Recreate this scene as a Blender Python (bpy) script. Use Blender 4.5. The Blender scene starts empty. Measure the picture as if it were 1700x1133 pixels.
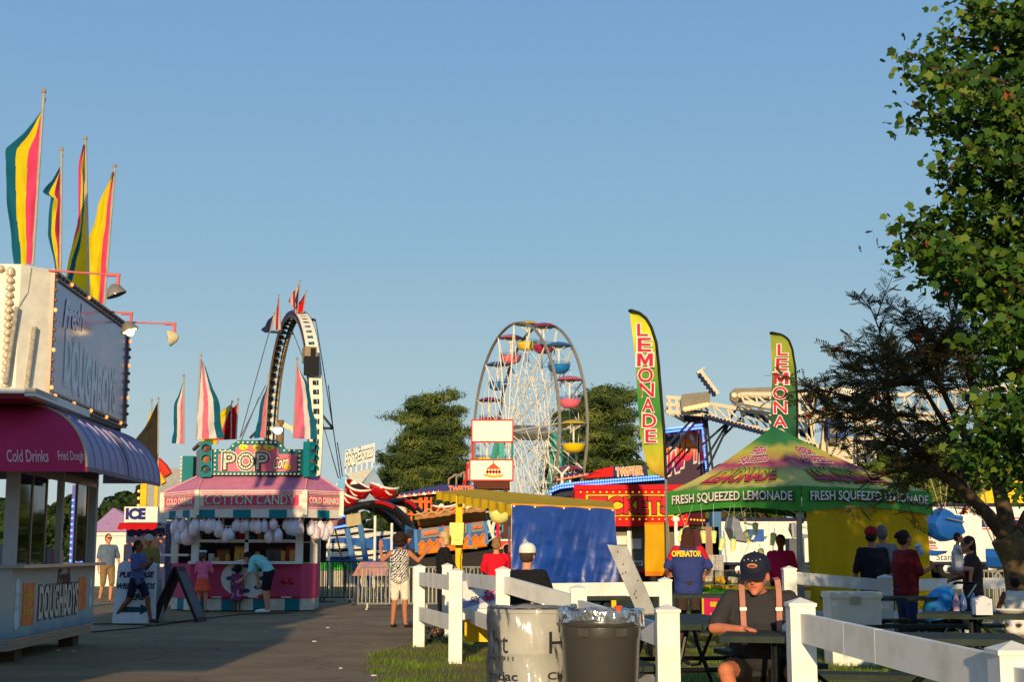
import bpy, math, random
import numpy as np
from mathutils import Vector as V, Matrix, noise
R = math.radians
random.seed(7); np.random.seed(7)
sc = bpy.context.scene
# ---------------------------------------------------------------- camera
CAMZ = 1.28; F = 2400.0; TH = math.atan(351.5/2400)
cd = bpy.data.cameras.new('camera'); cam = bpy.data.objects.new('camera', cd)
sc.collection.objects.link(cam); sc.camera = cam
cam.location = (0, 0, CAMZ); cam.rotation_euler = (math.pi/2+TH, 0, 0)
cd.sensor_width = 36; cd.lens = F/1700*36; cd.clip_start = .1; cd.clip_end = 3000
# ---------------------------------------------------------------- light
SUN_EL = R(11.5); SUN_AZ = R(4.0)      # sun low behind the camera, a little to the left
w = bpy.data.worlds.new('World'); sc.world = w; w.use_nodes = True
nt = w.node_tree; bg = nt.nodes['Background']
sky = nt.nodes.new('ShaderNodeTexSky'); sky.sky_type = 'NISHITA'; sky.sun_disc = False
sky.sun_elevation = SUN_EL; sky.sun_rotation = math.pi+SUN_AZ; sky.ozone_density = 2.0; sky.dust_density = .3
wtc = nt.nodes.new('ShaderNodeTexCoord'); wsp = nt.nodes.new('ShaderNodeSeparateXYZ'); nt.links.new(wtc.outputs['Generated'], wsp.inputs[0])
wr = nt.nodes.new('ShaderNodeValToRGB'); nt.links.new(wsp.outputs['Z'], wr.inputs[0])
for k, (p, c) in enumerate(((0.0, (.48, .59, .61)), (.07, (.435, .57, .63)), (.2, (.28, .47, .645)), (.38, (.18, .37, .635)), (1.0, (.06, .16, .40)))):
    e = wr.color_ramp.elements[k] if k < 2 else wr.color_ramp.elements.new(p); e.position = p; e.color = (*c, 1)
wsc = nt.nodes.new('ShaderNodeVectorMath'); wsc.operation = 'SCALE'; wsc.inputs['Scale'].default_value = .12; nt.links.new(sky.outputs[0], wsc.inputs[0])
wmn = nt.nodes.new('ShaderNodeVectorMath'); wmn.operation = 'MINIMUM'; wmn.inputs[1].default_value = (.9, .75, .6); nt.links.new(wsc.outputs[0], wmn.inputs[0])
wmx = nt.nodes.new('ShaderNodeMix'); wmx.data_type = 'RGBA'; wmx.inputs[0].default_value = .12
nt.links.new(wr.outputs[0], wmx.inputs[6]); nt.links.new(wmn.outputs[0], wmx.inputs[7]); nt.links.new(wmx.outputs[2], bg.inputs[0]); bg.inputs[1].default_value = 1.0
sl = bpy.data.lights.new('sun', 'SUN'); sl.energy = 5.0; sl.angle = R(.55); sl.color = (1, .76, .45)
so = bpy.data.objects.new('sun', sl); sc.collection.objects.link(so)
sdir = V((-math.sin(SUN_AZ)*math.cos(SUN_EL), -math.cos(SUN_AZ)*math.cos(SUN_EL), math.sin(SUN_EL)))
so.rotation_euler = sdir.to_track_quat('Z', 'Y').to_euler(); so.location = sdir*50
sc.view_settings.view_transform = 'Standard'; sc.view_settings.look = 'None'
sc.view_settings.exposure = 0.0; sc.view_settings.gamma = 1
sc.cycles.max_bounces = 6; sc.cycles.transparent_max_bounces = 8
# ---------------------------------------------------------------- helpers
def at(u, v, Y):
    d = V((u-850, F*math.cos(TH)-(566.5-v)*math.sin(TH), F*math.sin(TH)+(566.5-v)*math.cos(TH)))
    return V((0, 0, CAMZ))+d*(Y/d.y)
def gp(u, v):
    d = at(u, v, 1)-V((0, 0, CAMZ)); return at(u, v, -CAMZ/d.z)
def X(u, Y, v=918): return at(u, v, Y).x
def Z(v, Y): return at(850, v, Y).z
def lin(c):
    return tuple(((x/255)/12.92 if x <= 10 else (((x/255)+.055)/1.055)**2.4) for x in c)
_M = {}
def M(name, rgb, rough=.6, metal=0., var=.12, scale=6., bump=0., bscale=30., emit=0, trans=0, coat=0, rgb2=None, spec=.5, thr=None):
    if name in _M: return _M[name]
    m = bpy.data.materials.new(name); _M[name] = m; m.use_nodes = True
    t = m.node_tree; b = t.nodes['Principled BSDF']; c = lin(rgb)
    if not metal and not coat and rough >= .3: rough = .45+.5*rough; spec = spec*.6
    b.inputs['Roughness'].default_value = rough; b.inputs['Metallic'].default_value = metal
    b.inputs['Specular IOR Level'].default_value = spec
    tc = t.nodes.new('ShaderNodeTexCoord')
    n = t.nodes.new('ShaderNodeTexNoise'); n.inputs['Scale'].default_value = scale; n.inputs['Detail'].default_value = 6
    t.links.new(tc.outputs['Object'], n.inputs['Vector'])
    r = t.nodes.new('ShaderNodeValToRGB'); t.links.new(n.outputs[0], r.inputs[0])
    lo, hi = thr or (.3, .72)
    r.color_ramp.elements[0].position = lo; r.color_ramp.elements[1].position = hi
    c2 = lin(rgb2) if rgb2 else tuple(min(1, x*(1+var)) for x in c)
    c1 = c if rgb2 else tuple(x*(1-var) for x in c)
    r.color_ramp.elements[0].color = (*c1, 1); r.color_ramp.elements[1].color = (*c2, 1)
    t.links.new(r.outputs[0], b.inputs['Base Color'])
    if bump:
        n2 = t.nodes.new('ShaderNodeTexNoise'); n2.inputs['Scale'].default_value = bscale; n2.inputs['Detail'].default_value = 4
        t.links.new(tc.outputs['Object'], n2.inputs['Vector'])
        bp = t.nodes.new('ShaderNodeBump'); bp.inputs['Strength'].default_value = bump; bp.inputs['Distance'].default_value = .02
        t.links.new(n2.outputs[0], bp.inputs['Height']); t.links.new(bp.outputs[0], b.inputs['Normal'])
    if emit:
        b.inputs['Emission Color'].default_value = (*c, 1); b.inputs['Emission Strength'].default_value = emit
    if coat: b.inputs['Coat Weight'].default_value = coat
    if trans: b.inputs['Transmission Weight'].default_value = trans
    return m
def Mcloth(name, rgb, tr=.35, rough=.75, var=.1, bump=.3, bscale=6):
    """thin cloth or film that lets some light through"""
    if name in _M: return _M[name]
    m = M(name, rgb, rough, var=var, scale=4, bump=bump, bscale=bscale); t = m.node_tree
    b = t.nodes['Principled BSDF']; out = t.nodes['Material Output']
    tl = t.nodes.new('ShaderNodeBsdfTranslucent'); tl.inputs[0].default_value = (*lin(rgb), 1)
    mx = t.nodes.new('ShaderNodeMixShader'); mx.inputs[0].default_value = tr
    t.links.new(b.outputs[0], mx.inputs[1]); t.links.new(tl.outputs[0], mx.inputs[2]); t.links.new(mx.outputs[0], out.inputs[0])
    return m
def Mgrad(name, stops, axis='Z', z0=0, z1=1, rough=.6, nz=.0, coat=0):
    """painted colour bands along an object axis (a printed or sprayed design)"""
    if name in _M: return _M[name]
    m = M(name, (128, 128, 128), rough, coat=coat); t = m.node_tree; b = t.nodes['Principled BSDF']
    tc = t.nodes['Texture Coordinate']; sp = t.nodes.new('ShaderNodeSeparateXYZ'); t.links.new(tc.outputs['Object'], sp.inputs[0])
    mr = t.nodes.new('ShaderNodeMapRange'); mr.inputs[1].default_value = z0; mr.inputs[2].default_value = z1
    t.links.new(sp.outputs[axis], mr.inputs[0])
    n = t.nodes['Noise Texture']; n.inputs['Scale'].default_value = 2.2
    ma = t.nodes.new('ShaderNodeMath'); ma.operation = 'MULTIPLY_ADD'; ma.inputs[1].default_value = nz; 
    t.links.new(n.outputs[0], ma.inputs[0]); t.links.new(mr.outputs[0], ma.inputs[2])
    s2 = t.nodes.new('ShaderNodeMath'); s2.operation = 'SUBTRACT'; s2.inputs[1].default_value = nz*.5; t.links.new(ma.outputs[0], s2.inputs[0])
    r = t.nodes.new('ShaderNodeValToRGB'); t.links.new(s2.outputs[0], r.inputs[0])
    while len(r.color_ramp.elements) < len(stops): r.color_ramp.elements.new(.5)
    for e, (p, c) in zip(r.color_ramp.elements, stops): e.position = p; e.color = (*lin(c), 1)
    t.links.new(r.outputs[0], b.inputs['Base Color'])
    return m
def glass(name='window_glass', tint=(225, 232, 235), crinkle=0, milk=0):
    if name in _M: return _M[name]
    m = M(name, tint, .05); t = m.node_tree; out = t.nodes['Material Output']; b = t.nodes['Principled BSDF']
    b.inputs['Base Color'].default_value = (.02, .02, .02, 1)
    for l in list(b.inputs['Base Color'].links): t.links.remove(l)
    tr = t.nodes.new('ShaderNodeBsdfTransparent'); tr.inputs[0].default_value = (*lin(tint), 1)
    fr = t.nodes.new('ShaderNodeFresnel'); fr.inputs[0].default_value = 1.5
    mx = t.nodes.new('ShaderNodeMixShader'); ma = t.nodes.new('ShaderNodeMath'); ma.operation = 'ADD'; ma.inputs[1].default_value = .06
    gl = t.nodes.new('ShaderNodeBsdfGlossy'); gl.inputs['Roughness'].default_value = .04
    t.links.new(fr.outputs[0], ma.inputs[0]); t.links.new(ma.outputs[0], mx.inputs[0])
    if crinkle:
        tc = t.nodes['Texture Coordinate']; vo = t.nodes.new('ShaderNodeTexNoise'); vo.inputs['Scale'].default_value = crinkle; vo.inputs['Detail'].default_value = 3; vo.inputs['Distortion'].default_value = 1.2
        mp = t.nodes.new('ShaderNodeMapping'); mp.inputs['Scale'].default_value = (1, 1, .45); mp.inputs['Rotation'].default_value = (.3, .4, 0); t.links.new(tc.outputs['Object'], mp.inputs[0]); t.links.new(mp.outputs[0], vo.inputs['Vector'])
        bp = t.nodes.new('ShaderNodeBump'); bp.inputs['Strength'].default_value = 1; bp.inputs['Distance'].default_value = .015; t.links.new(vo.outputs[0], bp.inputs['Height']); t.links.new(bp.outputs[0], gl.inputs['Normal']); t.links.new(bp.outputs[0], fr.inputs['Normal'])
        ma.inputs[1].default_value = .02
    if milk:
        df = t.nodes.new('ShaderNodeBsdfDiffuse'); df.inputs[0].default_value = (.8, .8, .78, 1); m2 = t.nodes.new('ShaderNodeMixShader'); m2.inputs[0].default_value = milk
        t.links.new(tr.outputs[0], m2.inputs[1]); t.links.new(df.outputs[0], m2.inputs[2]); t.links.new(m2.outputs[0], mx.inputs[1])
    else: t.links.new(tr.outputs[0], mx.inputs[1])
    t.links.new(gl.outputs[0], mx.inputs[2]); t.links.new(mx.outputs[0], out.inputs[0])
    return m
def link(o, parent=None):
    sc.collection.objects.link(o)
    if parent is not None: o.parent = parent
    return o
def thing(name, label, cat, loc=(0, 0, 0), rz=0, group=None, kind=None):
    o = bpy.data.objects.new(name, None); link(o); o.location = loc; o.rotation_euler = (0, 0, rz); o.empty_display_size = .2
    return tag(o, label, cat, group, kind)
def tag(o, label=None, cat=None, group=None, kind=None):
    if label: o['label'] = label
    if cat: o['category'] = cat
    if group: o['group'] = group
    if kind: o['kind'] = kind
    return o
def copy_tree(o, parent=None):
    c = o.copy(); sc.collection.objects.link(c)
    if parent is not None: c.parent = parent
    for ch in list(o.children): copy_tree(ch, c)
    return c
_T = {}
def text2d(s, bold=.02, shear=0):
    k = (s, bold, shear)
    if k in _T: return _T[k]
    if s in 'MW':       # drawn by hand: the font's M and W clog when thickened
        if bold > .05: p = [(-.11, -.09), (-.11, 1.09), (.33, 1.09), (.5, .72), (.67, 1.09), (1.11, 1.09), (1.11, -.09), (.66, -.09), (.66, .1), (.34, .1), (.34, -.09)]
        else: p = [(0, 0), (0, 1), (.28, 1), (.5, .46), (.72, 1), (1, 1), (1, 0), (.77, 0), (.77, .6), (.58, .14), (.42, .14), (.23, .6), (.23, 0)]
        if s == 'W': p = [(a, 1-b) for a, b in p][::-1]
        _T[k] = (p, [tuple(range(len(p)))[::-1]]); return _T[k]
    cu = bpy.data.curves.new('t', 'FONT'); cu.body = s; cu.offset = bold; cu.shear = shear; cu.resolution_u = 3
    o = bpy.data.objects.new('t', cu); sc.collection.objects.link(o)
    dg = bpy.context.evaluated_depsgraph_get(); me = bpy.data.meshes.new_from_object(o.evaluated_get(dg))
    vs = [tuple(v.co) for v in me.vertices]; fs = [tuple(p.vertices) for p in me.polygons]
    bpy.data.objects.remove(o); bpy.data.curves.remove(cu); bpy.data.meshes.remove(me)
    xs = [v[0] for v in vs]; ys = [v[1] for v in vs]
    x0, x1 = min(xs)+bold, max(xs)-bold; y0, y1 = min(ys)+bold, max(ys)-bold
    r = ([((v[0]-x0)/(x1-x0), (v[1]-y0)/(y1-y0)) for v in vs], fs); _T[k] = r
    return r
def orth(d):
    d = d.normalized(); a = V((0, 0, 1)) if abs(d.z) < .9 else V((1, 0, 0))
    x = d.cross(a).normalized(); return x, x.cross(d).normalized()
class MB:
    def __init__(s): s.v = []; s.f = []; s.m = []; s.k = [0]
    def cut(s): s.k.append(len(s.f)); return s
    def split(s, name, mats, parent=None, smooth=False):
        ks = sorted(set(s.k+[len(s.f)])); out = []
        for a, b in zip(ks, ks[1:]):
            q = MB(); idx = {}
            for f in s.f[a:b]:
                for i in f:
                    if i not in idx: idx[i] = len(q.v); q.v.append(s.v[i])
                q.f.append(tuple(idx[i] for i in f))
            q.m = s.m[a:b]; out.append(q.build(name, mats, parent, smooth))
        return out
    def add(s, vs, fs, mi=0):
        n = len(s.v); s.v += [tuple(p) for p in vs]; s.f += [tuple(i+n for i in f) for f in fs]; s.m += [mi]*len(fs); return s
    def box(s, c, sz, rz=0, mi=0, rot=None):
        c = V(c); h = V(sz)/2; mt = rot or Matrix.Rotation(rz, 3, 'Z')
        vs = [c+mt@V((h.x*a, h.y*b, h.z*d)) for a in (-1, 1) for b in (-1, 1) for d in (-1, 1)]
        return s.add(vs, [(0, 1, 3, 2), (4, 6, 7, 5), (0, 4, 5, 1), (2, 3, 7, 6), (0, 2, 6, 4), (1, 5, 7, 3)], mi)
    def bb(s, a, b, mi=0):
        a = V(a); b = V(b); return s.box((a+b)/2, b-a, mi=mi)
    def beam(s, a, b, w, h=None, mi=0, up=None):
        a = V(a); b = V(b); h = h or w; d = (b-a).normalized()
        up = V(up) if up else (V((0, 0, 1)) if abs(d.z) < .95 else V((0, 1, 0)))
        x = d.cross(up).normalized()*w/2; y = x.cross(d).normalized()*h/2
        vs = [p+x*i+y*j for p in (a, b) for i, j in ((-1, -1), (1, -1), (1, 1), (-1, 1))]
        return s.add(vs, [(3, 2, 1, 0), (4, 5, 6, 7), (0, 1, 5, 4), (1, 2, 6, 5), (2, 3, 7, 6), (3, 0, 4, 7)], mi)
    def tube(s, pts, r, n=8, mi=0, closed=False):
        pts = [V(p) for p in pts]; N = len(pts); rs = r if isinstance(r, (list, tuple)) else [r]*N
        vs = []; x = None
        for i, p in enumerate(pts):
            if closed: d = pts[(i+1) % N]-pts[i-1]
            else: d = pts[min(i+1, N-1)]-pts[max(i-1, 0)]
            d = d.normalized() if d.length > 1e-9 else V((0, 0, 1))
            if x is None: x = orth(d)[0]
            else:
                x = x-d*x.dot(d); x = x.normalized() if x.length > 1e-6 else orth(d)[0]
            y = d.cross(x)
            for k in range(n):
                a = 2*math.pi*k/n; vs.append(p+(x*math.cos(a)+y*math.sin(a))*rs[i])
        fs = []
        for i in range(N if closed else N-1):
            j = (i+1) % N
            for k in range(n):
                l = (k+1) % n; fs.append((i*n+k, i*n+l, j*n+l, j*n+k))
        if not closed: fs += [tuple(range(n))[::-1], tuple((N-1)*n+k for k in range(n))]
        return s.add(vs, fs, mi)
    def lathe(s, prof, c=(0, 0, 0), n=24, mi=0, caps=True, rot=None, sx=1, sy=1, a0=0, a1=2*math.pi):
        c = V(c); rot = rot or Matrix.Identity(3); full = abs(a1-a0-2*math.pi) < 1e-6; k = n if full else n+1; vs = []
        for r, z in prof:
            for i in range(k):
                a = a0+(a1-a0)*i/n; vs.append(c+rot@V((r*math.cos(a)*sx, r*math.sin(a)*sy, z)))
        fs = []
        for j in range(len(prof)-1):
            for i in range(n):
                l = (i+1) % k; fs.append((j*k+i, j*k+l, (j+1)*k+l, (j+1)*k+i))
        if caps and full: fs += [tuple(range(k))[::-1], tuple((len(prof)-1)*k+i for i in range(k))]
        return s.add(vs, fs, mi)
    def ell(s, c, r, n=12, m=8, mi=0, rot=None, nz=0, ns=5):
        c = V(c); r = (r, r, r) if not hasattr(r, '__len__') else r; rot = rot or Matrix.Identity(3); vs = []
        for j in range(1, m):
            t = math.pi*j/m
            for i in range(n):
                a = 2*math.pi*i/n; q = V((math.sin(t)*math.cos(a), math.sin(t)*math.sin(a), math.cos(t)))
                k = 1+(nz*noise.noise(q*ns+c) if nz else 0); vs.append(c+rot@V((q.x*r[0]*k, q.y*r[1]*k, q.z*r[2]*k)))
        vs += [c+rot@V((0, 0, r[2])), c+rot@V((0, 0, -r[2]))]; T = len(vs)-2; B = T+1; fs = []
        for j in range(m-2):
            for i in range(n):
                l = (i+1) % n; fs.append((j*n+i, (j+1)*n+i, (j+1)*n+l, j*n+l))
        for i in range(n):
            l = (i+1) % n; fs += [(T, i, l), (B, (m-2)*n+l, (m-2)*n+i)]
        return s.add(vs, fs, mi)
    def cap(s, a, b, ra, rb, n=10):
        a = V(a); b = V(b)
        s.ell(a, ra, n, 8); s.ell(b, rb, n, 8)
        if (b-a).length > 1e-4: s.tube([a, b], [ra, rb], n)
        return s
    def ext(s, poly, vec, mi=0, side=None):
        poly = [V(p) for p in poly]; vec = V(vec); n = len(poly)
        vs = poly+[p+vec for p in poly]
        s.add(vs, [tuple(range(n))[::-1], tuple(range(n, 2*n))], mi)
        k = len(s.v)-2*n
        s.f += [(i+k, (i+1) % n+k, (i+1) % n+n+k, i+n+k) for i in range(n)]; s.m += [mi if side is None else side]*n
        return s
    def grid(s, fn, nu, nv, mi=0, mf=None):
        vs = [fn(i/nu, j/nv) for j in range(nv+1) for i in range(nu+1)]; k = nu+1
        n = len(s.v); s.v += [tuple(p) for p in vs]
        for j in range(nv):
            for i in range(nu):
                s.f.append(tuple(n+q for q in (j*k+i, j*k+i+1, (j+1)*k+i+1, (j+1)*k+i))); s.m.append(mf((i+.5)/nu, (j+.5)/nv) if mf else mi)
        return s
    def loft(s, rings, mi=0):
        n = len(rings[0]); vs = [p for r in rings for p in r]; fs = []
        for j in range(len(rings)-1):
            for i in range(n):
                l = (i+1) % n; fs.append((j*n+i, j*n+l, (j+1)*n+l, (j+1)*n+i))
        fs += [tuple(range(n))[::-1], tuple((len(rings)-1)*n+i for i in range(n))]
        return s.add(vs, fs, mi)
    def text(s, t, fn, mi=0, bold=.02, shear=0):
        vs, fs = text2d(t, bold, shear); return s.add([fn(a, b) for a, b in vs], fs, mi)
    def flat(s, t, o, x, y, mi=0, bold=.02, shear=0, omi=None, ob=.06, lift=.004):
        """text in the rectangle with lower-left corner o and sides x, y; omi = outline material"""
        o = V(o); x = V(x); y = V(y); nrm = x.cross(y).normalized(); s.cut()
        if omi is not None: s.text(t, lambda a, b: o+x*a+y*b+nrm*lift, omi, ob, shear)
        return s.text(t, lambda a, b: o+x*a+y*b+nrm*(lift*(2 if omi is not None else 1)), mi, bold, shear)
    def build(s, name, mats, parent=None, smooth=False, label=None):
        me = bpy.data.meshes.new(name); me.from_pydata(s.v, [], s.f)
        if not isinstance(mats, (list, tuple)): mats = [mats]
        for m in mats: me.materials.append(m)
        if len(mats) > 1: me.polygons.foreach_set('material_index', s.m)
        if smooth:
            me.polygons.foreach_set('use_smooth', [True]*len(s.f))
            me.update(); me.set_sharp_from_angle(angle=R(42))
        me.update(); o = bpy.data.objects.new(name, me); link(o, parent)
        if label: o['label'] = label
        return o
def child(name, mesh_obj_or_mesh, parent, loc=(0, 0, 0), rot=(0, 0, 0), scale=(1, 1, 1)):
    me = getattr(mesh_obj_or_mesh, 'data', mesh_obj_or_mesh); o = bpy.data.objects.new(name, me); link(o, parent)
    o.location = loc; o.rotation_euler = rot; o.scale = scale; return o
def remesh(mb, name, mats, parent, vox=.01, it=2, disp=0):
    me = bpy.data.meshes.new('tmp'); me.from_pydata(mb.v, [], mb.f); o = bpy.data.objects.new('tmp', me); sc.collection.objects.link(o)
    md = o.modifiers.new('r', 'REMESH'); md.mode = 'VOXEL'; md.voxel_size = vox
    sm = o.modifiers.new('s', 'SMOOTH'); sm.iterations = it; sm.factor = .5
    dg = bpy.context.evaluated_depsgraph_get(); m2 = bpy.data.meshes.new_from_object(o.evaluated_get(dg))
    bpy.data.objects.remove(o); bpy.data.meshes.remove(me); m2.name = name
    if disp:
        n = len(m2.vertices); co = np.empty(n*3); m2.vertices.foreach_get('co', co); no = np.empty(n*3); m2.vertices.foreach_get('normal', no)
        co = co.reshape(-1, 3); no = no.reshape(-1, 3)
        d = np.array([noise.noise(V((p[0]*9, p[1]*9, p[2]*14)))+.5*noise.noise(V((p[0]*25, p[1]*25, p[2]*25))) for p in co])
        co += no*(d*disp)[:, None]; m2.vertices.foreach_set('co', co.ravel())
    m2.materials.clear()
    for m in (mats if isinstance(mats, (list, tuple)) else [mats]): m2.materials.append(m)
    m2.polygons.foreach_set('use_smooth', [True]*len(m2.polygons)); m2.polygons.foreach_set('material_index', [0]*len(m2.polygons)); m2.update()
    return link(bpy.data.objects.new(name, m2), parent)
def many(name, C, A, B, S, shape, mats, parent=None, mi=None, rnd=None):
    """N small flat polygons (leaves, needles, blades): centre C, in-plane axes A, B, size S"""
    C = np.asarray(C, float); A = np.asarray(A, float); B = np.asarray(B, float); S = np.asarray(S, float); sh = np.asarray(shape, float)
    N, k = len(C), len(sh)
    P = C[:, None, :]+S[:, None, None]*(A[:, None, :]*sh[None, :, 0, None]+B[:, None, :]*sh[None, :, 1, None])
    if sh.shape[1] > 2:
        nn = np.cross(A, B); P = P+S[:, None, None]*nn[:, None, :]*sh[None, :, 2, None]
    me = bpy.data.meshes.new(name); me.vertices.add(N*k); me.vertices.foreach_set('co', P.ravel())
    me.loops.add(N*k); me.loops.foreach_set('vertex_index', np.arange(N*k, dtype=np.int32))
    me.polygons.add(N); me.polygons.foreach_set('loop_start', np.arange(0, N*k, k, dtype=np.int32))
    try: me.polygons.foreach_set('loop_total', np.full(N, k, dtype=np.int32))
    except Exception: pass
    for m in (mats if isinstance(mats, (list, tuple)) else [mats]): me.materials.append(m)
    if mi is not None: me.polygons.foreach_set('material_index', np.asarray(mi, dtype=np.int32))
    a = me.attributes.new('rnd', 'FLOAT', 'FACE'); a.data.foreach_set('value', np.random.rand(N) if rnd is None else rnd)
    me.update(calc_edges=True); return link(bpy.data.objects.new(name, me), parent)
def Mleaf(name, cols, tr=.35, rough=.5):
    if name in _M: return _M[name]
    m = M(name, cols[0], rough); t = m.node_tree; b = t.nodes['Principled BSDF']; out = t.nodes['Material Output']
    a = t.nodes.new('ShaderNodeAttribute'); a.attribute_name = 'rnd'
    r = t.nodes.new('ShaderNodeValToRGB'); t.links.new(a.outputs['Fac'], r.inputs[0])
    while len(r.color_ramp.elements) < len(cols): r.color_ramp.elements.new(.5)
    for i, c in enumerate(cols): e = r.color_ramp.elements[i]; e.position = i/(len(cols)-1); e.color = (*lin(c), 1)
    t.links.new(r.outputs[0], b.inputs['Base Color'])
    tl = t.nodes.new('ShaderNodeBsdfTranslucent'); t.links.new(r.outputs[0], tl.inputs[0])
    mx = t.nodes.new('ShaderNodeMixShader'); mx.inputs[0].default_value = tr
    t.links.new(b.outputs[0], mx.inputs[1]); t.links.new(tl.outputs[0], mx.inputs[2]); t.links.new(mx.outputs[0], out.inputs[0])
    return m
# common materials
WHITE = M('white_paint', (226, 222, 210), .5, var=.06, bump=.1, bscale=12)
VINYL = M('white_vinyl', (234, 231, 222), .42, rgb2=(206, 200, 184), thr=(.5, .8), scale=4, bump=.05, bscale=20)
STEEL = M('galvanised_steel', (150, 150, 148), .4, .7)
ALU = M('aluminium_trim', (170, 170, 168), .35, .8)
BLACK = M('black_paint', (18, 18, 20), .45)
DARK = M('dark_interior', (40, 34, 30), .8, rgb2=(62, 52, 44))
RED = M('red_paint', (196, 10, 18), .6, var=.08)
YEL = M('yellow_paint', (240, 190, 10), .4, var=.06)
ORANGE = M('orange_paint', (232, 118, 20), .4, var=.12, scale=3)
BLUE = M('blue_paint', (24, 70, 150), .4)
TEAL = M('teal_paint', (20, 120, 122), .4)
PINK = M('pink_paint', (232, 120, 140), .4, var=.08)
GLASS = glass()
BULB = M('warm_bulb_glass', (230, 190, 130), .2, emit=.35)
BULBON = M('lit_amber_bulb', (250, 160, 80), .2, emit=1.6)
LED = M('lit_blue_lamps', (90, 130, 255), .3, emit=3)
# ================================================================ ground
def ground():
    g = MB(); g.grid(lambda a, b: V((-700+1400*a, -150+1500*b, 0)), 8, 8)
    m = M('dry_grass_soil', (96, 96, 40), .95, rgb2=(138, 118, 70), scale=.55, bump=.5, bscale=14)
    tag(g.build('ground', m), kind='structure')
    edge = [(-60, -30), (-.9, -30), (-.9, 10), (-1.2, 14.3), (-1.62, 16.4), (-1.8, 18.4), (-1.5, 20.2), (-.95, 23.3), (-.3, 27), (-.4, 37), (-3.5, 38.6), (-9, 39), (-14, 44), (-60, 46)]
    pts = []
    for i in range(len(edge)):
        a = V((*edge[i], 0)); b = V((*edge[(i+1) % len(edge)], 0)); n = max(1, int((b-a).length/.16)) if i in range(1, 12) else 1
        for k in range(n):
            p = a.lerp(b, k/n)
            if i in range(2, 12): p += V((noise.noise(p*3.1)*.12+noise.noise(p*9)*.06, noise.noise(p*3.7+V((9, 0, 0)))*.1, 0))
            pts.append((p.x, p.y, .004))
    g = MB(); g.add(pts, [tuple(range(len(pts)))])
    m = M('worn_asphalt', (150, 126, 92), .9, rgb2=(178, 152, 114), scale=1.1, bump=.6, bscale=60)
    t = m.node_tree; b = t.nodes['Principled BSDF']; r = t.nodes['Color Ramp']
    tc = t.nodes['Texture Coordinate']; n = t.nodes.new('ShaderNodeTexNoise'); n.inputs['Scale'].default_value = 45; n.inputs['Detail'].default_value = 3
    t.links.new(tc.outputs['Object'], n.inputs['Vector']); mx = t.nodes.new('ShaderNodeMix'); mx.data_type = 'RGBA'; mx.blend_type = 'MULTIPLY'; mx.inputs[0].default_value = .55
    t.links.new(r.outputs[0], mx.inputs[6]); t.links.new(n.outputs[0], mx.inputs[7]); t.links.new(mx.outputs[2], b.inputs['Base Color'])
    # cracks and darker patches worn into the asphalt
    vo = t.nodes.new('ShaderNodeTexVoronoi'); vo.feature = 'DISTANCE_TO_EDGE'; vo.inputs['Scale'].default_value = .55
    nw = t.nodes.new('ShaderNodeTexNoise'); nw.inputs['Scale'].default_value = 1.3; nw.inputs['Detail'].default_value = 5; t.links.new(tc.outputs['Object'], nw.inputs['Vector'])
    va = t.nodes.new('ShaderNodeVectorMath'); va.operation = 'MULTIPLY_ADD'; va.inputs[1].default_value = (.9, .9, .9); t.links.new(nw.outputs['Color'], va.inputs[0]); t.links.new(tc.outputs['Object'], va.inputs[2]); t.links.new(va.outputs[0], vo.inputs['Vector'])
    cr = t.nodes.new('ShaderNodeValToRGB'); cr.color_ramp.elements[0].color = (.62, .6, .57, 1); cr.color_ramp.elements[1].position = .022; cr.color_ramp.elements[1].color = (1, 1, 1, 1); t.links.new(vo.outputs['Distance'], cr.inputs[0])
    n3 = t.nodes.new('ShaderNodeTexNoise'); n3.inputs['Scale'].default_value = .35; n3.inputs['Detail'].default_value = 8; t.links.new(tc.outputs['Object'], n3.inputs['Vector'])
    r3 = t.nodes.new('ShaderNodeValToRGB'); r3.color_ramp.elements[0].position = .35; r3.color_ramp.elements[0].color = (.72, .7, .68, 1); r3.color_ramp.elements[1].position = .62; t.links.new(n3.outputs[0], r3.inputs[0])
    last = mx.outputs[2]
    for src in (cr, r3):
        m4 = t.nodes.new('ShaderNodeMix'); m4.data_type = 'RGBA'; m4.blend_type = 'MULTIPLY'; m4.inputs[0].default_value = .8; t.links.new(last, m4.inputs[6]); t.links.new(src.outputs[0], m4.inputs[7]); last = m4.outputs[2]
    t.links.new(last, b.inputs['Base Color'])
    tag(g.build('asphalt_road', m), kind='structure')
    for k, pts in enumerate((((-40, 1016), (60, 1040), (190, 1038), (262, 1041), (330, 1030), (400, 1022), (500, 1019)), ((150, 1052), (230, 1045), (300, 1034), (360, 1026)))):
        q = [gp(u, v)+V((0, 0, .014)) for u, v in pts]; S = []
        for i in range(len(q)-1):
            for j in range(6): p = q[i].lerp(q[i+1], j/6); S.append(p+V((0, .12*noise.noise(p*1.7), 0)))
        g2 = MB(); g2.tube(S, .012, 6); o = g2.build('power_cable', BLACK, None, True); tag(o, ('long black power cable lying on the asphalt past the sandwich board to the popcorn stand', 'shorter black cable on the asphalt in front of the sandwich board')[k], 'cable')
    # small litter and old paint flecks
    g = MB()
    for u, v in ((1170/2.07, 980+273/2.07), (912/2.07, 1051), (1125/2.07, 1044), (1285/2.07, 1124), (200/2.07, 1082), (250/2.07, 1083), (1080/2.07, 1067)):
        p = gp(u, v); g.ext([p+V((.03*math.cos(k)*random.uniform(.5, 1.2), .03*math.sin(k)*random.uniform(.5, 1.2), .006)) for k in (0, 1.2, 2.4, 3.6, 4.9)], (0, 0, .01))
    tag(g.build('litter', WHITE), kind='stuff')
    # grass blades where the lawn shows near the fence
    N = 170000; P = np.empty((0, 3))
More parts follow.
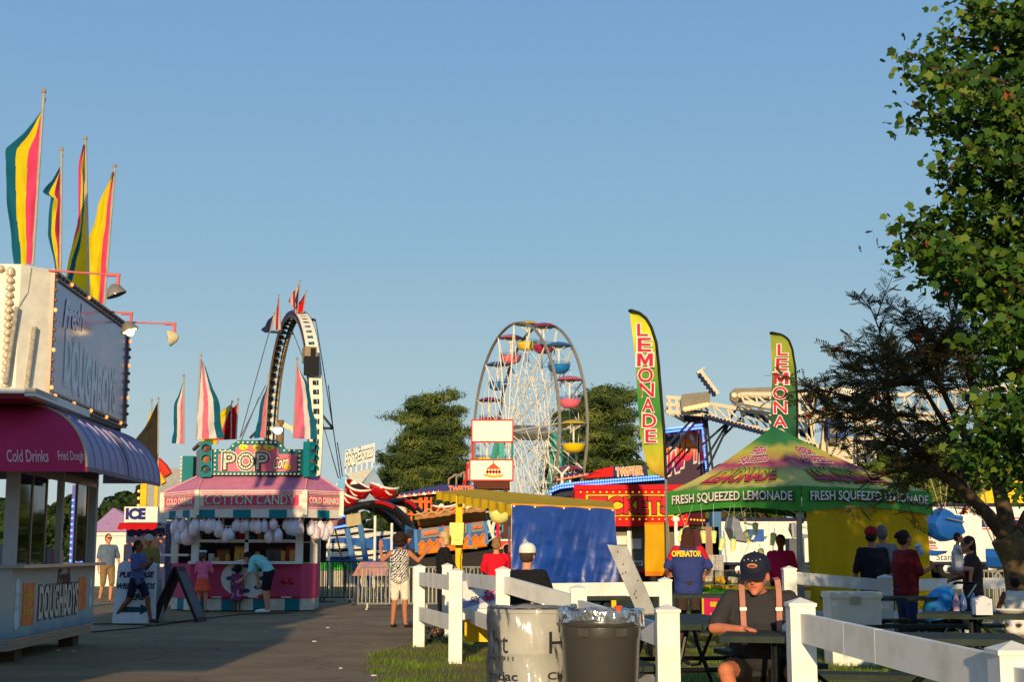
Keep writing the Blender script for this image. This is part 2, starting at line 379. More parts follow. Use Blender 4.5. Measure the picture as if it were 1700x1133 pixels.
    x = np.random.uniform(-2.0, 9, N); y = 11+np.random.rand(N)**1.3*20
    xr = np.interp(y, [10, 14.3, 16.4, 18.4, 20.2, 23.3, 27], [-.9, -1.2, -1.62, -1.8, -1.5, -.95, -.3])
    k = (x > xr+np.random.normal(0, .05, N)) & (np.abs(x/y) < .42); x = x[k]; y = y[k]; n = len(x)
    dens = np.array([noise.noise(V((a*1.3, b*1.3, 0)))+.35*noise.noise(V((a*5, b*5, 3))) for a, b in zip(x, y)])
    keep = np.random.rand(n) < np.clip(.6+1.3*dens, .12, 1); x = x[keep]; y = y[keep]; dens = dens[keep]; n = len(x)
    ang = np.random.uniform(0, 6.28, n); lean = np.random.normal(0, .35, (n, 2))
    A = np.stack([np.cos(ang), np.sin(ang), 0*ang], 1); B = np.stack([lean[:, 0], lean[:, 1], np.ones(n)], 1)
    S = np.random.uniform(.022, .055, n)*(1+.5*np.clip(dens, -.4, .6))
    m = Mleaf('grass_blades', [(140, 118, 44), (116, 124, 32), (82, 112, 24), (124, 146, 40)], .3)
    tag(many('grass', np.stack([x, y, 0*x+.002], 1), A, B, S, [(-.09, 0), (.09, 0), (.05, .55), (0, 1), (-.05, .55)], m, rnd=np.clip(.5+dens*.8+np.random.normal(0, .16, n), 0, 1)), kind='stuff')
    # taller weeds at the foot of the two end posts
    g = gp(705, 1068)
    C = np.array([[g.x+.1+random.gauss(0, .12), g.y-.05+random.gauss(0, .05), random.uniform(.02, .22)] for _ in range(260)])
    a = np.random.uniform(0, 6.28, 260); A = np.stack([np.cos(a), np.sin(a), 0*a], 1); B = np.stack([-np.sin(a), np.cos(a), np.random.uniform(-.5, .9, 260)], 1)
    t = thing('weed', 'small leafy weed at the foot of the leftmost white fence post', 'weed', (0, 0, 0))
    many('foliage', C, A, B, np.random.uniform(.02, .05, 260), [(0, -1), (.4, 0), (0, 1), (-.4, 0)], Mleaf('weed_leaf', [(46, 74, 22), (80, 104, 36)]), t)
ground()
# ================================================================ white rail fences
def post_mb(h, s=.155):
    g = MB(); g.bb((-s/2, -s/2, 0), (s/2, s/2, h-.055)); e = s/2+.008
    g.bb((-e, -e, h-.055), (e, e, h-.035)); g.add([(-e, -e, h-.035), (e, -e, h-.035), (e, e, h-.035), (-e, e, h-.035), (0, 0, h)], [(0, 1, 4), (1, 2, 4), (2, 3, 4), (3, 0, 4)])
    return g
def fence(label, posts, rails, group='white vinyl rail fences'):
    P = [(at(u, 918, Y).x, Y, h) for u, Y, h in posts]
    t = thing('rail_fence', label, 'fence', (P[0][0], P[0][1], 0), 0, group)
    for x, y, h in P:
        o = post_mb(h).build('post', VINYL, t); o.location = (x-P[0][0], y-P[0][1], 0)
    for i, j, zs, hh in rails:
        a = V((P[i][0]-P[0][0], P[i][1]-P[0][1], 0)); b = V((P[j][0]-P[0][0], P[j][1]-P[0][1], 0)); d = (b-a).normalized()*.07
        for z0, z1 in zs:
            g = MB(); g.beam(a+d+V((0, 0, z0)), b-d+V((0, 0, z1)), .045, hh)
            if (b-a).length > 2.5:      # sleeve joint in a long rail
                for f in (.3, .47): q = a.lerp(b, f); g.beam(q-d*.02+V((0, 0, z0+(z1-z0)*f)), q+d*.02+V((0, 0, z0+(z1-z0)*f)), .047, hh+.002)
            g.build('rail', VINYL, t)
    return t
fence('short white fence ending at the asphalt beside the woman with raised arms', [(697, 20.2, 1.12), (757, 17.2, 1.1)], [(0, 1, [(.92, .92), (.45, .45)], .18)])
fence('white fence with a sloping rail passing behind the lettered drum', [(743, 22.6, 1.12), (835, 16.2, 1.13), (960, 14.4, .97), (1106, 10.2, .925)],
      [(0, 1, [(.9, .93), (.45, .45)], .17), (1, 2, [(.93, .77), (.45, .4)], .18), (2, 3, [(.74, .7), (.38, .3)], .16)])
fence('sunlit white fence rail running below the blue tarp to a capped post', [(880, 17.6, .97), (1103, 18.2, .98)], [(0, 1, [(.82, .83), (.4, .4)], .18)])
fence('shaded white fence running behind the standing group from the green tent pole', [(1309, 18, 1.12), (1468, 19, 1.0), (1600, 20.5, 1.0), (1740, 21, 1.0)], [(0, 1, [(.97, .86), (.5, .45)], .15), (1, 2, [(.85, .85), (.45, .45)], .15), (2, 3, [(.85, .85), (.45, .45)], .15)])
fence('nearest white fence with a deep rail running to the lower right corner', [(1326, 9.1, 1.005), (1672, 6.0, .925), (1900, 4.6, .9)], [(0, 1, [(.82, .77), (.38, .35)], .175), (1, 2, [(.74, .74), (.3, .3)], .17)])
# ================================================================ bins
def drum():
    Y = 10.5; c = at(884, 918, Y); r = .3; H = .885
    t = thing('waste_drum', 'white steel drum with dark blue lettering under clear plastic film', 'barrel', (c.x, Y, 0))
    g = MB(); g.lathe([(r, 0), (r, .28), (r+.008, .29), (r+.008, .31), (r, .32), (r, .57), (r+.009, .58), (r+.009, .6), (r, .61), (r, H-.03), (r+.006, H-.025), (r+.006, H)], n=48, caps=False)
    g.lathe([(r, H-.01), (r-.012, H-.01), (r-.012, .05)], n=48, caps=False); g.lathe([(r-.012, .06), (.001, .06)], n=48, caps=False)
    g.build('body', M('drum_white', (168, 170, 170), .4, rgb2=(196, 194, 188), scale=3, bump=.2, bscale=5), t, True)
    L = MB()
    def cyl(u0, u1, z0, z1):
        s0 = (u0-884)/228/r; s1 = (u1-884)/228/r; a0 = math.asin(max(-1, min(1, s0))) if abs(s0) <= 1 else s0*1.57; a1 = math.asin(max(-1, min(1, s1))) if abs(s1) <= 1 else s1*1.57
        return lambda a, b: V(((r+.014)*math.sin(a0+(a1-a0)*a), -(r+.014)*math.cos(a0+(a1-a0)*a), z0+(z1-z0)*b))
    NAVY = M('navy_lettering', (22, 24, 60), .5)
    L.text('h', cyl(823, 833, .585, .735), bold=.0); L.cut(); L.text('t', cyl(836, 846, .585, .70), bold=.0); L.cut(); L.text('H', cyl(908, 932, .585, .735), bold=.0)
    L.cut(); L.text('since 1911', cyl(816, 854, .535, .565), bold=.01); L.cut(); L.text('Pontiac', cyl(816, 860, .40, .46), bold=.02)
    L.cut(); L.text('Che', cyl(906, 936, .41, .46), bold=.02); L.cut(); L.text('Po', cyl(932, 952, .34, .38), bold=.02)
    L.split('lettering', NAVY, t)
    # clear film sleeve with wrinkles
    film = MB()
    def fn(a, b):
        an = a*2*math.pi; z = .02+b*(H-.0)
        k = .018+.02*abs(noise.noise(V((math.cos(an)*3+z*2.5, math.sin(an)*3, z*3-math.cos(an)*2))))+.012*noise.noise(V((math.cos(an)*8+z*5, math.sin(an)*8, z*7)))
        return V(((r+k)*math.cos(an), (r+k)*math.sin(an), z+.01*math.sin(an*5)*b))
    film.grid(fn, 110, 60)
    m = glass('clear_film', (246, 246, 244), 7, .02); nt_ = m.node_tree
    for n in nt_.nodes:
        if n.type == 'BSDF_GLOSSY': n.inputs['Roughness'].default_value = .16; n.inputs[0].default_value = (.9, .9, .9, 1)
    film.build('plastic_sleeve', m, t, True)
    g = MB(); g.grid(lambda a, b: V(((r+.012-.05*b)*math.cos(a*6.283), (r+.012-.05*b)*math.sin(a*6.283), H+.012+.014*noise.noise(V((a*20, b*2, 1)))-.05*b*b)), 60, 4)
    g.build('bag_collar', M('crumpled_liner', (60, 62, 70), .2, rgb2=(130, 130, 130), bump=.8, bscale=20), t, True)
drum()
def bin_():
    Y = 9.9; c = at(996, 918, Y); H = .885
    t = thing('rubbish_bin', 'dark grey round plastic bin with a clear liner folded over its rim', 'trash can', (c.x, Y, 0))
    g = MB(); g.lathe([(.225, 0), (.232, .02), (.262, .70), (.266, .71), (.272, .74), (.272, .79), (.282, .8), (.284, .83), (.276, .845), (.286, .86), (.29, H-.008), (.28, H), (.262, H-.004), (.25, .6), (.22, .03), (.001, .03)], n=56, caps=False)
    for a in (-2.05, -1.12, .5, 2.6):   # moulded finger grips
        for k in range(5):
            b = a+(k-2)*.05; g.beam((.275*math.cos(b), .275*math.sin(b), .735), (.283*math.cos(b), .283*math.sin(b), .79), .02, .03)
    g.build('body', M('grey_plastic', (62, 61, 58), .29, var=.08, scale=3, bump=.06, bscale=60), t, True)
    L = MB()
    def fn(a, b):
        an = a*2*math.pi; w_ = noise.noise(V((math.cos(an)*4, math.sin(an)*4, b*3)))
        if b < .45: k = b/.45; rr = .27+.024*k+.006*w_; z = H-.02+.04*k+.012*w_
        else:
            k = (b-.45)/.55; dr = .07+.09*(.5-.5*math.cos(an+1.9))+.02*noise.noise(V((math.cos(an)*2, math.sin(an)*2, 7)))
            rr = .294+.006*w_+.004*k; z = H+.02-dr*k+.012*w_*(1-k)
        return V((rr*math.cos(an), rr*math.sin(an), z))
    L.grid(fn, 120, 12); m = glass('bin_liner', (232, 232, 228), 14, .1); 
    for n in m.node_tree.nodes:
        if n.type == 'BSDF_GLOSSY': n.inputs['Roughness'].default_value = .14
        if n.type == 'MATH': n.inputs[1].default_value = .3
    L.build('liner', m, t, True)
    g = MB()
    for i in range(60):
        a = random.uniform(0, 6.28); q = random.uniform(.2, .27); p = V((q*math.cos(a), q*math.sin(a), H-.0+random.uniform(-.03, .012)))
        d = V((random.gauss(0, 1), random.gauss(0, 1), random.gauss(0, .6))).normalized()*.03; e = V((random.gauss(0, 1), random.gauss(0, 1), random.gauss(0, .6))).normalized()*.025
        g.add([p, p+d, p+e], [(0, 1, 2)])
    g.build('crumpled_bag_top', M('foil_glint', (190, 190, 180), .12, .8), t)
    p = at(1026, 1000, 9.9); cup = MB(); cup.lathe([(.02, 0), (.028, .04)], n=14); cup.box((.0, 0, .045), (.05, .03, .008), .4)
    cup.v = [(a*.9, b*.9, c_) for a, b, c_ in cup.v]; o = cup.build('paper_cup', M('orange_wrapper', (230, 90, 40), .4), None); o.location = (p.x, Y-.02, H-.01)
    tag(o, 'small orange and blue wrapper lying on top of the grey bin', 'litter')
bin_()
def board():
    Y = 10.25
    q = [at(1008, 905, Y+.55), at(1040, 908, Y+.45), at(1089, 1019, Y), at(1059, 1021, Y+.1)]
    g = MB(); n = (q[1]-q[0]).cross(q[2]-q[0]).normalized()*.02
    g.ext(q, n)
    for _ in range(9):
        a = random.uniform(.15, .85); b = random.uniform(.05, .95); p = q[0].lerp(q[3], b).lerp(q[1].lerp(q[2], b), a)-n*.1*(1 if n.y > 0 else -1)
        g.box(p-V((0, .006, 0)), (.007, .004, .012), mi=1)
    o = g.build('board', [M('weathered_white_board', (196, 192, 180), .6, rgb2=(150, 146, 136), scale=5), BLACK], None); tag(o, 'narrow weathered white board leaning on the rim of the grey bin', 'board')
board()
# ================================================================ fried dough stand (left edge)
def flag(name_t, label, a, b, widths, cols, parent=None, dirx=-1, wave=.12, group=None, seed=0, depth=.35, pole_r=.02, polecol=None, diag=0, n=22, thing_=True, tipdrop=.0):
    """triangular pennant on a pole from b (foot) to a (tip); widths = [(t, w)] down the pole, cols = materials from pole outwards"""
    a = V(a); b = V(b); t = thing(name_t, label, 'flag', b, 0, group) if thing_ else None
    off = b; g = MB(); g.tube([b-off, a-off+(a-b).normalized()*.08], pole_r, 8); g.ell(a-off+(a-b).normalized()*.09, pole_r*1.7, 8, 6)
    g.build('pole', polecol or M('flag_pole_metal', (190, 176, 150), .35, .5), t)
    ts = [x[0] for x in widths]; ws = [x[1] for x in widths]
    def fn(u, v):
        wd = float(np.interp(v, ts, ws)); p = (a-off).lerp(b-off, v); s = u*wd
        yy = math.sin(s*6+v*5+seed)*wave*(u**.7)+depth*.4*s+.05*noise.noise(V((u*3, v*6, seed)))
        return p+V((dirx*(s*(1-.06*math.sin(v*9+seed))), yy, -s*tipdrop+.04*math.sin(v*14+seed)*u))
    k = len(cols); c = MB(); c.grid(fn, 45, n*2, mf=lambda u, v: int(min(k-1, max(0, (u+diag*(.5-v))*k))))
    c.build('cloth', cols, t, True)
    return t
FP = Mcloth('flag_pink', (238, 70, 110)); FY = Mcloth('flag_yellow', (240, 208, 16)); FT = Mcloth('flag_teal', (0, 92, 112), .25)
FW = Mcloth('flag_white', (232, 222, 210)); FR = Mcloth('flag_red', (215, 20, 26)); FB = Mcloth('flag_black', (38, 34, 24), .1); FLP = Mcloth('flag_light_pink', (240, 120, 140))
def dough_stand():
    A = V((-5.73, 16.8, 0)); rz = math.atan2(.22, 4.1)
    t = thing('dough_stand', 'shaded fried dough stand at the left edge with pink and lilac barrel awning', 'food stand', A, rz)
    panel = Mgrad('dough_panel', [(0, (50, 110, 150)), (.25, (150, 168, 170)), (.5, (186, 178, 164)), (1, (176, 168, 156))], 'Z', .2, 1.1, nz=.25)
    g = MB(); g.bb((-3.4, .0, .3), (0, 4.1, 1.1)); g.bb((-3.4, .02, .16), (-.02, 4.08, .3), 1)
    for z in (.21, .245, .28): g.bb((-3.4, -.012, z), (.012, 4.112, z+.016), 1)
    g.bb((-3.0, .3, .0), (-2.8, .5, .16), 2); g.bb((-.3, 3.4, 0), (-.1, 3.7, .16), 2); g.bb((-.35, .6, 0), (-.1, .9, .16), 2)
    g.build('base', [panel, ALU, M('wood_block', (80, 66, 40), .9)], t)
    g = MB(); g.bb((-.25, -.04, 1.1), (.14, 4.16, 1.14)); g.bb((-3.4, 3.85, 1.1), (-.25, 4.1, 1.14)); g.bb((-3.4, -.1, 1.1), (-.25, .25, 1.14)); g.build('counter', M('counter_metal', (180, 176, 168), .3, .6), t)
    for (x, y, w_) in ((-.06, .06, .13), (-.04, 2.15, .08), (-.06, 4.04, .12), (-3.34, .06, .12), (-3.34, 2.1, .1), (-3.34, 4.04, .12)):
        g = MB(); g.bb((x-w_/2, y-w_/2, 1.14), (x+w_/2, y+w_/2, 2.32)); g.build('corner_post', M('stand_post', (176, 172, 168), .5), t)
    g = MB()
    for y in (.7, 1.35, 2.9, 3.5): g.bb((-.03, y-.02, 1.14), (.0, y+.02, 2.3))
    g.bb((-.04, 0, 2.2), (0, 4.1, 2.3)); g.build('window_frame', M('frame_metal', (120, 110, 96), .4, .5), t)
    for y0, y1 in ((.14, .68), (.72, 1.33), (2.92, 3.48)):
        g = MB(); g.bb((-.02, y0, 1.16), (-.012, y1, 2.2)); g.build('pane', GLASS, t)
    # inside: ceiling, shelves, poster, equipment
    g = MB(); g.bb((-3.4, 0, 2.32), (0, 4.1, 2.4)); g.build('ceiling', M('stand_ceiling', (90, 80, 72), .8), t)
    g = MB(); g.bb((-3.38, .3, 1.14), (-3.3, 1.1, 2.3), 0); g.bb((-3.30, .35, 1.25), (-3.28, 1.0, 1.75), 1); g.bb((-3.30, .35, 1.8), (-3.28, 1.0, 2.2), 2)
    g.build('menu_board', [M('board_blue', (60, 110, 160), .6, rgb2=(200, 210, 210), scale=5), M('board_orange', (214, 96, 20), .6, rgb2=(240, 180, 60), scale=9), M('board_pale', (170, 190, 200), .6, rgb2=(90, 120, 150), scale=12)], t)
    g = MB(); g.bb((-2.2, 1.5, 1.14), (-1.8, 2.1, 1.6)); g.bb((-2.15, 1.45, 1.6), (-1.85, 2.15, 1.66), 1); g.build('fryer_hood', [STEEL, BLACK], t)
    g = MB(); g.bb((-2.9, 3.0, 1.9), (-2.84, 3.4, 2.26), 0); g.bb((-2.83, 3.04, 1.98), (-2.82, 3.36, 2.2), 1); g.build('hanging_sign', [WHITE, BLACK], t)
    for x, y, sx, sy, sz, c in ((-.12, 1.0, .12, .16, .2, (200, 200, 196)), (-.12, 1.3, .14, .22, .16, (196, 186, 150)), (-.12, 1.75, .15, .24, .2, (90, 90, 92)), (-.12, 2.4, .14, .16, .16, (210, 130, 120)), (-.15, .35, .16, .3, .22, (150, 150, 156))):
        g = MB(); g.bb((x-sx/2, y-sy/2, 1.14), (x+sx/2, y+sy/2, 1.14+sz)); g.bb((x-sx/2-.008, y-sy/2-.008, 1.14+sz), (x+sx/2+.008, y+sy/2+.008, 1.155+sz))
        o = g.build('counter_box', M('box_%d_%d' % (c[0], int(y*10)), c, .5), None); o.matrix_world = Matrix.Translation(A) @ Matrix.Rotation(rz, 4, 'Z')
        tag(o, {1.0: 'white carton on the fried dough stand counter', 1.3: 'cream carton beside the dark one on the fried dough counter', 1.75: 'dark box on the fried dough stand counter', 2.4: 'salmon pink carton on the fried dough counter', .35: 'grey dispenser box nearest the corner of the fried dough counter'}[y], 'box', 'boxes on the fried dough counter')
    # painted lettering of the base
    g = MB(); Fm = lambda y0, y1, z0, z1, b=.006: (V((b, y0, z0)), V((0, y1-y0, 0)), V((0, 0, z1-z0)))
    g.flat('DOUGHBOYS', *Fm(1.15, 3.1, .48, .86), mi=0, bold=.03, omi=1, ob=.07)
    g.flat('Fresh', *Fm(2.0, 2.65, .86, 1.06), mi=2, bold=.04, shear=.3)
    g.cut(); g.bb((.003, .45, .42), (.006, .95, .92), 3); g.cut(); g.bb((.003, 3.15, .5), (.006, 3.6, .95), 3)
    g.flat('Hot Fresh', *Fm(.5, .9, .72, .82), mi=4, bold=.02); g.flat('Daily', *Fm(.52, .88, .52, .64), mi=4, bold=.02)
    # white chef shape outline
    g.cut()
    for y, z, r_ in ((.22, .88, .09), (.22, .72, .08), (.22, .52, .11), (3.85, .85, .07), (3.85, .62, .09)):
        g.ext([V((.003, y+r_*math.cos(k*.5236), z+r_*1.2*math.sin(k*.5236))) for k in range(12)], (.003, 0, 0), 5)
    g.split('lettering', [M('letter_cream', (214, 200, 180), .5), M('letter_shadow', (104, 84, 80), .5), M('letter_brown', (90, 60, 50), .5), M('square_orange', (220, 96, 50), .5, rgb2=(232, 150, 70)), M('letter_yellow', (230, 190, 60), .5), M('shape_white', (205, 212, 214), .5)], t)
    # barrel awning: quarter ellipse profile swept round the corner
    PK = M('awning_pink', (192, 44, 92), .5, var=.08, scale=3); LI = M('awning_lilac', (158, 148, 180), .5, var=.08, scale=3); SEAM = M('awning_seam', (196, 178, 140), .5)
    a_out = .93; f_out = .75; top = 2.98; bot = 2.22; FAR = 4.35
    def prof(k): q = k*math.pi/2; return math.sin(q), bot+(top-bot)*math.cos(q)
    def front(x, k): s, z = prof(k); return V((min(x, .0)+(max(x, 0))*1.0, -f_out*s+.05, z))
    g = MB(); NK = 12
    def pf(u, v):      # front strip from x=-3.4 to the mitre
        s, z = prof(v); xe = .02+a_out*s; return V((-3.4+(xe+3.4)*u, .05-f_out*s, z))
    def ps(u, v):
        s, z = prof(v); y0 = .05-f_out*s; y1 = FAR-.25*(1-s); return V((.02+(a_out-.13*u)*s, y0+(y1-y0)*u, z+.05*u+.006*math.sin(u*70)))
    g.grid(pf, 24, NK, 0); g.grid(ps, 60, NK, 1)
    g.grid(lambda u, v: V((ps(1, v).x*u, ps(1, v).y, ps(1, v).z)), 6, NK, 1)
    g.bb((-3.4, .05-f_out-.012, bot-.05), (.02+a_out+.012, .05-f_out, bot+.01), 0); g.grid(lambda u, v: ps(u, 1)+V((.008, 0, -.05*v+.01)), 20, 1, 3)
    for u in (.17, .35, .52, .77, 1.0):
        g.tube([pf(u, k/NK)+V((0, -.006, .006)) for k in range(NK+1)], .014, 6, 2)
    for u in [i/11 for i in range(1, 12)]: g.tube([ps(u, k/NK)+V((.004, 0, .004)) for k in range(NK+1)], .012, 6, 1)
    g.tube([ps(.5, k/NK)+V((.004, 0, .006)) for k in range(NK+1)], .016, 6, 3)
    g.build('awning', [PK, LI, SEAM, M('awning_edge', (120, 104, 112), .5)], t, True)
    g = MB()
    def aw(u0, u1, v0, v1): return lambda a, b: pf(u0+(u1-u0)*a, v1+(v0-v1)*b)+V((0, -.012, .004))
    g.text('Cold Drinks', aw(.80, .905, .84, .955), bold=.015); g.cut(); g.text('Fried Dough', aw(.93, .995, .85, .965), bold=.015)
    g.split('awning_lettering', M('awning_letter', (226, 180, 190), .5), t)
    # roof box and projecting ledge
    g = MB(); g.bb((-3.4, .05, 2.4), (0, 4.3, 3.02)); g.bb((-3.3, .0, 3.02), (.12, 4.4, 3.06)); g.build('roof_box', M('roof_box_white', (200, 196, 186), .5, rgb2=(160, 156, 150), scale=3), t)
    g = MB(); g.bb((-3.3, -.95, 3.02), (.42, .0, 3.08)); g.bb((.30, -.95, 2.99), (.42, 1.6, 3.08)); g.bb((-3.3, -.9, 2.97), (.3, .0, 3.02), 1)
    g.bb((.08, 0, 2.9), (.25, 1.8, 2.99), 1); g.build('ledge', [WHITE, M('ledge_red', (150, 40, 60), .6)], t)
    # illuminated sign box
    SB = [(-3.2, -.2), (-.02, -.2), (.24, .12), (.24, 4.45), (-3.2, 4.45)]; z0, z1 = 3.09, 4.62
    g = MB(); g.ext([V((x, y, z0)) for x, y in SB], (0, 0, z1-z0)); g.bb((.24, .12, z0), (.29, 4.45, z0+.09), 1); g.bb((.24, .12, z1-.09), (.29, 4.45, z1+.01), 1)
    g.bb((.24, .12, z0+.09), (.29, .2, z1-.09), 1); g.bb((.24, 4.36, z0+.09), (.29, 4.45, z1-.09), 1); g.bb((-.1, 4.45, 2.7), (.2, 4.5, z1), 1)
    g.build('sign_box', [M('sign_white', (236, 228, 206), .5), M('sign_frame', (104, 92, 84), .4, .4)], t)
    SG = M('sign_face_side', (158, 138, 170), .2, rgb2=(124, 116, 154), scale=1.2, coat=.1)
    g = MB(); g.bb((.25, .2, z0+.09), (.262, 4.36, z1-.09), 0)
    def arc(a, b):
        z = 3.33+.13*math.sin(a*math.pi*.9+2.9)+.62*b*(1-.15*a)+.12*(a-.5)**2; return V((.268, .85+2.9*a, z))
    def arc2(a, b): p = arc(a, b); return p-V((.003, 0, 0))
    g.text('DOUGHBOYS', arc2, 2, .1); g.text('DOUGHBOYS', arc, 1, .03)
    g.flat('Fresh', (.268, .7, 4.02), (0, 1.0, .1), (0, 0, .34), 1, .03, .3)
    g.build('sign_face', [SG, M('sign_pale_blue', (164, 178, 206), .2), M('sign_green_edge', (140, 150, 176), .2)], t)
    g = MB(); g.bb((-3.2, -.215, z0+.1), (-.28, -.203, z1-.1), 0)
    g.ext([V((-.42+.2*math.cos(k*.45), -.218, 3.62+.3*math.sin(k*.45))) for k in range(14)], (0, -.004, 0), 1)
    g.build('front_face', [M('front_pink', (226, 110, 160), .4), M('front_cream', (240, 226, 170), .5)], t)
    # bulbs
    b = MB(); b.ell((0, 0, 0), .045, 12, 8); b.lathe([(.05, -.02), (.05, 0)], n=12); bm = b.build('light_bulb', M('pale_bulb', (200, 180, 150), .25), t, True)
    bm.location = (-.13, -.225, z1-.08)
    for k in range(16): child('light_bulb', bm, t, (-.13, -.225, z0+.1+k*.088))
    for k in range(6): child('light_bulb', bm, t, (-.25-k*.11, -.225, z1-.06))
    b = MB(); b.ell((0, 0, 0), .026, 10, 6); b0 = b.build('amber_bulb', M('dark_amber_bulb', (130, 90, 60), .25), t, True); b0.location = (.3, .15, z0+.04)
    b = MB(); b.ell((0, 0, 0), .026, 10, 6); b1 = b.build('amber_bulb', BULBON, t, True); b1.location = (.3, .15, z0+.12)
    for k in range(1, 24): child('amber_bulb', b1 if k % 5 == 1 else b0, t, (.3, .15+k*.183, z0+.04))
    for k in range(24): child('amber_bulb', b1 if k in (4, 9) else b0, t, (.3, .15+k*.183, z1-.04))
    for k in range(1, 12): child('amber_bulb', b1 if k % 4 == 0 else b0, t, (.3, .16, z0+.09+k*.12))
    for k in range(1, 12): child('amber_bulb', b1 if k in (3, 7, 10) else b0, t, (.3, 4.41, z0+.09+k*.12)); 
    for k in range(0, 12): child('amber_bulb', b1 if k in (3, 7, 10) else b0, t, (.22, 4.52, z0+.09+k*.12))
    # fluorescent tubes on the chamfer
    g = MB(); g.tube([(-.03, -.25, 4.1), (-.1, -.3, 3.2)], .03, 10); g.tube([(.13, -.05, 3.9), (.08, -.1, 3.08)], .032, 10); g.tube([(.07, -.1, 4.6), (.05, -.12, 4.3), (-.03, -.25, 4.1)], .004, 5)
    g.build('lamp_tube', M('tube_cover', (176, 168, 148), .3, rgb2=(120, 116, 110), scale=30), t, True)
    Wm = Matrix.Translation(A) @ Matrix.Rotation(rz, 4, 'Z')
    # floodlights on pink arms
    PA = M('arm_pink', (206, 104, 106), .6); 
    for i, (y, L, z, dz, lit, lab) in enumerate(((.1, .84, 4.62, -.06, 0, 'unlit floodlight on the uppermost pink arm over the fried dough sign'), (3.0, .40, 4.62, -.05, 1, 'lit floodlight on the shorter middle pink arm over the fried dough sign'), (3.9, .84, 4.6, -.03, 0, 'round backed unlit floodlight on the longest pink arm at the right'))):
        f = thing('floodlight', lab, 'lamp', Wm @ V((.2, y, z)), rz, 'floodlights over the fried dough stand')
        g = MB(); g.tube([(-.2, 0, 0), (L, 0, dz)], .012, 8); g.tube([(L-.14, 0, dz), (L+.02, 0, dz)], .022, 10); g.tube([(L, 0, dz), (L, 0, dz-.12)], .022, 8); g.build('arm', PA, f, True)
        g = MB(); rot = Matrix.Rotation(R(-22 if i < 2 else 80), 3, 'Y')
        c = V((L-.03, 0, dz-.2))
        g.lathe([(.03, .09), (.08, .05), (.12, -.03), (.125, -.05), (.1, -.045), (.02, -.04)], c, 16, rot=rot, caps=False, sx=1, sy=.8)
        g.build('lamp_housing', M('lamp_housing', (150, 140, 124), .4, .4) if i < 2 else M('lamp_housing_cream', (206, 194, 150), .5), f, True)
        g = MB(); g.lathe([(.001, -.043), (.1, -.043), (.1, -.052), (.001, -.056)], c, 16, rot=rot, caps=False)
        if lit: g.ell(c+rot@V((0, -.02, -.07)), .06, 10, 8)
        g.build('lens', M('lit_lens', (255, 214, 150), .2, emit=3.0) if lit else M('unlit_lens', (60, 60, 60), .1), f, True)
    ww = lambda u, v, Y: at(u, v, Y)
    flag('pennant_flag', 'tallest pink yellow and teal pennant at the far left over the fried dough sign', ww(72, 163, 17), ww(54, 440, 17), [(0, 0.0), (.05, .03), (.2, .22), (.3, .38), (.42, .34), (.62, .38), (.75, .37), (1, .26)], [FP, FY, FT], seed=1, group='pennants over the fried dough stand', depth=.2, diag=-.15)
    flag('pennant_flag', 'narrow dark pink and teal pennant, second from the left over the fried dough sign', ww(102, 258, 20), ww(100, 470, 20), [(0, 0), (.06, .02), (.2, .1), (.33, .22), (.36, .1), (.6, .2), (.8, .13), (1, .08)], [Mcloth('flag_dark_pink', (170, 40, 80), .15), FY, FT], seed=2.4, group='pennants over the fried dough stand', depth=-.4)
    flag('pennant_flag', 'twisted yellow and teal pennant with pink tip between two others over the fried dough sign', ww(142, 240, 19), ww(147, 490, 19), [(0, 0.0), (.1, .06), (.3, .12), (.5, .17), (.7, .22), (1, .3)], [FY, FY, FT, FY, FP], seed=4.2, group='pennants over the fried dough stand', depth=.1, diag=.9)
    flag('pennant_flag', 'wide yellow pennant with pink edge, rightmost over the fried dough sign', ww(190, 285, 21), ww(173, 505, 21), [(0, 0.0), (.05, .03), (.25, .25), (.5, .33), (.75, .27), (1, .2)], [FP, FY, FY], seed=5, group='pennants over the fried dough stand', depth=.15)
dough_stand()
# unseen stand added left of frame, shaped to shade the dough stand and asphalt
def shade_stand():
    t = thing('added_shade_stand', 'unseen white and pink stand added beyond the left edge to cast shade', 'food stand', (-7.2, 6.4, 0))
    g = MB(); g.bb((-2.2, -1.6, 0), (2.2, 2.6, 2.4)); g.build('body', WHITE, t)
    g = MB(); g.add([(-2.6, -2.2, 2.4), (3.1, -2.2, 2.4), (3.1, 3.0, 2.4), (-2.6, 3.0, 2.4), (-1.2, -.9, 3.5), (2.3, -.9, 3.5), (2.3, 1.6, 3.5), (-1.2, 1.6, 3.5)], [(3, 2, 1, 0), (0, 1, 5, 4), (1, 2, 6, 5), (2, 3, 7, 6), (3, 0, 4, 7), (4, 5, 6, 7)]); g.build('roof', PINK, t)
    g = MB(); g.bb((-1.6, -.6, 3.5), (1.75, 1.2, 4.75)); g.build('sign_box', WHITE, t)
shade_stand()
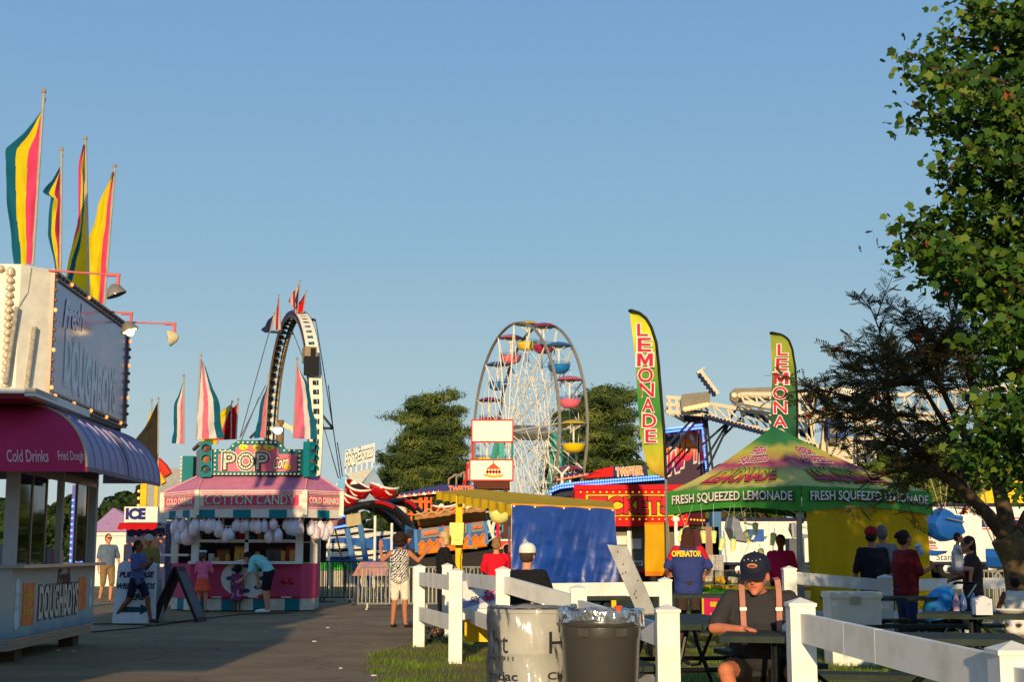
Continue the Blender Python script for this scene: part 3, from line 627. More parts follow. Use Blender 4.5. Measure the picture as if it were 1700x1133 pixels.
# ================================================================ popcorn stand
def bag(t, x, y, z, s=1, col=0):
    pass
def popcorn():
    Y0 = 32.0; cx = X(415, 31.5)
    t = thing('popcorn_stand', 'pink and teal popcorn and cotton candy stand with a bulb framed sign', 'food stand', (cx, Y0, 0))
    PKB = M('stand_pink', (190, 62, 100), .45, var=.08, scale=3); WH = M('stand_white', (222, 216, 204), .5)
    OX = -.32
    # footprint of the body (octagonal front)
    F0, F1, Lx, Rx = -1.38, 1.04, -1.75, 1.3
    body = [(Lx-.25, 3.2), (Lx-.25, .9), (F0, 0), (F1, 0), (Rx, .4), (Rx-.1, 2.0)]
    g = MB(); g.ext([V((x, y, .28)) for x, y in body], (0, 0, .76)); g.build('lower_wall', PKB, t)
    g = MB(); n = len(body)
    for i in range(n-1):
        a = V((*body[i], 0)); b = V((*body[i+1], 0)); k = max(1, int(round((b-a).length/.34)))
        for j in range(k):
            p = a.lerp(b, j/k); q = a.lerp(b, (j+1)/k); o = V((q.y-p.y, -(q.x-p.x), 0)).normalized()*.03
            if i >= n-2: o = V((.03, 0, 0))
            wv = .01*noise.noise(p*5)
            g.ext([p-o+V((0, 0, .03)), q-o+V((0, 0, .03)), q-o+V((0, 0, .3)), p-o+V((0, 0, .3))], o*.6+V((wv, wv, 0)), (i+j) % 2)
    g.build('skirt', [M('skirt_teal', (0, 112, 124), .5, bump=.4, bscale=9), M('skirt_white', (214, 206, 190), .5, rgb2=(184, 176, 160), bump=.4, bscale=9)], t)
    g = MB(); g.bb((F0, -.02, .3), (F1, 0, .33), 0)
    for x in (-.9, -.1, .62): g.bb((x, -.026, .302), (x+.22, -.02, .328), 1)
    g.build('reflector_strip', [M('strip_red', (170, 10, 20), .3), WH], t)
    # round decal with blue spots
    g = MB(); g.ext([V((-.15+.56*math.cos(k*.2618), -.008, .72+.42*math.sin(k*.2618))) for k in range(24)][::1], (0, -.004, 0), 0)
    for a in range(8):
        x, z = -.15+.36*math.cos(a*.785), .72+.27*math.sin(a*.785); g.ext([V((x+.09*math.cos(k*.785), -.014, z+.05*math.sin(k*.785))) for k in range(8)], (0, -.003, 0), 1)
    g.build('round_decal', [WH, M('decal_blue', (20, 80, 150), .5)], t)
    for x in (-1.15, .68, .84):
        g = MB(); g.lathe([(.07, 0), (.07, .02), (.05, .035), (.001, .04)], (x, -.0, .66), 16, rot=Matrix.Rotation(R(90), 3, 'X')); g.build('tail_light', M('tail_light_red', (180, 10, 16), .2), t)
    # posts and serving window frame
    for x, y in ((F0+.08, .06), (F1-.06, .06), (Lx-.2, .95), (Rx-.05, .45), (Lx-.2, 3.1), (Rx-.18, 1.9)):
        g = MB(); g.bb((x-.08, y-.05, 1.04), (x+.08, y+.05, 2.1)); g.build('corner_post', WH, t)
    g = MB(); g.bb((F0+.16, .0, 1.5), (F1-.12, .05, 1.56)); g.bb((-.21, .0, 1.04), (-.13, .05, 2.1)); g.bb((-.72, .0, 1.56), (-.68, .05, 2.1)); g.bb((.4, .0, 1.56), (.44, .05, 2.1)); g.bb((F0+.16, 0, 2.02), (F1-.12, .05, 2.1))
    g.build('window_frame', WH, t)
    g = MB(); g.bb((F0-.02, -.2, 1.03), (F1+.02, .06, 1.09)); g.bb((Lx-.35, .2, 1.2), (F0-.1, .5, 1.25)); g.build('counter', WH, t)
    g = MB(); g.bb((Lx, 2.9, 1.04), (Rx-.1, 3.0, 2.1), 0); g.bb((Lx-.2, 1.0, 1.04), (Lx-.15, 2.9, 1.5), 0); g.build('rear_wall', DARK, t)
    for x0, x1, z1, c in ((-1.0, -.7, 1.36, (110, 70, 40)), (-.6, -.35, 1.42, (190, 130, 40)), (.1, .5, 1.38, (90, 80, 70)), (.55, .85, 1.45, (120, 30, 30))):
        g = MB(); g.bb((x0, .9, 1.04), (x1, 1.3, z1)); g.bb((x0+.02, .88, 1.1), (x1-.02, .9, z1-.05), 1); g.build('machine', [M('mach%d' % c[0], c, .4), M('mach_g%d' % c[0], tuple(min(255, int(k*1.4)) for k in c), .2)], t)
    rn = random.Random(3)
    for i in range(11):
        x = -1.2+i*.2+rn.uniform(-.04, .04); h = rn.uniform(.08, .26); c = rn.choice(((200, 190, 170), (150, 40, 40), (60, 60, 70), (200, 150, 60), (170, 170, 180)))
        g = MB(); (g.bb((x-.06, .15, 1.09), (x+.05, .3, 1.09+h)) if i % 3 else g.lathe([(.05, 0), (.06, h), (.03, h+.03)], (x, .25, 1.09), 12)); g.build('supply_box', M('supply%d' % c[0], c, .5), t)
    g = MB(); g.bb((-1.2, 1.6, 1.5), (1.0, 1.8, 1.53)); g.build('shelf', WH, t)
    for i in range(9): g = MB(); x = -1.1+i*.22; g.bb((x, 1.62, 1.53), (x+.14, 1.78, 1.53+rn.uniform(.1, .3))); g.build('supply_box', M('shelfbox%d' % (i % 4), ((180, 120, 60), (190, 190, 190), (170, 50, 70), (60, 110, 140))[i % 4], .5), t)
    # canopy ring (fascia), five visible faces
    fa = [(-2.28, 3.2), (-2.28, 1.0), (-1.17, -.5), (1.17, -.5), (1.86, .35), (1.45, 2.2)]
    inn = [(-1.5, 2.8), (-1.5, .9), (-1.2, .25), (1.1, .25), (1.3, .6), (1.1, 2.0)]
    zb, zt, zi = 2.2, 2.62, 2.98
    g = MB(); cm = MB(); lt = MB()
    for i in range(5):
        a = V((*fa[i], 0)); b = V((*fa[i+1], 0)); o = V((b.y-a.y, -(b.x-a.x), 0)).normalized(); d = b-a
        g.ext([a+V((0, 0, zb)), b+V((0, 0, zb)), b+V((0, 0, zt)), a+V((0, 0, zt))], -o*.06, 0)
        for z, h in ((zb+.02, .02), (zb+.06, .02), (zt-.04, .02), (zt-.08, .02)):
            g.ext([a+d*.03+o*.002+V((0, 0, z)), b-d*.03+o*.002+V((0, 0, z)), b-d*.03+o*.002+V((0, 0, z+h)), a+d*.03+o*.002+V((0, 0, z+h))], o*.004, 1)
        if i in (1, 3): fy = (zb+.12, zt-.12)
        else: fy = (zb+.09, zt-.1)
        if i in (1, 2, 3):
            g.ext([a+d*.06+o*.002+V((0, 0, fy[0])), b-d*.06+o*.002+V((0, 0, fy[0])), b-d*.06+o*.002+V((0, 0, fy[1])), a+d*.06+o*.002+V((0, 0, fy[1]))], o*.005, 1)
        nb = max(2, int(d.length/.36))
        for j in range(nb):       # checked valance
            p = a.lerp(b, j/nb); q = a.lerp(b, (j+1)/nb); cm.ext([p+V((0, 0, zb-.17)), q+V((0, 0, zb-.17)), q+V((0, 0, zb)), p+V((0, 0, zb))], -o*.02, (i+j) % 2)
    g.build('fascia', [M('fascia_white', (228, 218, 200), .5), M('fascia_pink', (232, 66, 110), .5)], t)
    cm.build('valance', [M('valance_teal', (0, 120, 130), .5), M('valance_white', (218, 210, 196), .5)], t)
    # dotted marquee letters
    def marquee(s, o, x, y, nm, bold=.06, m2=None):
        lt.flat(s, o, x, y, 0, bold, omi=1, ob=bold+.05, lift=.006)
    lt.flat('COTTON CANDY', (-1.0, -.5-.008, zb+.11), (1.95, 0, 0), (0, 0, .2), 0, .015, omi=2, ob=.045)
    a = V((-2.28, 1.0, 0)); b = V((-1.17, -.5, 0)); o = V((b.y-a.y, -(b.x-a.x), 0)).normalized()*.009; lt.flat('COLD DRINKS', a.lerp(b, .13)+o+V((0, 0, zb+.14)), (b-a)*.74, (0, 0, .13), 0, .04)
    a = V((1.17, -.5, 0)); b = V((1.86, .35, 0)); o = V((b.y-a.y, -(b.x-a.x), 0)).normalized()*.009; lt.flat('COLD DRINKS', a.lerp(b, .1)+o+V((0, 0, zb+.14)), (b-a)*.8, (0, 0, .13), 0, .04)
    lt.cut()
    for i in (1, 3):     # dotted borders
        a = V((*fa[i], 0)); b = V((*fa[i+1], 0)); o = V((b.y-a.y, -(b.x-a.x), 0)).normalized()*.01
        for z in (zb+.1, zt-.1):
            for k in range(24): lt.box(a.lerp(b, .06+.88*k/23)+o+V((0, 0, z)), (.022, .012, .022), mi=2)
    # little bulbs drawn along the strokes of the big letters
    vs, fs = text2d('COTTON CANDY', .0); pts = []
    for p in fs:
        cxx = sum(vs[i][0] for i in p)/len(p); cyy = sum(vs[i][1] for i in p)/len(p); pts.append((cxx, cyy))
    kept = []
    for q in pts:
        if all((q[0]-k[0])**2*95+(q[1]-k[1])**2 < .02 for k in []) or all(((q[0]-k[0])*9.7)**2+(q[1]-k[1])**2 > .05 for k in kept): kept.append(q)
    lt.cut()
    for q in kept[::3]: lt.box((-1.0+1.95*q[0], -.5-.026, zb+.11+.2*q[1]), (.018, .008, .018), mi=2)
    lt.split('marquee_lettering', [M('marquee_cream', (235, 220, 190), .4), M('marquee_pink2', (214, 54, 96), .5), M('marquee_dot', (40, 96, 90), .4)], t)
    g = MB()
    for i in range(5):
        a, b = V((*fa[i], zt)), V((*fa[i+1], zt)); c, d = V((*inn[i+1], zi)), V((*inn[i], zi)); g.add([a, b, c, d], [(0, 1, 2, 3)], 0)
        g.tube([b+V((0, 0, .01)), c+V((0, 0, .01))], .02, 6, 1)
    g.add([V((x, y, zi)) for x, y in inn], [tuple(range(6))], 0); g.add([V((x, y, zb)) for x, y in fa], [tuple(range(6))[::-1]], 1)
    g.build('canopy_roof', [M('canopy_mauve', (196, 110, 140), .45, rgb2=(206, 130, 150), scale=5), M('canopy_seam', (214, 150, 160), .5)], t)
    for i in (1, 2, 3, 4):
        p = V((*fa[i], 0)); g = MB(); g.beam(p+V((0, -.03, zb-.12)), p+V((0, -.03, zt)), .1, .06); g.build('corner_cover', M('cover_cream', (232, 220, 196), .5), t)
    # sign
    sz0, sz1 = 3.0, 3.62; sy = .1
    TL = M('sign_teal', (0, 112, 118), .45)
    crest = [(-.97, sz0), (.97, sz0), (.97, sz1-.1), (.58, sz1-.1), (.52, sz1), (.4, sz1+.1), (-.42, sz1+.1), (-.56, sz1), (-.62, sz1-.1), (-.97, sz1-.1)]
    g = MB(); g.ext([V((x*1.04-.0, sy, z+(.03 if z > 3.4 else -.03))) for x, z in crest][::-1], (0, .25, 0), 0); g.build('sign_frame', TL, t)
    crest2 = [(-.86, sz0+.06), (.88, sz0+.06), (.88, sz1-.18), (.48, sz1-.18), (.46, sz1-.04), (.34, sz1+.02), (-.36, sz1+.02), (-.48, sz1-.04), (-.5, sz1-.16), (-.86, sz1-.18)]
    g = MB(); g.ext([V((x, sy-.002, z)) for x, z in crest2][::-1], (0, -.008, 0), 0)
    SC = M('pop_cream', (236, 224, 196), .5); SD = M('pop_dark', (30, 60, 60), .5)
    for x, w_ in ((-.74, .25), (-.42, .34), (-.01, .25)):
        s = {-.74: 'P', -.42: 'O', -.01: 'P'}[x]
        yy = sy-.012; g.flat(s, (x, yy, sz0+.1), (w_, 0, 0), (0, 0, .36), 2, .06, omi=1, ob=.1, lift=.003)
        g.text(s, lambda a, b, x=x, w_=w_: V((x+w_*a, yy-.012, sz0+.1+.42*b)), 1, -.005) if False else None
        g.flat(s, (x, yy-.009, sz0+.1), (w_, 0, 0), (0, 0, .36), 1, .0)
        vs, fs = text2d(s, 0); kept = []
        for p in fs:
            q = (sum(vs[i][0] for i in p)/len(p), sum(vs[i][1] for i in p)/len(p))
            if all(((q[0]-k[0])*w_)**2+((q[1]-k[1])*.36)**2 > .0022 for k in kept): kept.append(q)
        for q in kept: g.box((x+w_*q[0], yy-.02, sz0+.1+.36*q[1]), (.022, .008, .022), mi=2)
    g.flat('Corn', (.36, sy-.012, sz0+.1), (.34, 0, .06), (0, 0, .26), 1, .015, .3, omi=2, ob=.08)
    g.build('sign_face', [M('pop_pink', (236, 112, 128), .45), SC, SD], t)
    for i, (x, z) in enumerate(((-.3, 3.59), (-.02, 3.59), (.27, 3.59), (.68, 3.16))):
        g = MB()
        for k in range(5 if i < 3 else 3): g.ell((x+random.uniform(-.07, .07), sy-.03, z+random.uniform(-.03, .02)), (.062, .03, .058), 10, 7)
        g.ell((x+.02, sy-.065, z-.01), (.014, .008, .014), 6, 4, 1)
        g.build('popcorn_kernel', [M('kernel_yellow', (246, 214, 60), .4), M('kernel_dark', (120, 70, 20), .5)], t, True)
    b = MB(); b.ell((0, 0, 0), .024, 8, 6); b0 = b.build('light_bulb', M('cream_bulb', (244, 214, 160), .2, emit=.25), t, True); b0.location = (-.93, sy-.03, sz0)
    for k in range(1, 22): child('light_bulb', b0, t, (-.93+k*.0885, sy-.03, sz0))
    for k in range(1, 6): child('light_bulb', b0, t, (-.93, sy-.03, sz0+k*.1)); child('light_bulb', b0, t, (.94, sy-.03, sz0+k*.1))
    pth = [(-.93, sz1-.1), (-.6, sz1-.1), (-.54, sz1), (-.42, sz1+.08), (.4, sz1+.08), (.52, sz1), (.6, sz1-.1), (.93, sz1-.1)]
    for (x0, z0), (x1, z1) in zip(pth, pth[1:]):
        d = math.hypot(x1-x0, z1-z0); k = max(1, round(d/.1))
        for j in range(k): child('light_bulb', b0, t, (x0+(x1-x0)*j/k, sy-.035, z0+(z1-z0)*j/k))
    # traffic light columns either end
    for sx, rot in ((-1.13, R(12)), (1.17, R(58))):
        g = MB(); rt = Matrix.Rotation(rot, 3, 'Z'); g.box((sx, .05, 3.32), (.24, .18, .78), rz=rot)
        tl = g.build('signal_box', TL, t)
        for k, c in enumerate(((90, 20, 16), (150, 80, 30), (30, 60, 50))):
            z = 3.55-k*.23; p = V((sx, .05, z))+rt@V((0, -.09, 0))
            g = MB(); q = Matrix.Rotation(rot, 3, 'Z') @ Matrix.Rotation(R(90), 3, 'X')
            g.lathe([(.085, 0), (.09, .02), (.09, .11)], p, 18, rot=q, caps=False, a0=-.2, a1=math.pi+.2); g.lathe([(.001, .015), (.08, .012), (.082, 0)], p, 18, 1, rot=q, caps=False)
            g.build('signal_lamp', [TL, M('signal%d' % k, c, .25)], tl, True)
    # side return of the sign
    g = MB(); g.ext([V((-1.75, 1.9, 2.98)), V((-1.3, .3, 2.98)), V((-1.3, .3, 3.62)), V((-1.75, 1.9, 3.62))], (.05, 0, 0), 0); g.tube([(-1.8, 1.9, 3.68), (-1.3, .2, 3.68)], .05, 8, 1)
    g.bb((-2.0, 1.6, 2.7), (-1.75, 2.0, 3.5), 2)
    g.build('side_sign', [M('side_sign_grey', (150, 150, 156), .3, rgb2=(110, 110, 120), scale=9), M('side_roll', (110, 100, 92), .6), TL], t)
    for k in range(9): child('light_bulb', b0, t, (-2.02+.0*k, 1.58, 2.75+.09*k))
    # cotton candy bags hung under the valance: each a thing
    bm = []
    for v_ in range(3):
        g = MB()
        for k, (dz, r_) in enumerate(((-.0, .012), (-.05, .03), (-.11, .075), (-.2, .085), (-.29, .075), (-.34, .045))): pass
        g.lathe([(.035, 0), (.008, -.04), (.05, -.08), (.085, -.14), (.092, -.22), (.08, -.3), (.04, -.335), (.001, -.34)], (0, 0, 0), 12, caps=False)
        g.v = [(x+.02*noise.noise(V((x*30, y*30, z*12+v_*7))), y+.02*noise.noise(V((x*30+5, y*30, z*12+v_*7))), z) for x, y, z in g.v]
        bm.append(g.build('candy_bag', M('candy%d' % v_, ((236, 196, 206), (200, 222, 232), (232, 232, 228))[v_], .25, rgb2=((240, 224, 224), (226, 200, 214), (214, 160, 170))[v_], scale=11, coat=.6), None, True))
    pos = [(-1.28+.118*i+random.uniform(-.03, .03), -.36+random.uniform(-.06, .05), 2.0-random.choice((0, .02, .0, .2))) for i in range(21)]
    pos += [(-1.75+.1*i, .1-.08*i, 2.0-.2*(i % 2)) for i in range(4)]+[(1.25+.09*i, -.1+.1*i, 1.98-.08*(i % 2)) for i in range(5)]
    used = set()
    for i, (x, y, z) in enumerate(pos):
        k = i % 3; src = bm[k]; o = src if k not in used else src.copy()
        if k in used: sc.collection.objects.link(o)
        used.add(k); o.location = (cx+x, Y0+y, z+.06); s = random.uniform(1.0, 1.4); o.scale = (s*random.uniform(.85, 1.2), s, s*random.uniform(.85, 1.1)); o.rotation_euler = (0, 0, random.uniform(0, 6))
        tag(o, 'pastel bag of cotton candy hanging in the row under the popcorn stand valance', 'candy bag', 'cotton candy bags under the popcorn stand valance')
    # flags on the roof
    fl = [((333, 596), (326, 730), [(0, 0), (.3, .3), (.6, .5), (1, .68)], [FW, FLP, FW, FT], 1, .2, 'tall white pink and teal pennant rising behind the left end of the popcorn sign'),
          ((305, 630), (305, 738), [(0, 0), (.3, .18), (1, .3)], [FLP, FW, FT], -1, 1, 'narrow pink white and teal pennant, leftmost on the popcorn stand'),
          ((493, 602), (487, 728), [(0, 0), (.25, .24), (.5, .4), (1, .56)], [FLP, FLP, FW, FT], 1, 3, 'broad pink and white pennant in front of the white leg of the loop ride'),
          ((446, 630), (440, 727), [(0, 0), (.3, .1), (.6, .2), (1, .26)], [FLP, FT], -1, 2, 'slim teal and pink pennant in front of the dark leg of the loop ride'),
          ((384, 672), (360, 738), [(0, 0), (.4, .55), (1, .4)], [FY], -1, 2.2, 'leaning yellow pennant behind the popcorn sign'),
          ((395, 669), (392, 730), [(0, 0), (.5, .5), (1, .62)], [FR], -1, 4, 'bright red pennant beside the yellow one behind the popcorn sign'),
          ((384, 682), (384, 730), [(0, 0), (.5, .12), (1, .2)], [FR, FB], -1, 5, 'small red and black pennant between the yellow and red ones')]
    for a, b, wd, cl, dx, sd, lab in fl:
        Yf = 34.5 if a[0] < 360 or a[0] > 440 else 37
        flag('pennant_flag', lab, at(*a, Yf), at(*b, Yf), wd, cl, dirx=dx, seed=sd, group='pennants on the popcorn stand', wave=.07, depth=.1, diag=-.1)
popcorn()
# ================================================================ yellow game tent with a blue tarpaulin
def yellow_tent():  # noqa
    c0 = at(850, 918, 21.5); t = thing('game_tent', 'yellow awning tent with a wrinkled blue tarpaulin hung on its side', 'tent', (c0.x, 21.5, 0))
    O = V((c0.x, 21.5, 0)); P = lambda u, v, Y: at(u, v, Y)-O
    A, B, C, D = P(726, 817, 25), P(1016, 834, 24.6), P(850, 838, 21.5), P(1021, 845, 22.0)
    A2 = P(790, 812, 25.6)
    g = MB()
    def roof(u, v):
        a = A.lerp(A2, min(1, u*3)).lerp(B, max(0, (u-.3)/.7)); b = C.lerp(D, u); p = a.lerp(b, v); p.z += -.05*math.sin(math.pi*v)*math.sin(math.pi*u)+.012*noise.noise(V((u*6, v*5, 2))); return p
    g.grid(roof, 26, 14)
    g.build('roof', Mcloth('yellow_awning', (236, 190, 16), .3, .55), t, True)
    g = MB()
    def val(u, v): p = roof(0, u); s = .17-.05*abs(math.sin(u*math.pi*9)); return p+V((-.02-.02*math.sin(u*60), -.01, -s*v))
    g.grid(val, 90, 3); g.grid(lambda u, v: roof(u, 1)+V((0, -.012, .015-.075*v)), 20, 1, 1)
    g.build('valance', [Mcloth('yellow_valance', (240, 196, 20), .3, .5), Mcloth('orange_edge', (238, 160, 10), .2)], t, True)
    for q, w_ in ((P(762, 918, 24.0), .11), (P(1018, 918, 22.1), .07), (P(852, 918, 21.6), .06), (P(1016, 918, 24.5), .06)):
        g = MB(); g.bb((q.x-w_/2, q.y-w_/2, 0), (q.x+w_/2, q.y+w_/2, 2.2 if q.x < -.5 else 1.93)); g.build('post', YEL, t)
    q = P(760, 918, 23.8); g = MB(); g.bb((q.x-.13, q.y-.1, 1.4), (q.x+.1, q.y+.0, 1.76)); g.bb((q.x-.05, q.y-.12, 1.48), (q.x+.03, q.y-.1, 1.6)); g.tube([(q.x+.12, q.y-.1, 2.1), (q.x+.1, q.y-.13, 1.5), (q.x+.05, q.y-.1, 1.2), (q.x+.06, q.y-.08, .3)], .008, 6, 1)
    g.build('electric_box', [M('glossy_yellow', (244, 200, 20), .25, coat=.5), BLACK], t)
    g = MB()
    def tarp(u, v):
        p = C.lerp(D, .995*u); z = p.z-.02-v*1.25
        f = .05*noise.noise(V((u*9, v*2.2, 3)))*v+.012*noise.noise(V((u*22+v*4, v*3, 8)))*(.2+v)+.02*max(0, noise.noise(V((u*7-v*5, v*7+u*3, 5))))+.05*v*math.sin(u*7)
        e = .06*v*math.sin(v*3) if u > .9 else 0
        return V((p.x+e+.03*v*(u-.5), p.y-.03-f, z+.015*abs(math.sin(u*13))*(1-v)))
    g.grid(tarp, 90, 60); g.grid(lambda u, v: V((C.x-.02-.04*u, C.y+.9*u-.02, C.z-.02-1.25*v+.1*u)), 8, 10)
    m = M('blue_tarpaulin', (18, 62, 146), .38, var=.2, scale=2, bump=.35, bscale=5, coat=.35); g.build('tarpaulin', m, t, True)
    for u in (.02, .22, .5, .75, .98):
        p = tarp(u, .01); g = MB(); g.ell(p+V((0, -.02, 0)), .018, 8, 6); g.build('grommet', WHITE, t, True)
    # painted game sign and its table
    s = thing('game_sign', 'white tilted game board painted Only 50 cents with a red burst', 'sign', at(800, 918, 19.5)*1, 0); s.location.z = 0
    O2 = s.location.copy(); Q = lambda u, v, Y: at(u, v, Y)-O2
    a, b, c, d = Q(768, 1018, 19.2), Q(824, 1012, 19.2), Q(824, 962, 19.7), Q(768, 966, 19.7)
    g = MB(); g.ext([a, b, c, d], (0, .03, 0)); g.build('panel', WHITE, s)
    x = b-a; y = d-a; n = x.cross(y).normalized()*.006; g = MB()
    pp = lambda i, j: a+x*i+y*j+n
    g.cut(); g.add([pp(0, .12), pp(1, .3), pp(1, .52), pp(0, .32)], [(0, 1, 2, 3)], 0); g.cut()
    g.flat('Only', pp(.18, .62)+n, x*.42+y*.1, y*.2, 1, .02, .3); g.flat('50\u00a2', pp(.22, .22)+n, x*.32+y*.04, y*.2, 1, .02, .3); g.cut()
    st = [pp(.8+(.2 if k % 2 else .09)*math.cos(k*math.pi/14), .48+(.34 if k % 2 else .16)*math.sin(k*math.pi/14))+n*1.5 for k in range(28)]
    g.add(st, [tuple(range(28))], 2); g.add([pp(.8+.07*math.cos(k), .48+.1*math.sin(k))+n*2 for k in range(6)], [tuple(range(6))], 0)
    g.split('lettering', [M('sign_lilac', (140, 140, 176), .6), M('sign_ink', (40, 40, 80), .6), M('sign_red', (214, 20, 40), .5)], s)
    g = MB(); a, b = Q(762, 1012, 19.1), Q(842, 1012, 19.0); g.ext([a, b, b+V((0, .5, 0)), a+V((0, .5, 0))], (0, 0, -.05)); g.ext([a+V((0, -.01, -.14)), b+V((0, -.01, -.1)), b+V((0, -.01, 0)), a+V((0, -.01, 0))], (0, .01, 0)); g.build('table_top', WHITE, s)
    g = MB(); a = Q(772, 918, 19.3); g.bb((a.x, a.y, .12-0), (a.x+.34, a.y+.3, .5)); g.bb((a.x+.36, a.y+.03, .06), (a.x+.55, a.y+.3, .4)); g.build('base', YEL, s)
yellow_tent()
def yellow_panel():
    Y = 21.2; a, b = at(1070, 868, Y), at(1110, 868, Y); z1 = Z(957, Y); g = MB()
    g.grid(lambda u, v: V((a.x+(b.x-a.x)*u+.004*math.sin(v*6), Y+.03*math.sin(u*5+v*4)*v, a.z+(z1-a.z)*v)), 14, 24, 0, mf=lambda u, v: 1 if v > .92 or v < .05 else 0)
    o = g.build('cloth_panel', [Mcloth('bright_yellow_cloth', (250, 184, 0), .4, .5), Mcloth('orange_hem', (240, 130, 10), .3)], None, True)
    tag(o, 'bright orange yellow cloth panel hanging before the red tickets booth', 'cloth')
yellow_panel()
# ================================================================ tickets booth
def tickets():
    Y = 30; c = at(1066, 918, Y); t = thing('ticket_booth', 'red ticket booth lettered TICKETS on a yellow band with small bulbs', 'booth', (c.x, Y, 0)); k = 80.
    px = lambda u: (u-1066)/k; pz = lambda v: Z(v, Y)
    g = MB(); x0, x1 = px(956), px(1142); z0, z1 = pz(873), pz(807)
    g.ext([(x0+.05, 0, z0), (x1, 0, z0), (x1, 0, z1), (x0+.05, 0, z1), (x0, 0, z1-.08), (x0, 0, z0+.06)], (0, 2.2, 0)); g.ext([(x1, 0, z0+.02), (x1+.5, 1.0, z0+.02), (x1+.5, 1.0, z1-.3), (x1, 0, z1)], (0, 1.0, 0), 1)
    g.bb((x0-.02, -.04, z1-.09), (x1+.02, 0, z1+.02)); g.bb((x0-.02, -.04, z0-.02), (x1+.02, 0, z0+.03))
    g.build('sign_box', [RED, M('dark_red', (110, 10, 16), .5)], t)
    g = MB(); g.bb((px(974), -.05, pz(858)), (px(1142)-.1, -.01, pz(822))); g.build('yellow_band', YEL, t)
    g = MB(); g.flat('TICKETS', (px(981), -.06, pz(853)), (px(1112)-px(981), 0, 0), (0, 0, pz(827)-pz(853)), 0, .05, omi=1, ob=.09, lift=.012); g.split('lettering', [M('ticket_red', (206, 14, 20), .4), BLACK], t)
    b = MB(); b.ell((0, 0, 0), .022, 8, 6); b0 = b.build('light_bulb', M('gold_bulb', (250, 190, 60), .2, emit=.5), t, True); b0.location = (x0+.12, -.06, pz(818))
    for i in range(1, 17): child('light_bulb', b0, t, (x0+.12+i*.134, -.06, pz(818)))
    for i in range(17): child('light_bulb', b0, t, (x0+.12+i*.134, -.06, pz(863)))
    for i in range(5): child('light_bulb', b0, t, (x1+.08+i*.09, .1+i*.18, z0+.12))
    g = MB(); g.bb((x0+.1, .5, .9), (x1, 2.1, z0), 0); g.bb((x0+.1, .3, .86), (x1+.1, .55, .93), 1); g.bb((x0+.15, .4, .25), (x1, 2.1, .86), 2); g.build('body', [M('booth_grey', (96, 90, 82), .6, rgb2=(140, 130, 118), scale=1.5), RED, BLACK], t)
    for u in (960, 1012, 1048, 1092, 1128):
        g = MB(); g.bb((px(u)-.045, .4, .9), (px(u)+.045, .5, z0)); g.build('window_post', STEEL, t)
    for u0, u1, v0, v1, c in ((1018, 1044, 890, 905, 0), (1052, 1068, 895, 912, 0), (1052, 1070, 932, 941, 0), (1022, 1040, 908, 930, 1)):
        g = MB(); g.bb((px(u0), .46, pz(v1)), (px(u1), .5, pz(v0))); g.build('notice', [WHITE, DARK][c], t)
    g = MB(); g.flat('WAIT', (px(1052), .45, pz(940)), (.2, 0, 0), (0, 0, .07), 0, .03); g.build('notice_lettering', BLACK, t)
tickets()
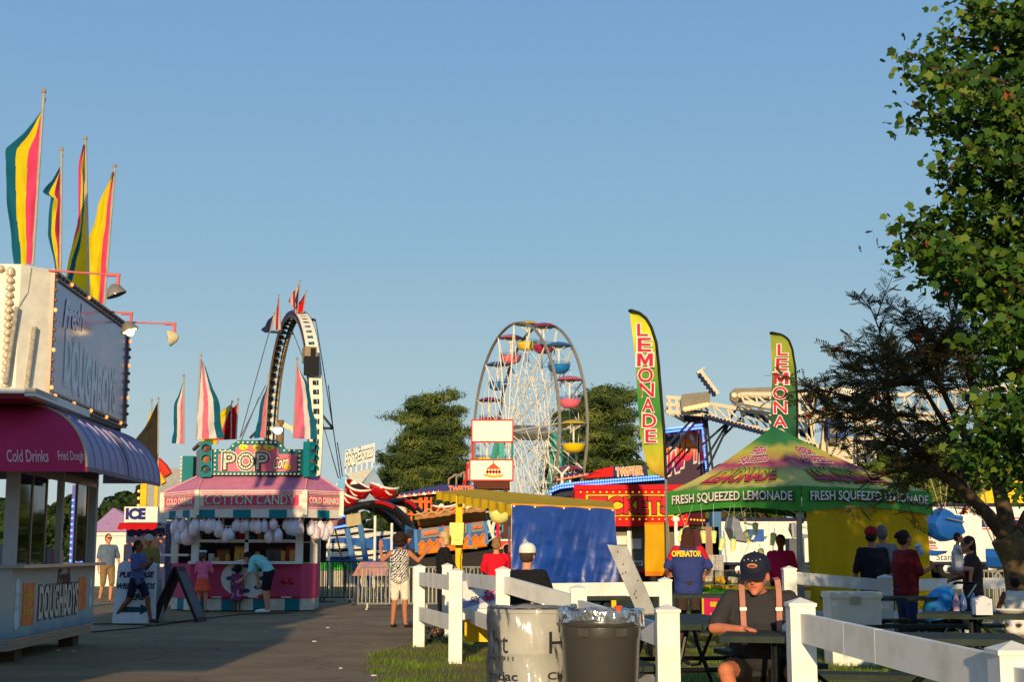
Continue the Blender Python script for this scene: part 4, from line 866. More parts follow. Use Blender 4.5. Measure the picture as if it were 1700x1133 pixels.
# ================================================================ lemonade tent
def lemonade():
    N, L, Rr, Bk = at(1333, 918, 21.3), at(1110, 918, 23.4), at(1551, 918, 23.4), at(1333, 918, 25.5)
    O = V((N.x, 23.4, 0)); t = thing('lemonade_tent', 'green canopy tent printed Fresh Squeezed Lemonade with a yellow side wall', 'tent', O)
    N, L, Rr, Bk = [V((p.x-O.x, p.y-O.y, 0)) for p in (N, L, Rr, Bk)]
    pk = V((0, 0, Z(708, 23.4))); zt, zb = 2.24, 1.86
    roofm = Mgrad('tent_roof_print', [(0, (110, 140, 60)), (.05, (186, 176, 96)), (.2, (204, 192, 96)), (.32, (170, 120, 96)), (.42, (160, 56, 100)), (.5, (176, 130, 80)), (.62, (176, 172, 66)), (.76, (50, 116, 60)), (1, (20, 100, 56))], 'Z', zt, pk.z, nz=.34)
    g = MB()
    for a, b in ((L, N), (N, Rr), (Rr, Bk), (Bk, L)):
        def f(u, v, a=a, b=b):
            e = a.lerp(b, u)+V((0, 0, zt)); p = e.lerp(pk, v); p.z -= .10*math.sin(math.pi*v)*(1-.4*v)+.07*math.sin(math.pi*u)*(1-v)*v*2; return p
        g.grid(f, 20, 16)
    g.build('canopy', roofm, t, True)
    def roofpt(a, b, u, v):
        e = a.lerp(b, u)+V((0, 0, zt)); p = e.lerp(pk, v); p.z -= .10*math.sin(math.pi*v)*(1-.4*v)+.07*math.sin(math.pi*u)*(1-v)*v*2
        n = (b-a).cross(V((0, 0, 1))).normalized(); return p+n*.02+V((0, 0, .012))
    VAL = M('valance_green', (60, 138, 46), .5, var=.1, scale=2, bump=.3, bscale=4)
    g = MB(); T = MB()
    for a, b in ((L, N), (N, Rr), (Rr, Bk), (Bk, L)):
        n = (b-a).cross(V((0, 0, 1))).normalized()
        def f(u, v, a=a, b=b, n=n):
            p = a.lerp(b, u); zz = zt+.01-(zt-zb-.09*math.sin(math.pi*u))*v; return p+n*(.01+.015*math.sin(u*17)*v)+V((0, 0, zz))
        g.grid(f, 30, 4)
    g.build('valance', VAL, t, True)
    W_, K, S_ = M('print_white', (226, 220, 206), .5), M('print_black', (24, 26, 20), .5), M('print_magenta', (170, 24, 90), .5)
    for a, b in ((L, N), (N, Rr)):
        n = (b-a).cross(V((0, 0, 1))).normalized()
        for m_, bo, l in ((1, .06, .035), (0, .02, .042)):
            T.text('FRESH SQUEEZED LEMONADE', lambda i, j, l=l: a.lerp(b, .05+.9*i)+n*(l)+(b-a)*(.003 if m_ else 0)+V((0, 0, 2.015+.16*j+.035*math.sin(math.pi*i)-(.01 if m_ else 0))), m_, bo)
        T.cut()
        for m_, bo, e in ((0, .09, .0), (2, .03, .008)):
            T.text('FRESH', lambda i, j, e=e: roofpt(a, b, .5+(i-.5)*.3+(.12 if a is L else -.12)*(j-.5)*0, .63+.09*j)+V((0, 0, e)), m_, bo, 0)
            T.text('SQUEEZED', lambda i, j, e=e: roofpt(a, b, .5+(i-.5)*.46, .5+.095*j)+V((0, 0, e)), m_, bo, 0)
        T.cut()
        for m_, bo, e in ((3, .1, .0), (1, .07, .006), (4, .03, .012)):
            T.text('LEMONADE', lambda i, j, e=e: roofpt(a, b, .5+(i-.5)*.66, .16+.26*j*(1-.25*(2*i-1)**2))+V((0, 0, e)), m_, bo, 0)
        T.cut()
    T.split('printed_lettering', [W_, K, S_, M('print_yellow_edge', (196, 196, 70), .5), Mgrad('lemonade_letters', [(0, (180, 30, 80)), (.3, (200, 60, 80)), (.5, (190, 180, 50)), (.75, (40, 130, 60)), (1, (20, 110, 60))], 'Z', 2.36, 2.68)], t)
    for p in (N, L, Rr, Bk):
        g = MB(); s = .93; g.bb((p.x*s-.025, p.y*s-.025, 0), (p.x*s+.025, p.y*s+.025, 2.1)); g.bb((p.x*s-.035, p.y*s-.035, 0), (p.x*s+.035, p.y*s+.035, 1.2)); g.bb((p.x*s-.05, p.y*s-.05, 1.78), (p.x*s+.05, p.y*s+.05, 1.86)); g.build('leg', STEEL, t)
    g = MB()
    for a, b in ((L, N), (N, Rr), (Rr, Bk), (Bk, L)):
        a, b = a*.93, b*.93
        for k in range(4):
            p, q = a.lerp(b, k/4), a.lerp(b, (k+1)/4); g.beam(p+V((0, 0, 1.82 if k % 2 == 0 else 2.12)), q+V((0, 0, 2.12 if k % 2 == 0 else 1.82)), .02)
    g.build('truss', STEEL, t)
    a, b = N*.96+V((.08, 0, 0)), Rr*.96; g = MB(); n = (b-a).cross(V((0, 0, 1))).normalized()
    g.grid(lambda u, v: a.lerp(b, u)+n*(.05*math.sin(u*20+math.sin(v*3))*(.3+v)+.02*noise.noise(V((u*12, v*4, 1))))+V((0, 0, 1.98-1.75*v)), 70, 20)
    g.build('side_wall', Mcloth('yellow_side_wall', (226, 186, 0), .45, .6), t, True)
    # counter along the open side
    g = MB(); a, b = L*.86+V((.1, 0, 0)), N*.86-V((.1, 0, 0)); d = (b-a).normalized(); n = d.cross(V((0, 0, 1)))
    g.ext([a+V((0, 0, .72)), b+V((0, 0, .72)), b-n*.6+V((0, 0, .72)), a-n*.6+V((0, 0, .72))], (0, 0, .05), 0)
    g.ext([a+n*.01+V((0, 0, .62)), b+n*.01+V((0, 0, .62)), b+n*.01+V((0, 0, .72)), a+n*.01+V((0, 0, .72))], -n*.02, 1)
    g.ext([a+V((0, 0, .1)), b+V((0, 0, .1)), b+V((0, 0, .62)), a+V((0, 0, .62))], -n*.02, 2)
    g.build('counter', [YEL, M('counter_green', (60, 150, 30), .4), BLACK], t)
    g = MB()
    for i in range(7):   # big graphic letters on the counter skirt
        s = 'LEMONAD'[i]; p = a.lerp(b, .03+.13*i)+n*.015+V((0, 0, .14+.05*(i % 2))); g.flat(s, p, d*.32, (0, 0, .4), 0 if i % 2 else 1, .04, omi=2, ob=.1)
    g.split('counter_lettering', [M('gr_pink', (226, 40, 100), .5), M('gr_green', (60, 150, 60), .5), M('gr_yellow', (230, 210, 40), .5)], t)
    for i, u in enumerate((1176, 1196, 1217)):
        p = at(u, 970, 22.3)-O; g = MB(); g.bb((p.x-.09, p.y-.1, .79), (p.x+.09, p.y+.1, .79+.22)); o = g.build('clear_box', glass('clear_plastic', (236, 236, 226)), None); o.location = O
        tag(o, ('clear plastic box of ice on the lemonade counter, next to the operator', 'clear plastic box of lemons in the middle of the lemonade counter', 'clear plastic box of cups on the lemonade counter, third from the operator')[i], 'box', 'clear boxes on the lemonade counter')
        g = MB(); rn = random.Random(i)
        for k in range(7): g.ell((p.x+rn.uniform(-.05, .05), p.y+rn.uniform(-.06, .06), .84+rn.uniform(0, .06)), .035, 8, 6)
        o2 = g.build('box_contents', [WHITE, YEL, WHITE][i], o, True)
    # hanging cups
    sp = [(1185, 893, 0), (1198, 905, 1), (1168, 893, 2), (1142, 885, 3), (1131, 890, 4), (1217, 907, 5), (1241, 893, 6), (1265, 923, 7), (1283, 897, 8), (1254, 880, 9)]
    cup0 = None
    for u, v, i in sp:
        p = at(u, v, 22.2-.25*(i % 3)); h = .2
        lab = ['upright', 'tilted', 'upright', 'tilted', 'tilted', 'low hanging', 'tilted', 'lowest', 'tilted', 'small'][i]
        loc = [' beside the operator, second to her right', ' with a pale top, third to the right of the operator', ' close to the operator, first to her right', " over the operator's right shoulder", " over the operator's left shoulder, furthest left", ', longest string at the centre of the tent', ' leaning right of the tent centre', ' above the cap of the seated man', " beside the pink shirted vendor's head", ' highest under the tent roof'][i]
        c = thing('hanging_cup', lab+' yellow lemonade cup'+loc, 'cup', p, 0, 'lemonade cups hanging under the green tent')
        c.rotation_euler = (R(random.uniform(-6, 6)), R([0, 14, -4, -20, 22, 3, -12, -14, 9, 0][i]), 0)
        if cup0 is None:
            g = MB(); g.lathe([(.035, -.1), (.055, .08)], n=16); k0 = g.build('cup', M('cup_yellow', (226, 222, 60), .35, rgb2=(240, 240, 200), scale=22), c, True)
            g = MB(); g.lathe([(.058, .08), (.058, .095), (.04, .12), (.02, .125)], n=16); k1 = g.build('lid', M('cup_lid', (200, 214, 130), .3), c, True)
            g = MB(); g.tube([(0, 0, .1), (.01, 0, .2)], .006, 6); k2 = g.build('straw', M('straw_green', (40, 150, 70), .4), c, True)
            cup0 = (k0, k1, k2)
        else:
            for nm, o in zip(('cup', 'lid', 'straw'), cup0): child(nm, o, c)
        c.scale = (.85, .85, .85); g = MB(); g.tube([(0, 0, .12), (0, 0, max(.2, 2.1-p.z))], .002, 5); g.build('string', WHITE, c)
lemonade()
# feather banners
def feather(label, Y, outline, pole, letters, seed):
    """outline: list of (v, u_left, u_right)"""
    base = at(pole[0][0], pole[0][1], Y); t = thing('feather_banner', label, 'banner', (base.x, Y, 0), 0, 'tall lemonade feather banners'); O = V((base.x, Y, 0))
    vs = [o[0] for o in outline]; ul = [o[1] for o in outline]; ur = [o[2] for o in outline]; v0, v1 = vs[0], vs[-1]
    def P(u, v, l=0):
        vv = v0+(v1-v0)*v; x = np.interp(vv, vs, ul)*(1-u)+np.interp(vv, vs, ur)*u
        q = at(float(x), vv, Y)-O; q.y += .04*math.sin(v*9+u*3+seed)+.02*noise.noise(V((u*3, v*12, seed)))-l; return q
    z1 = P(0, 0).z; z0 = P(0, 1).z
    g = MB(); g.grid(lambda u, v: P(u, v), 10, 70)
    m = Mgrad('feather_print%d' % seed, [(0, (150, 120, 50)), (.1, (196, 170, 40)), (.2, (160, 170, 40)), (.36, (40, 120, 50)), (.55, (70, 140, 50)), (.72, (150, 170, 40)), (.85, (214, 206, 30)), (1, (190, 196, 50))] if seed == 1 else [(0, (14, 70, 46)), (.4, (20, 84, 50)), (.65, (80, 116, 44)), (.82, (150, 154, 44)), (1, (120, 136, 46))], 'Z', z0, z1, nz=.12)
    g.build('cloth', m, t, True)
    g = MB(); hem = [P(1, k/60, .012) for k in range(61)]; hem = [P(0, 0, .012)]+hem
    g.tube(hem, .022, 6); g.tube([(0, 0, 0), P(1, 1)], .022, 8, 1) if seed == 2 else g.tube([V((0, 0, 0)), P(1, 1)], .02, 8, 1)
    g.build('pole', [BLACK, STEEL], t, True)
    g = MB()
    for ch, (cx, cy, w_, h_) in zip('LEMONADE', letters):
        for m_, bo, l in ((1, .06, .02), (0, .012, .028)):
            def f(a, b): 
                vv = cy+h_/2-h_*b; u = cx-w_/2+w_*a; q = at(u, vv, Y)-O; fr = (vv-v0)/(v1-v0); q.y += .04*math.sin(fr*9+1.5+seed)-l-.02; return q
            g.text(ch, f, m_, bo)
        g.cut()
    g.split('banner_letter', [M('letter_crimson', (190, 24, 60), .5), M('letter_pale', (220, 214, 200), .5)], t)
feather('taller yellow and green feather banner reading LEMONADE at the tent left corner', 20.6, [(516, 1045, 1047), (521, 1046, 1062), (530, 1047, 1072), (545, 1049, 1081), (570, 1052, 1089), (610, 1055, 1094), (660, 1058, 1098), (720, 1063, 1102), (765, 1072, 1104), (785, 1080, 1105), (796, 1104, 1106)], [(1109, 940)],
        [(1066, 549, 17, 20), (1069, 574, 21, 22), (1070, 599, 26, 21), (1071, 624, 24, 23), (1073, 648, 24, 22), (1076, 673, 20, 22), (1078, 699, 22, 22), (1080, 725, 17, 21)], 1)
feather('shorter dark green feather banner reading LEMONADE rising behind the green tent peak', 27.0, [(553, 1279, 1281), (557, 1279, 1299), (565, 1280, 1309), (580, 1280, 1315), (610, 1281, 1321), (650, 1281, 1323), (700, 1281, 1323), (760, 1282, 1323)], [(1324, 940)],
        [(1298, 582, 16, 18), (1297, 606, 18, 19), (1296, 629, 25, 19), (1295, 653, 23, 20), (1295, 677, 21, 20), (1294, 701, 22, 19), (1293, 723, 18, 18), (1293, 746, 18, 18)], 2)
# ================================================================ picnic tables
GRN = M('green_planks', (30, 42, 34), .55, rgb2=(44, 56, 46), scale=9, bump=.3, bscale=20); TUBE = M('black_tube', (22, 22, 22), .35, .3)
def table(x, y, rz, label, L=1.85):
    t = thing('picnic_table', label, 'picnic table', (x, y, 0), R(rz), 'dark green picnic tables')
    for i in range(4):
        g = MB(); g.bb((-L/2, -.37+i*.186, .715), (L/2, -.37+i*.186+.178, .755)); g.build('table_plank', GRN, t)
    for s in (-1, 1):
        for k in (0, 1):
            g = MB(); yy = s*(.56+.15*k)-.07; g.bb((-L/2, yy, .42), (L/2, yy+.143, .46)); g.build('seat_plank', GRN, t)
        X0 = s*L*.32; g = MB()
        g.tube([(X0, -.72, .4), (X0, -.3, .40), (X0, .3, .40), (X0, .72, .4)], .019, 8)
        for q in (-1, 1):
            g.tube([(X0, q*.70, .40), (X0, q*.74, .3), (X0, q*.66, .04), (X0, q*.5, .015), (X0, q*.42, .06), (X0, q*.25, .5), (X0, q*.2, .715)], .019, 8)
        g.tube([(X0, 0, .7), (X0-s*.35, 0, .42), (X0-s*.55, 0, .4)], .015, 6)
        g.build('leg_frame', TUBE, t, True)
    return t
table(1.42, 11.75, 100, 'dark green picnic table end on behind the gap post, beside the seated man in braces')
table(2.30, 9.5, -13, 'nearest picnic table, the seated man in braces rests his hands on it')
table(2.25, 18.6, 3, 'picnic table in front of the lemonade counter, beyond the operator')
table(4.75, 12.6, -22, 'picnic table at the right edge with a napkin box standing on it', 2.4)
table(4.7, 17.6, 6, 'shaded picnic table beside the standing group and the stroller')
table(.66, 17.75, 8, 'picnic table at which the man in the white cap sits', 1.5)
# ================================================================ barricades
def barricade(x, y, rz, L, h, label, mt, n=14):
    t = thing('barricade', label, 'barrier', (x, y, 0), R(rz), 'metal crowd barriers'); g = MB()
    g.tube([(-L/2, 0, .12), (-L/2, 0, h-.08), (-L/2+.08, 0, h), (L/2-.08, 0, h), (L/2, 0, h-.08), (L/2, 0, .12)], .022, 6); g.tube([(-L/2, 0, .14), (L/2, 0, .14)], .02, 6); g.build('frame', mt, t, True)
    for k in range(1, n):
        b = MB(); xx = -L/2+L*k/n; b.tube([(xx, 0, .14), (xx, 0, h)], .011, 5)
        if k == 1: b0 = b.build('upright', mt, t)
        else: child('upright', b0, t, ((k-1)*L/n, 0, 0))
    for s in (-1, 1): f = MB(); f.beam((s*L*.38, -.3, .03), (s*L*.38, .3, .03), .05, .03); f.beam((s*L*.38, 0, .03), (s*L*.38, 0, .15), .04); f.build('foot', mt, t)
g0 = at(528, 918, 40)
STL = M('barrier_steel', (84, 86, 92), .5, .6); STW = M('barrier_pale', (150, 148, 136), .5, .3)
for u, Y, rz, L, lab in ((520, 38.5, -62, 2.2, 'dark crowd barrier nearest the popcorn stand, seen nearly end on'), (545, 37.8, 8, 1.5, 'dark crowd barrier beyond the popcorn stand, second from the stand'), (580, 37.6, 4, 1.9, 'dark crowd barrier in front of the blue and white ride platform'), (625, 36, 0, 1.5, 'crowd barrier left of the woman with raised arms')):
    q = at(u, 918, Y); barricade(q.x, Y, rz, L, 1.05, lab, STL)
for i, u in enumerate((660, 706, 800, 845)):
    Y = 33; q = at(u, 918, Y); barricade(q.x, Y, 2, 1.75, .95, ('pale barrier directly behind the woman with raised arms', 'pale barrier behind the blonde woman in black', 'pale barrier behind the boy in the red shirt', 'pale barrier under the edge of the blue tarpaulin')[i], STW, 20)
for i, u in enumerate((1632, 1680)):
    q = at(u, 918, 24); barricade(q.x, 24, 0, .55 if i == 0 else .6, .98, ('pale barrier under the trailer, beside the woman with the baby', 'pale barrier behind the child in the white vest')[i], STW, 8)
# ================================================================ small signs on the left
def sandwich(u, v, label, w_, h, wh):
    pass
def aframes():
    Y = 26.9; b = gp(225, 1035); t = thing('sandwich_board', 'white sandwich board pointing the way to wristbands with an arrow', 'sign', (b.x, b.y, 0), R(6)); Wd, H = .78, 1.12
    g = MB(); lean = .22
    g.ext([(-Wd/2, -lean, 0), (Wd/2, -lean, 0), (Wd/2-.04, -.01, H-.06), (Wd/2-.12, 0, H), (-Wd/2+.12, 0, H), (-Wd/2+.04, -.01, H-.06)], (0, .03, 0)); g.build('front_panel', M('board_white', (206, 210, 214), .5), t)
    g = MB(); g.ext([(-Wd/2+.08, lean+.25, 0), (Wd/2+.08, lean+.25, 0), (Wd/2, .04, H-.04), (-Wd/2+.08, .04, H-.04)], (0, .03, 0)); g.build('rear_panel', M('board_white', (206, 210, 214), .5), t)
    nrm = V((0, -H, lean)).normalized(); up = V((0, lean, H)).normalized(); o = V((0, -lean, 0))+nrm*.004
    T = MB()
    for s, z, w_, h in (('PURCHASE', .84, .62, .1), ('WRISTBANDS', .63, .68, .1), ('HERE', .43, .34, .1)): T.flat(s, o+up*z+V((-w_/2, 0, 0)), V((w_, 0, 0)), up*h, 0, .04, .25)
    T.cut(); P = lambda x, z: o+V((x, 0, 0))+up*z
    T.add([P(-.26, .2), P(.1, .2), P(.1, .15), P(.27, .25), P(.1, .36), P(.1, .3), P(-.26, .3)], [tuple(range(7))], 1)
    T.split('lettering', [M('navy_ink', (20, 26, 70), .5), M('arrow_teal', (20, 60, 80), .5)], t)
    Y = 27.4; b = at(300, 918, Y); t = thing('folding_board', 'black folding board seen edge on between the wristband sign and popcorn stand', 'sign', (b.x, Y, 0), 0); k = 2400/Y
    top = V((-.0, 0, Z(942, Y)))
    for (dx, z0, nm) in ((-.42, .12, 'rear_panel'), (.46, -.02, 'front_panel')):
        g = MB(); a = V((dx, 0, 0)); d = top-a; n = V((-d.z, 0, d.x)).normalized()*.03
        q = [a+V((0, -.3, 0)), a+V((0, .3, 0)), top+V((0, .3, 0)), top+V((0, -.3, 0))]
        g.ext([p+V((0, .0, 0)) for p in q], n*1.4, 0)
        if dx > 0: g.ext([a+d*.08+V((0, -.26, 0))+n*-.08, a+d*.08+V((0, .26, 0))+n*-.08, a+d*.92+V((0, .26, 0))+n*-.08, a+d*.92+V((0, -.26, 0))+n*-.08], n*-.02, 1)
        o = g.build(nm, [BLACK, M('chalk_face', (70, 84, 100), .3, rgb2=(50, 60, 76), scale=4)], t); o.rotation_euler = (0, 0, R(-4))
aframes()
def left_background():
    # ice cream stand with red awning
    Y = 44; P = lambda u, v: at(u, v, Y)
    o = P(230, 918); t = thing('ice_stand', 'small white ice stand with a red scalloped awning behind the wristband board', 'food stand', (o.x, Y, 0)); O = V((o.x, Y, 0)); Q = lambda u, v, d=0: P(u, v)-O+V((0, d, 0))
    g = MB(); g.bb(Q(206, 868), Q(262, 842, 1.2)); g.ext([Q(188, 866, 1.5), Q(206, 868), Q(206, 842), Q(188, 846, 1.5)], (.3, .5, 0), 1); g.build('sign_box', [WHITE, YEL], t)
    g = MB(); g.flat('ICE', Q(210, 862, -.02), (.55, 0, 0), (0, 0, .3), 0, .06); g.build('lettering', M('ice_navy', (20, 30, 110), .5), t)
    g = MB(); g.grid(lambda u, v: Q(203, 869, -.3)+V((1.15*u, -.25*v, -.18*v-(.04*abs(math.sin(u*16)) if v > .9 else 0))), 32, 3); g.build('awning', Mcloth('red_awning', (214, 16, 20), .2), t, True)
    g = MB(); g.bb((-.5, .4, 0), (.7, 1.6, Q(200, 870).z)); g.bb((-.1, .36, .95), (.5, .4, 1.7), 1); g.bb((-.5, .3, .85), (.7, .4, .93), 2); g.build('body', [M('ice_navy_wall', (30, 40, 80), .6, rgb2=(200, 120, 60), scale=8, thr=(.6, .64)), DARK, WHITE], t)
    g = MB(); g.bb((.2, .3, .1), (.75, .35, .8)); g.flat('F', (.3, .29, .3), (.2, 0, 0), (0, 0, .3), 1, .06); g.build('menu_board', [M('board_navy', (30, 34, 80), .5), WHITE], t)
    # white tent building with mauve roof
    Y = 56; o = at(200, 918, Y); t = thing('white_tent', 'white walled marquee with a pale mauve roof behind the man in grey', 'tent', (o.x, Y, 0)); O = V((o.x, Y, 0)); Q = lambda u, v, d=0: at(u, v, Y)-O+V((0, d, 0))
    g = MB(); a, b = Q(150, 1000), Q(240, 886); g.bb((a.x, 0, 0), (b.x, 5, b.z)); g.bb((a.x-.1, -.1, b.z-.1), (b.x+.1, 5, b.z+.05)); c = Q(206, 905); d = Q(235, 985); g.bb((c.x, -.03, .5), (d.x, 0, c.z), 1); g.build('wall', [WHITE, DARK], t)
    g = MB(); z = b.z+.05; g.add([(a.x-.2, -.2, z), (b.x+.2, -.2, z), (b.x+.2, 5, z), (a.x-.2, 5, z), ((a.x+b.x)/2-.9, 2.4, z+1.0)], [(0, 1, 4), (1, 2, 4), (2, 3, 4), (3, 0, 4)]); g.build('roof', M('mauve_canvas', (196, 150, 176), .6), t)
    # fun house front with amber bulbs
    Y = 47; o = at(255, 918, Y); t = thing('fun_facade', 'yellow ride front edged in red scallops rising behind the popcorn stand', 'ride', (o.x, Y, 0)); O = V((o.x, Y, 0)); Q = lambda u, v, d=0: at(u, v, Y)-O+V((0, d, 0))
    g = MB(); a, b = Q(236, 900), Q(262, 778); g.bb((a.x, 0, 0), (b.x+1, .5, b.z), 0); g.bb((a.x-.1, -.06, 1), (a.x+.1, 0, b.z-.1), 1); g.bb((a.x+.36, -.06, 1), (a.x+.46, 0, b.z), 1)
    pts = [Q(243, 772), Q(252, 766), Q(262, 768), Q(272, 778), Q(279, 790)]
    g.tube(pts, .16, 8, 2); g.tube([p+V((-.12, -.05, -.25)) for p in pts], .1, 8, 1); g.build('facade', [M('facade_grey', (150, 150, 150), .6), M('facade_yellow', (246, 180, 20), .5), M('facade_red', (200, 50, 30), .5)], t, True)
    b = MB(); b.ell((0, 0, 0), .05, 8, 6); b0 = b.build('amber_bulb', BULBON, t, True); b0.location = (a.x-.14, -.1, 1.4)
    for i in range(1, 9): child('amber_bulb', b0, t, (a.x-.14, -.1, 1.4+i*.23))
    FK = dict(group='pennants behind the fried dough stand', wave=.05, depth=.1)
    flag('pennant_flag', 'large near black pennant standing above the lilac awning', at(263, 667, 40), at(262, 790, 40), [(0, 0), (.83, .92), (.84, .0), (1, 0)], [FB], dirx=-1, seed=0, **FK)
    flag('pennant_flag', 'thin yellow pennant behind the near black one', at(252, 670, 41), at(250, 790, 41), [(0, 0), (.6, .25), (.83, .3), (.84, 0), (1, 0)], [FY], dirx=-1, seed=2, **FK)
    # tall pole with floodlight above the popcorn stand
    Y = 60; o = at(461, 918, Y); t = thing('light_pole', 'wooden pole with a lit white globe and a side floodlight', 'lamp post', (o.x, Y, 0)); z = Z(698, Y)
    g = MB(); g.tube([(0, 0, 0), (0, 0, z)], [.2, .14], 10); g.build('pole', M('pole_wood', (120, 96, 64), .8, scale=3), t, True)
    g = MB(); g.ell((-.08, -.2, z-.42), .2, 14, 10); g.lathe([(.2, 0), (.06, .22)], (-.08, -.2, z-.34), 14, 1); g.build('globe', [M('lit_globe', (236, 240, 255), .2, emit=2.2), M('globe_cap', (150, 130, 100), .5)], t, True)
    g = MB(); rt = Matrix.Rotation(R(25), 3, 'Y'); g.box((.35, -.1, z-.3), (.45, .2, .2), rot=rt); g.box((.6, -.1, z-.42), (.12, .3, .3), rot=rt); g.build('floodlight', M('flood_metal', (110, 100, 84), .4, .5), t)
    # blue lit column behind the dough stand windows
    Y = 34; o = at(127, 918, Y); t = thing('lamp_column', 'column of blue lamps seen through the fried dough stand window', 'ride', (o.x, Y, 0)); g = MB(); g.bb((-.16, 0, 0), (.16, .3, Z(806, Y))); g.build('column', M('column_blue', (90, 90, 160), .5), t)
    b = MB(); b.ell((0, 0, 0), .03, 6, 4); b0 = b.build('blue_bulb', LED, t); b0.location = (-.13, -.02, 1.0)
    for i in range(36):
        child('blue_bulb', b0, t, (-.13+.13*(i % 3), -.02, .95+.14*(i//3)))
left_background()
# ================================================================ loop ride (white arch)
def loop_ride():
    Y = 100; apex = Z(520, Y); Rr = 8.7; zc = apex-Rr; c = at(479, 918, Y)
    t = thing('loop_coaster', 'tall narrow loop ride with a white perforated leg and flags on top', 'ride', (c.x, Y, 0), R(-70.9))
    def P(a, r, y): return V((r*math.sin(a), y, zc+r*math.cos(a)))
    hw = .42; NSEG = 84
    g = MB(); dk = MB()
    lo = [P(2*math.pi*i/NSEG, Rr+.0, 0) for i in range(NSEG)]
    for s in (-1, 1):   # outer strips and side flanges
        for i in range(NSEG):
            a0, a1 = 2*math.pi*i/NSEG, 2*math.pi*(i+1)/NSEG
            y0, y1 = s*hw, s*.2
            g.ext([P(a0, Rr, y0), P(a1, Rr, y0), P(a1, Rr, y1), P(a0, Rr, y1)], V((0, 0, 0))+(P(a0, Rr-.05, 0)-P(a0, Rr, 0)), 0)
            g.add([P(a0, Rr+.03, s*(hw+.02)), P(a1, Rr+.03, s*(hw+.02)), P(a1, Rr-.3, s*(hw+.02)), P(a0, Rr-.3, s*(hw+.02))], [(0, 1, 2, 3)], 1)
    for i in range(NSEG):
        a0, a1 = 2*math.pi*(i-.22)/NSEG, 2*math.pi*(i+.22)/NSEG
        g.ext([P(a0, Rr, -.2), P(a1, Rr, -.2), P(a1, Rr, .2), P(a0, Rr, .2)], P(a0, Rr-.05, 0)-P(a0, Rr, 0), 0)
        am = 2*math.pi*(i+.5)/NSEG
        dk.tube([P(am, Rr-.32, -hw), P(am, Rr-.25, 0), P(am, Rr-.32, hw)], .03, 5, 0)
        dk.add([P(a1, Rr-.12, -.34), P(2*math.pi*(i+1-.22)/NSEG, Rr-.12, -.34), P(2*math.pi*(i+1-.22)/NSEG, Rr-.12, .05), P(a1, Rr-.12, .05)], [(0, 1, 2, 3)], 0)
    g.build('loop_frame', [M('arch_white', (236, 226, 200), .5), M('arch_navy', (52, 50, 96), .5)], t)
    dk.tube([P(2*math.pi*i/96, Rr-.36, -hw) for i in range(96)], .06, 6, 1, True); dk.tube([P(2*math.pi*i/96, Rr-.36, hw) for i in range(96)], .06, 6, 1, True)
    dk.tube([P(2*math.pi*i/96, Rr-.3, -.2) for i in range(96)], .05, 6, 0, True); dk.tube([P(2*math.pi*i/96, Rr-.3, .2) for i in range(96)], .05, 6, 0, True)
    dk.build('track', [M('track_dark', (34, 28, 26), .6), M('track_brown', (120, 96, 70), .5)], t)
    g = MB()
    for i in range(1, 4): g.tube([P(2*math.pi*k/96-.35, Rr+.03+i*.05, -hw+.15*i) for k in range(0, 12)], .035, 5, i-1)
    g.build('rainbow_trim', [M('trim_red', (150, 60, 60), .5), M('trim_gold', (190, 150, 60), .5), M('trim_blue', (70, 80, 150), .5)], t)
    inv = Matrix.Rotation(R(70.9), 4, 'Z'); L = lambda u, v, Yq: inv @ (at(u, v, Yq)-V((c.x, Y, 0)))
    ST = M('stay_dark', (50, 54, 66), .5); CB = M('cable_grey', (96, 100, 110), .5)
    for (a, b) in (((497, 527), (524, 532)), ((447, 551), (487, 554)), ((525, 711), (553, 712)), ((526, 678), (553, 712)), ((415, 728), (430, 713))):
        g = MB(); g.tube([L(*a, Y), L(*b, Y)], .1, 6); g.build('strut', ST, t)
    for (a, b) in (((524, 532), (553, 712)), ((553, 712), (566, 800)), ((447, 551), (398, 728)), ((487, 554), (505, 600)), ((430, 660), (395, 745)), ((535, 700), (562, 795)), ((560, 735), (570, 800)), ((545, 640), (553, 712)), ((441, 640), (400, 725))):
        g = MB(); g.tube([L(*a, Y), L(*b, Y)], .035, 4); g.build('cable', CB, t)
    # ride train near the top of the near leg
    g = MB(); g.box(L(514, 590, 92.3), (.9, .8, 1.0)); g.box(L(517, 608, 91.9), (.5, .9, 1.2), mi=1); g.box(L(519, 585, 92), (.4, .3, .5), mi=1); g.build('drive_box', [M('drive_tan', (150, 130, 100), .6), BLACK], t)
    # national and dark flags
    st = Mcloth('flag_stripes', (170, 40, 50), .3); t2 = st.node_tree; b = t2.nodes['Principled BSDF']
    wv = t2.nodes.new('ShaderNodeTexWave'); wv.inputs['Scale'].default_value = .9; wv.bands_direction = 'X'; wv.wave_profile = 'SAW'; rr = t2.nodes.new('ShaderNodeValToRGB'); rr.color_ramp.interpolation = 'CONSTANT'
    rr.color_ramp.elements[0].color = (.4, .03, .05, 1); rr.color_ramp.elements[1].position = .5; rr.color_ramp.elements[1].color = (.6, .55, .5, 1)
    t2.links.new(t2.nodes['Texture Coordinate'].outputs['Object'], wv.inputs[0]); t2.links.new(wv.outputs[0], rr.inputs[0]); t2.links.new(rr.outputs[0], b.inputs['Base Color'])
    NV = Mcloth('flag_navy', (30, 34, 70), .2)
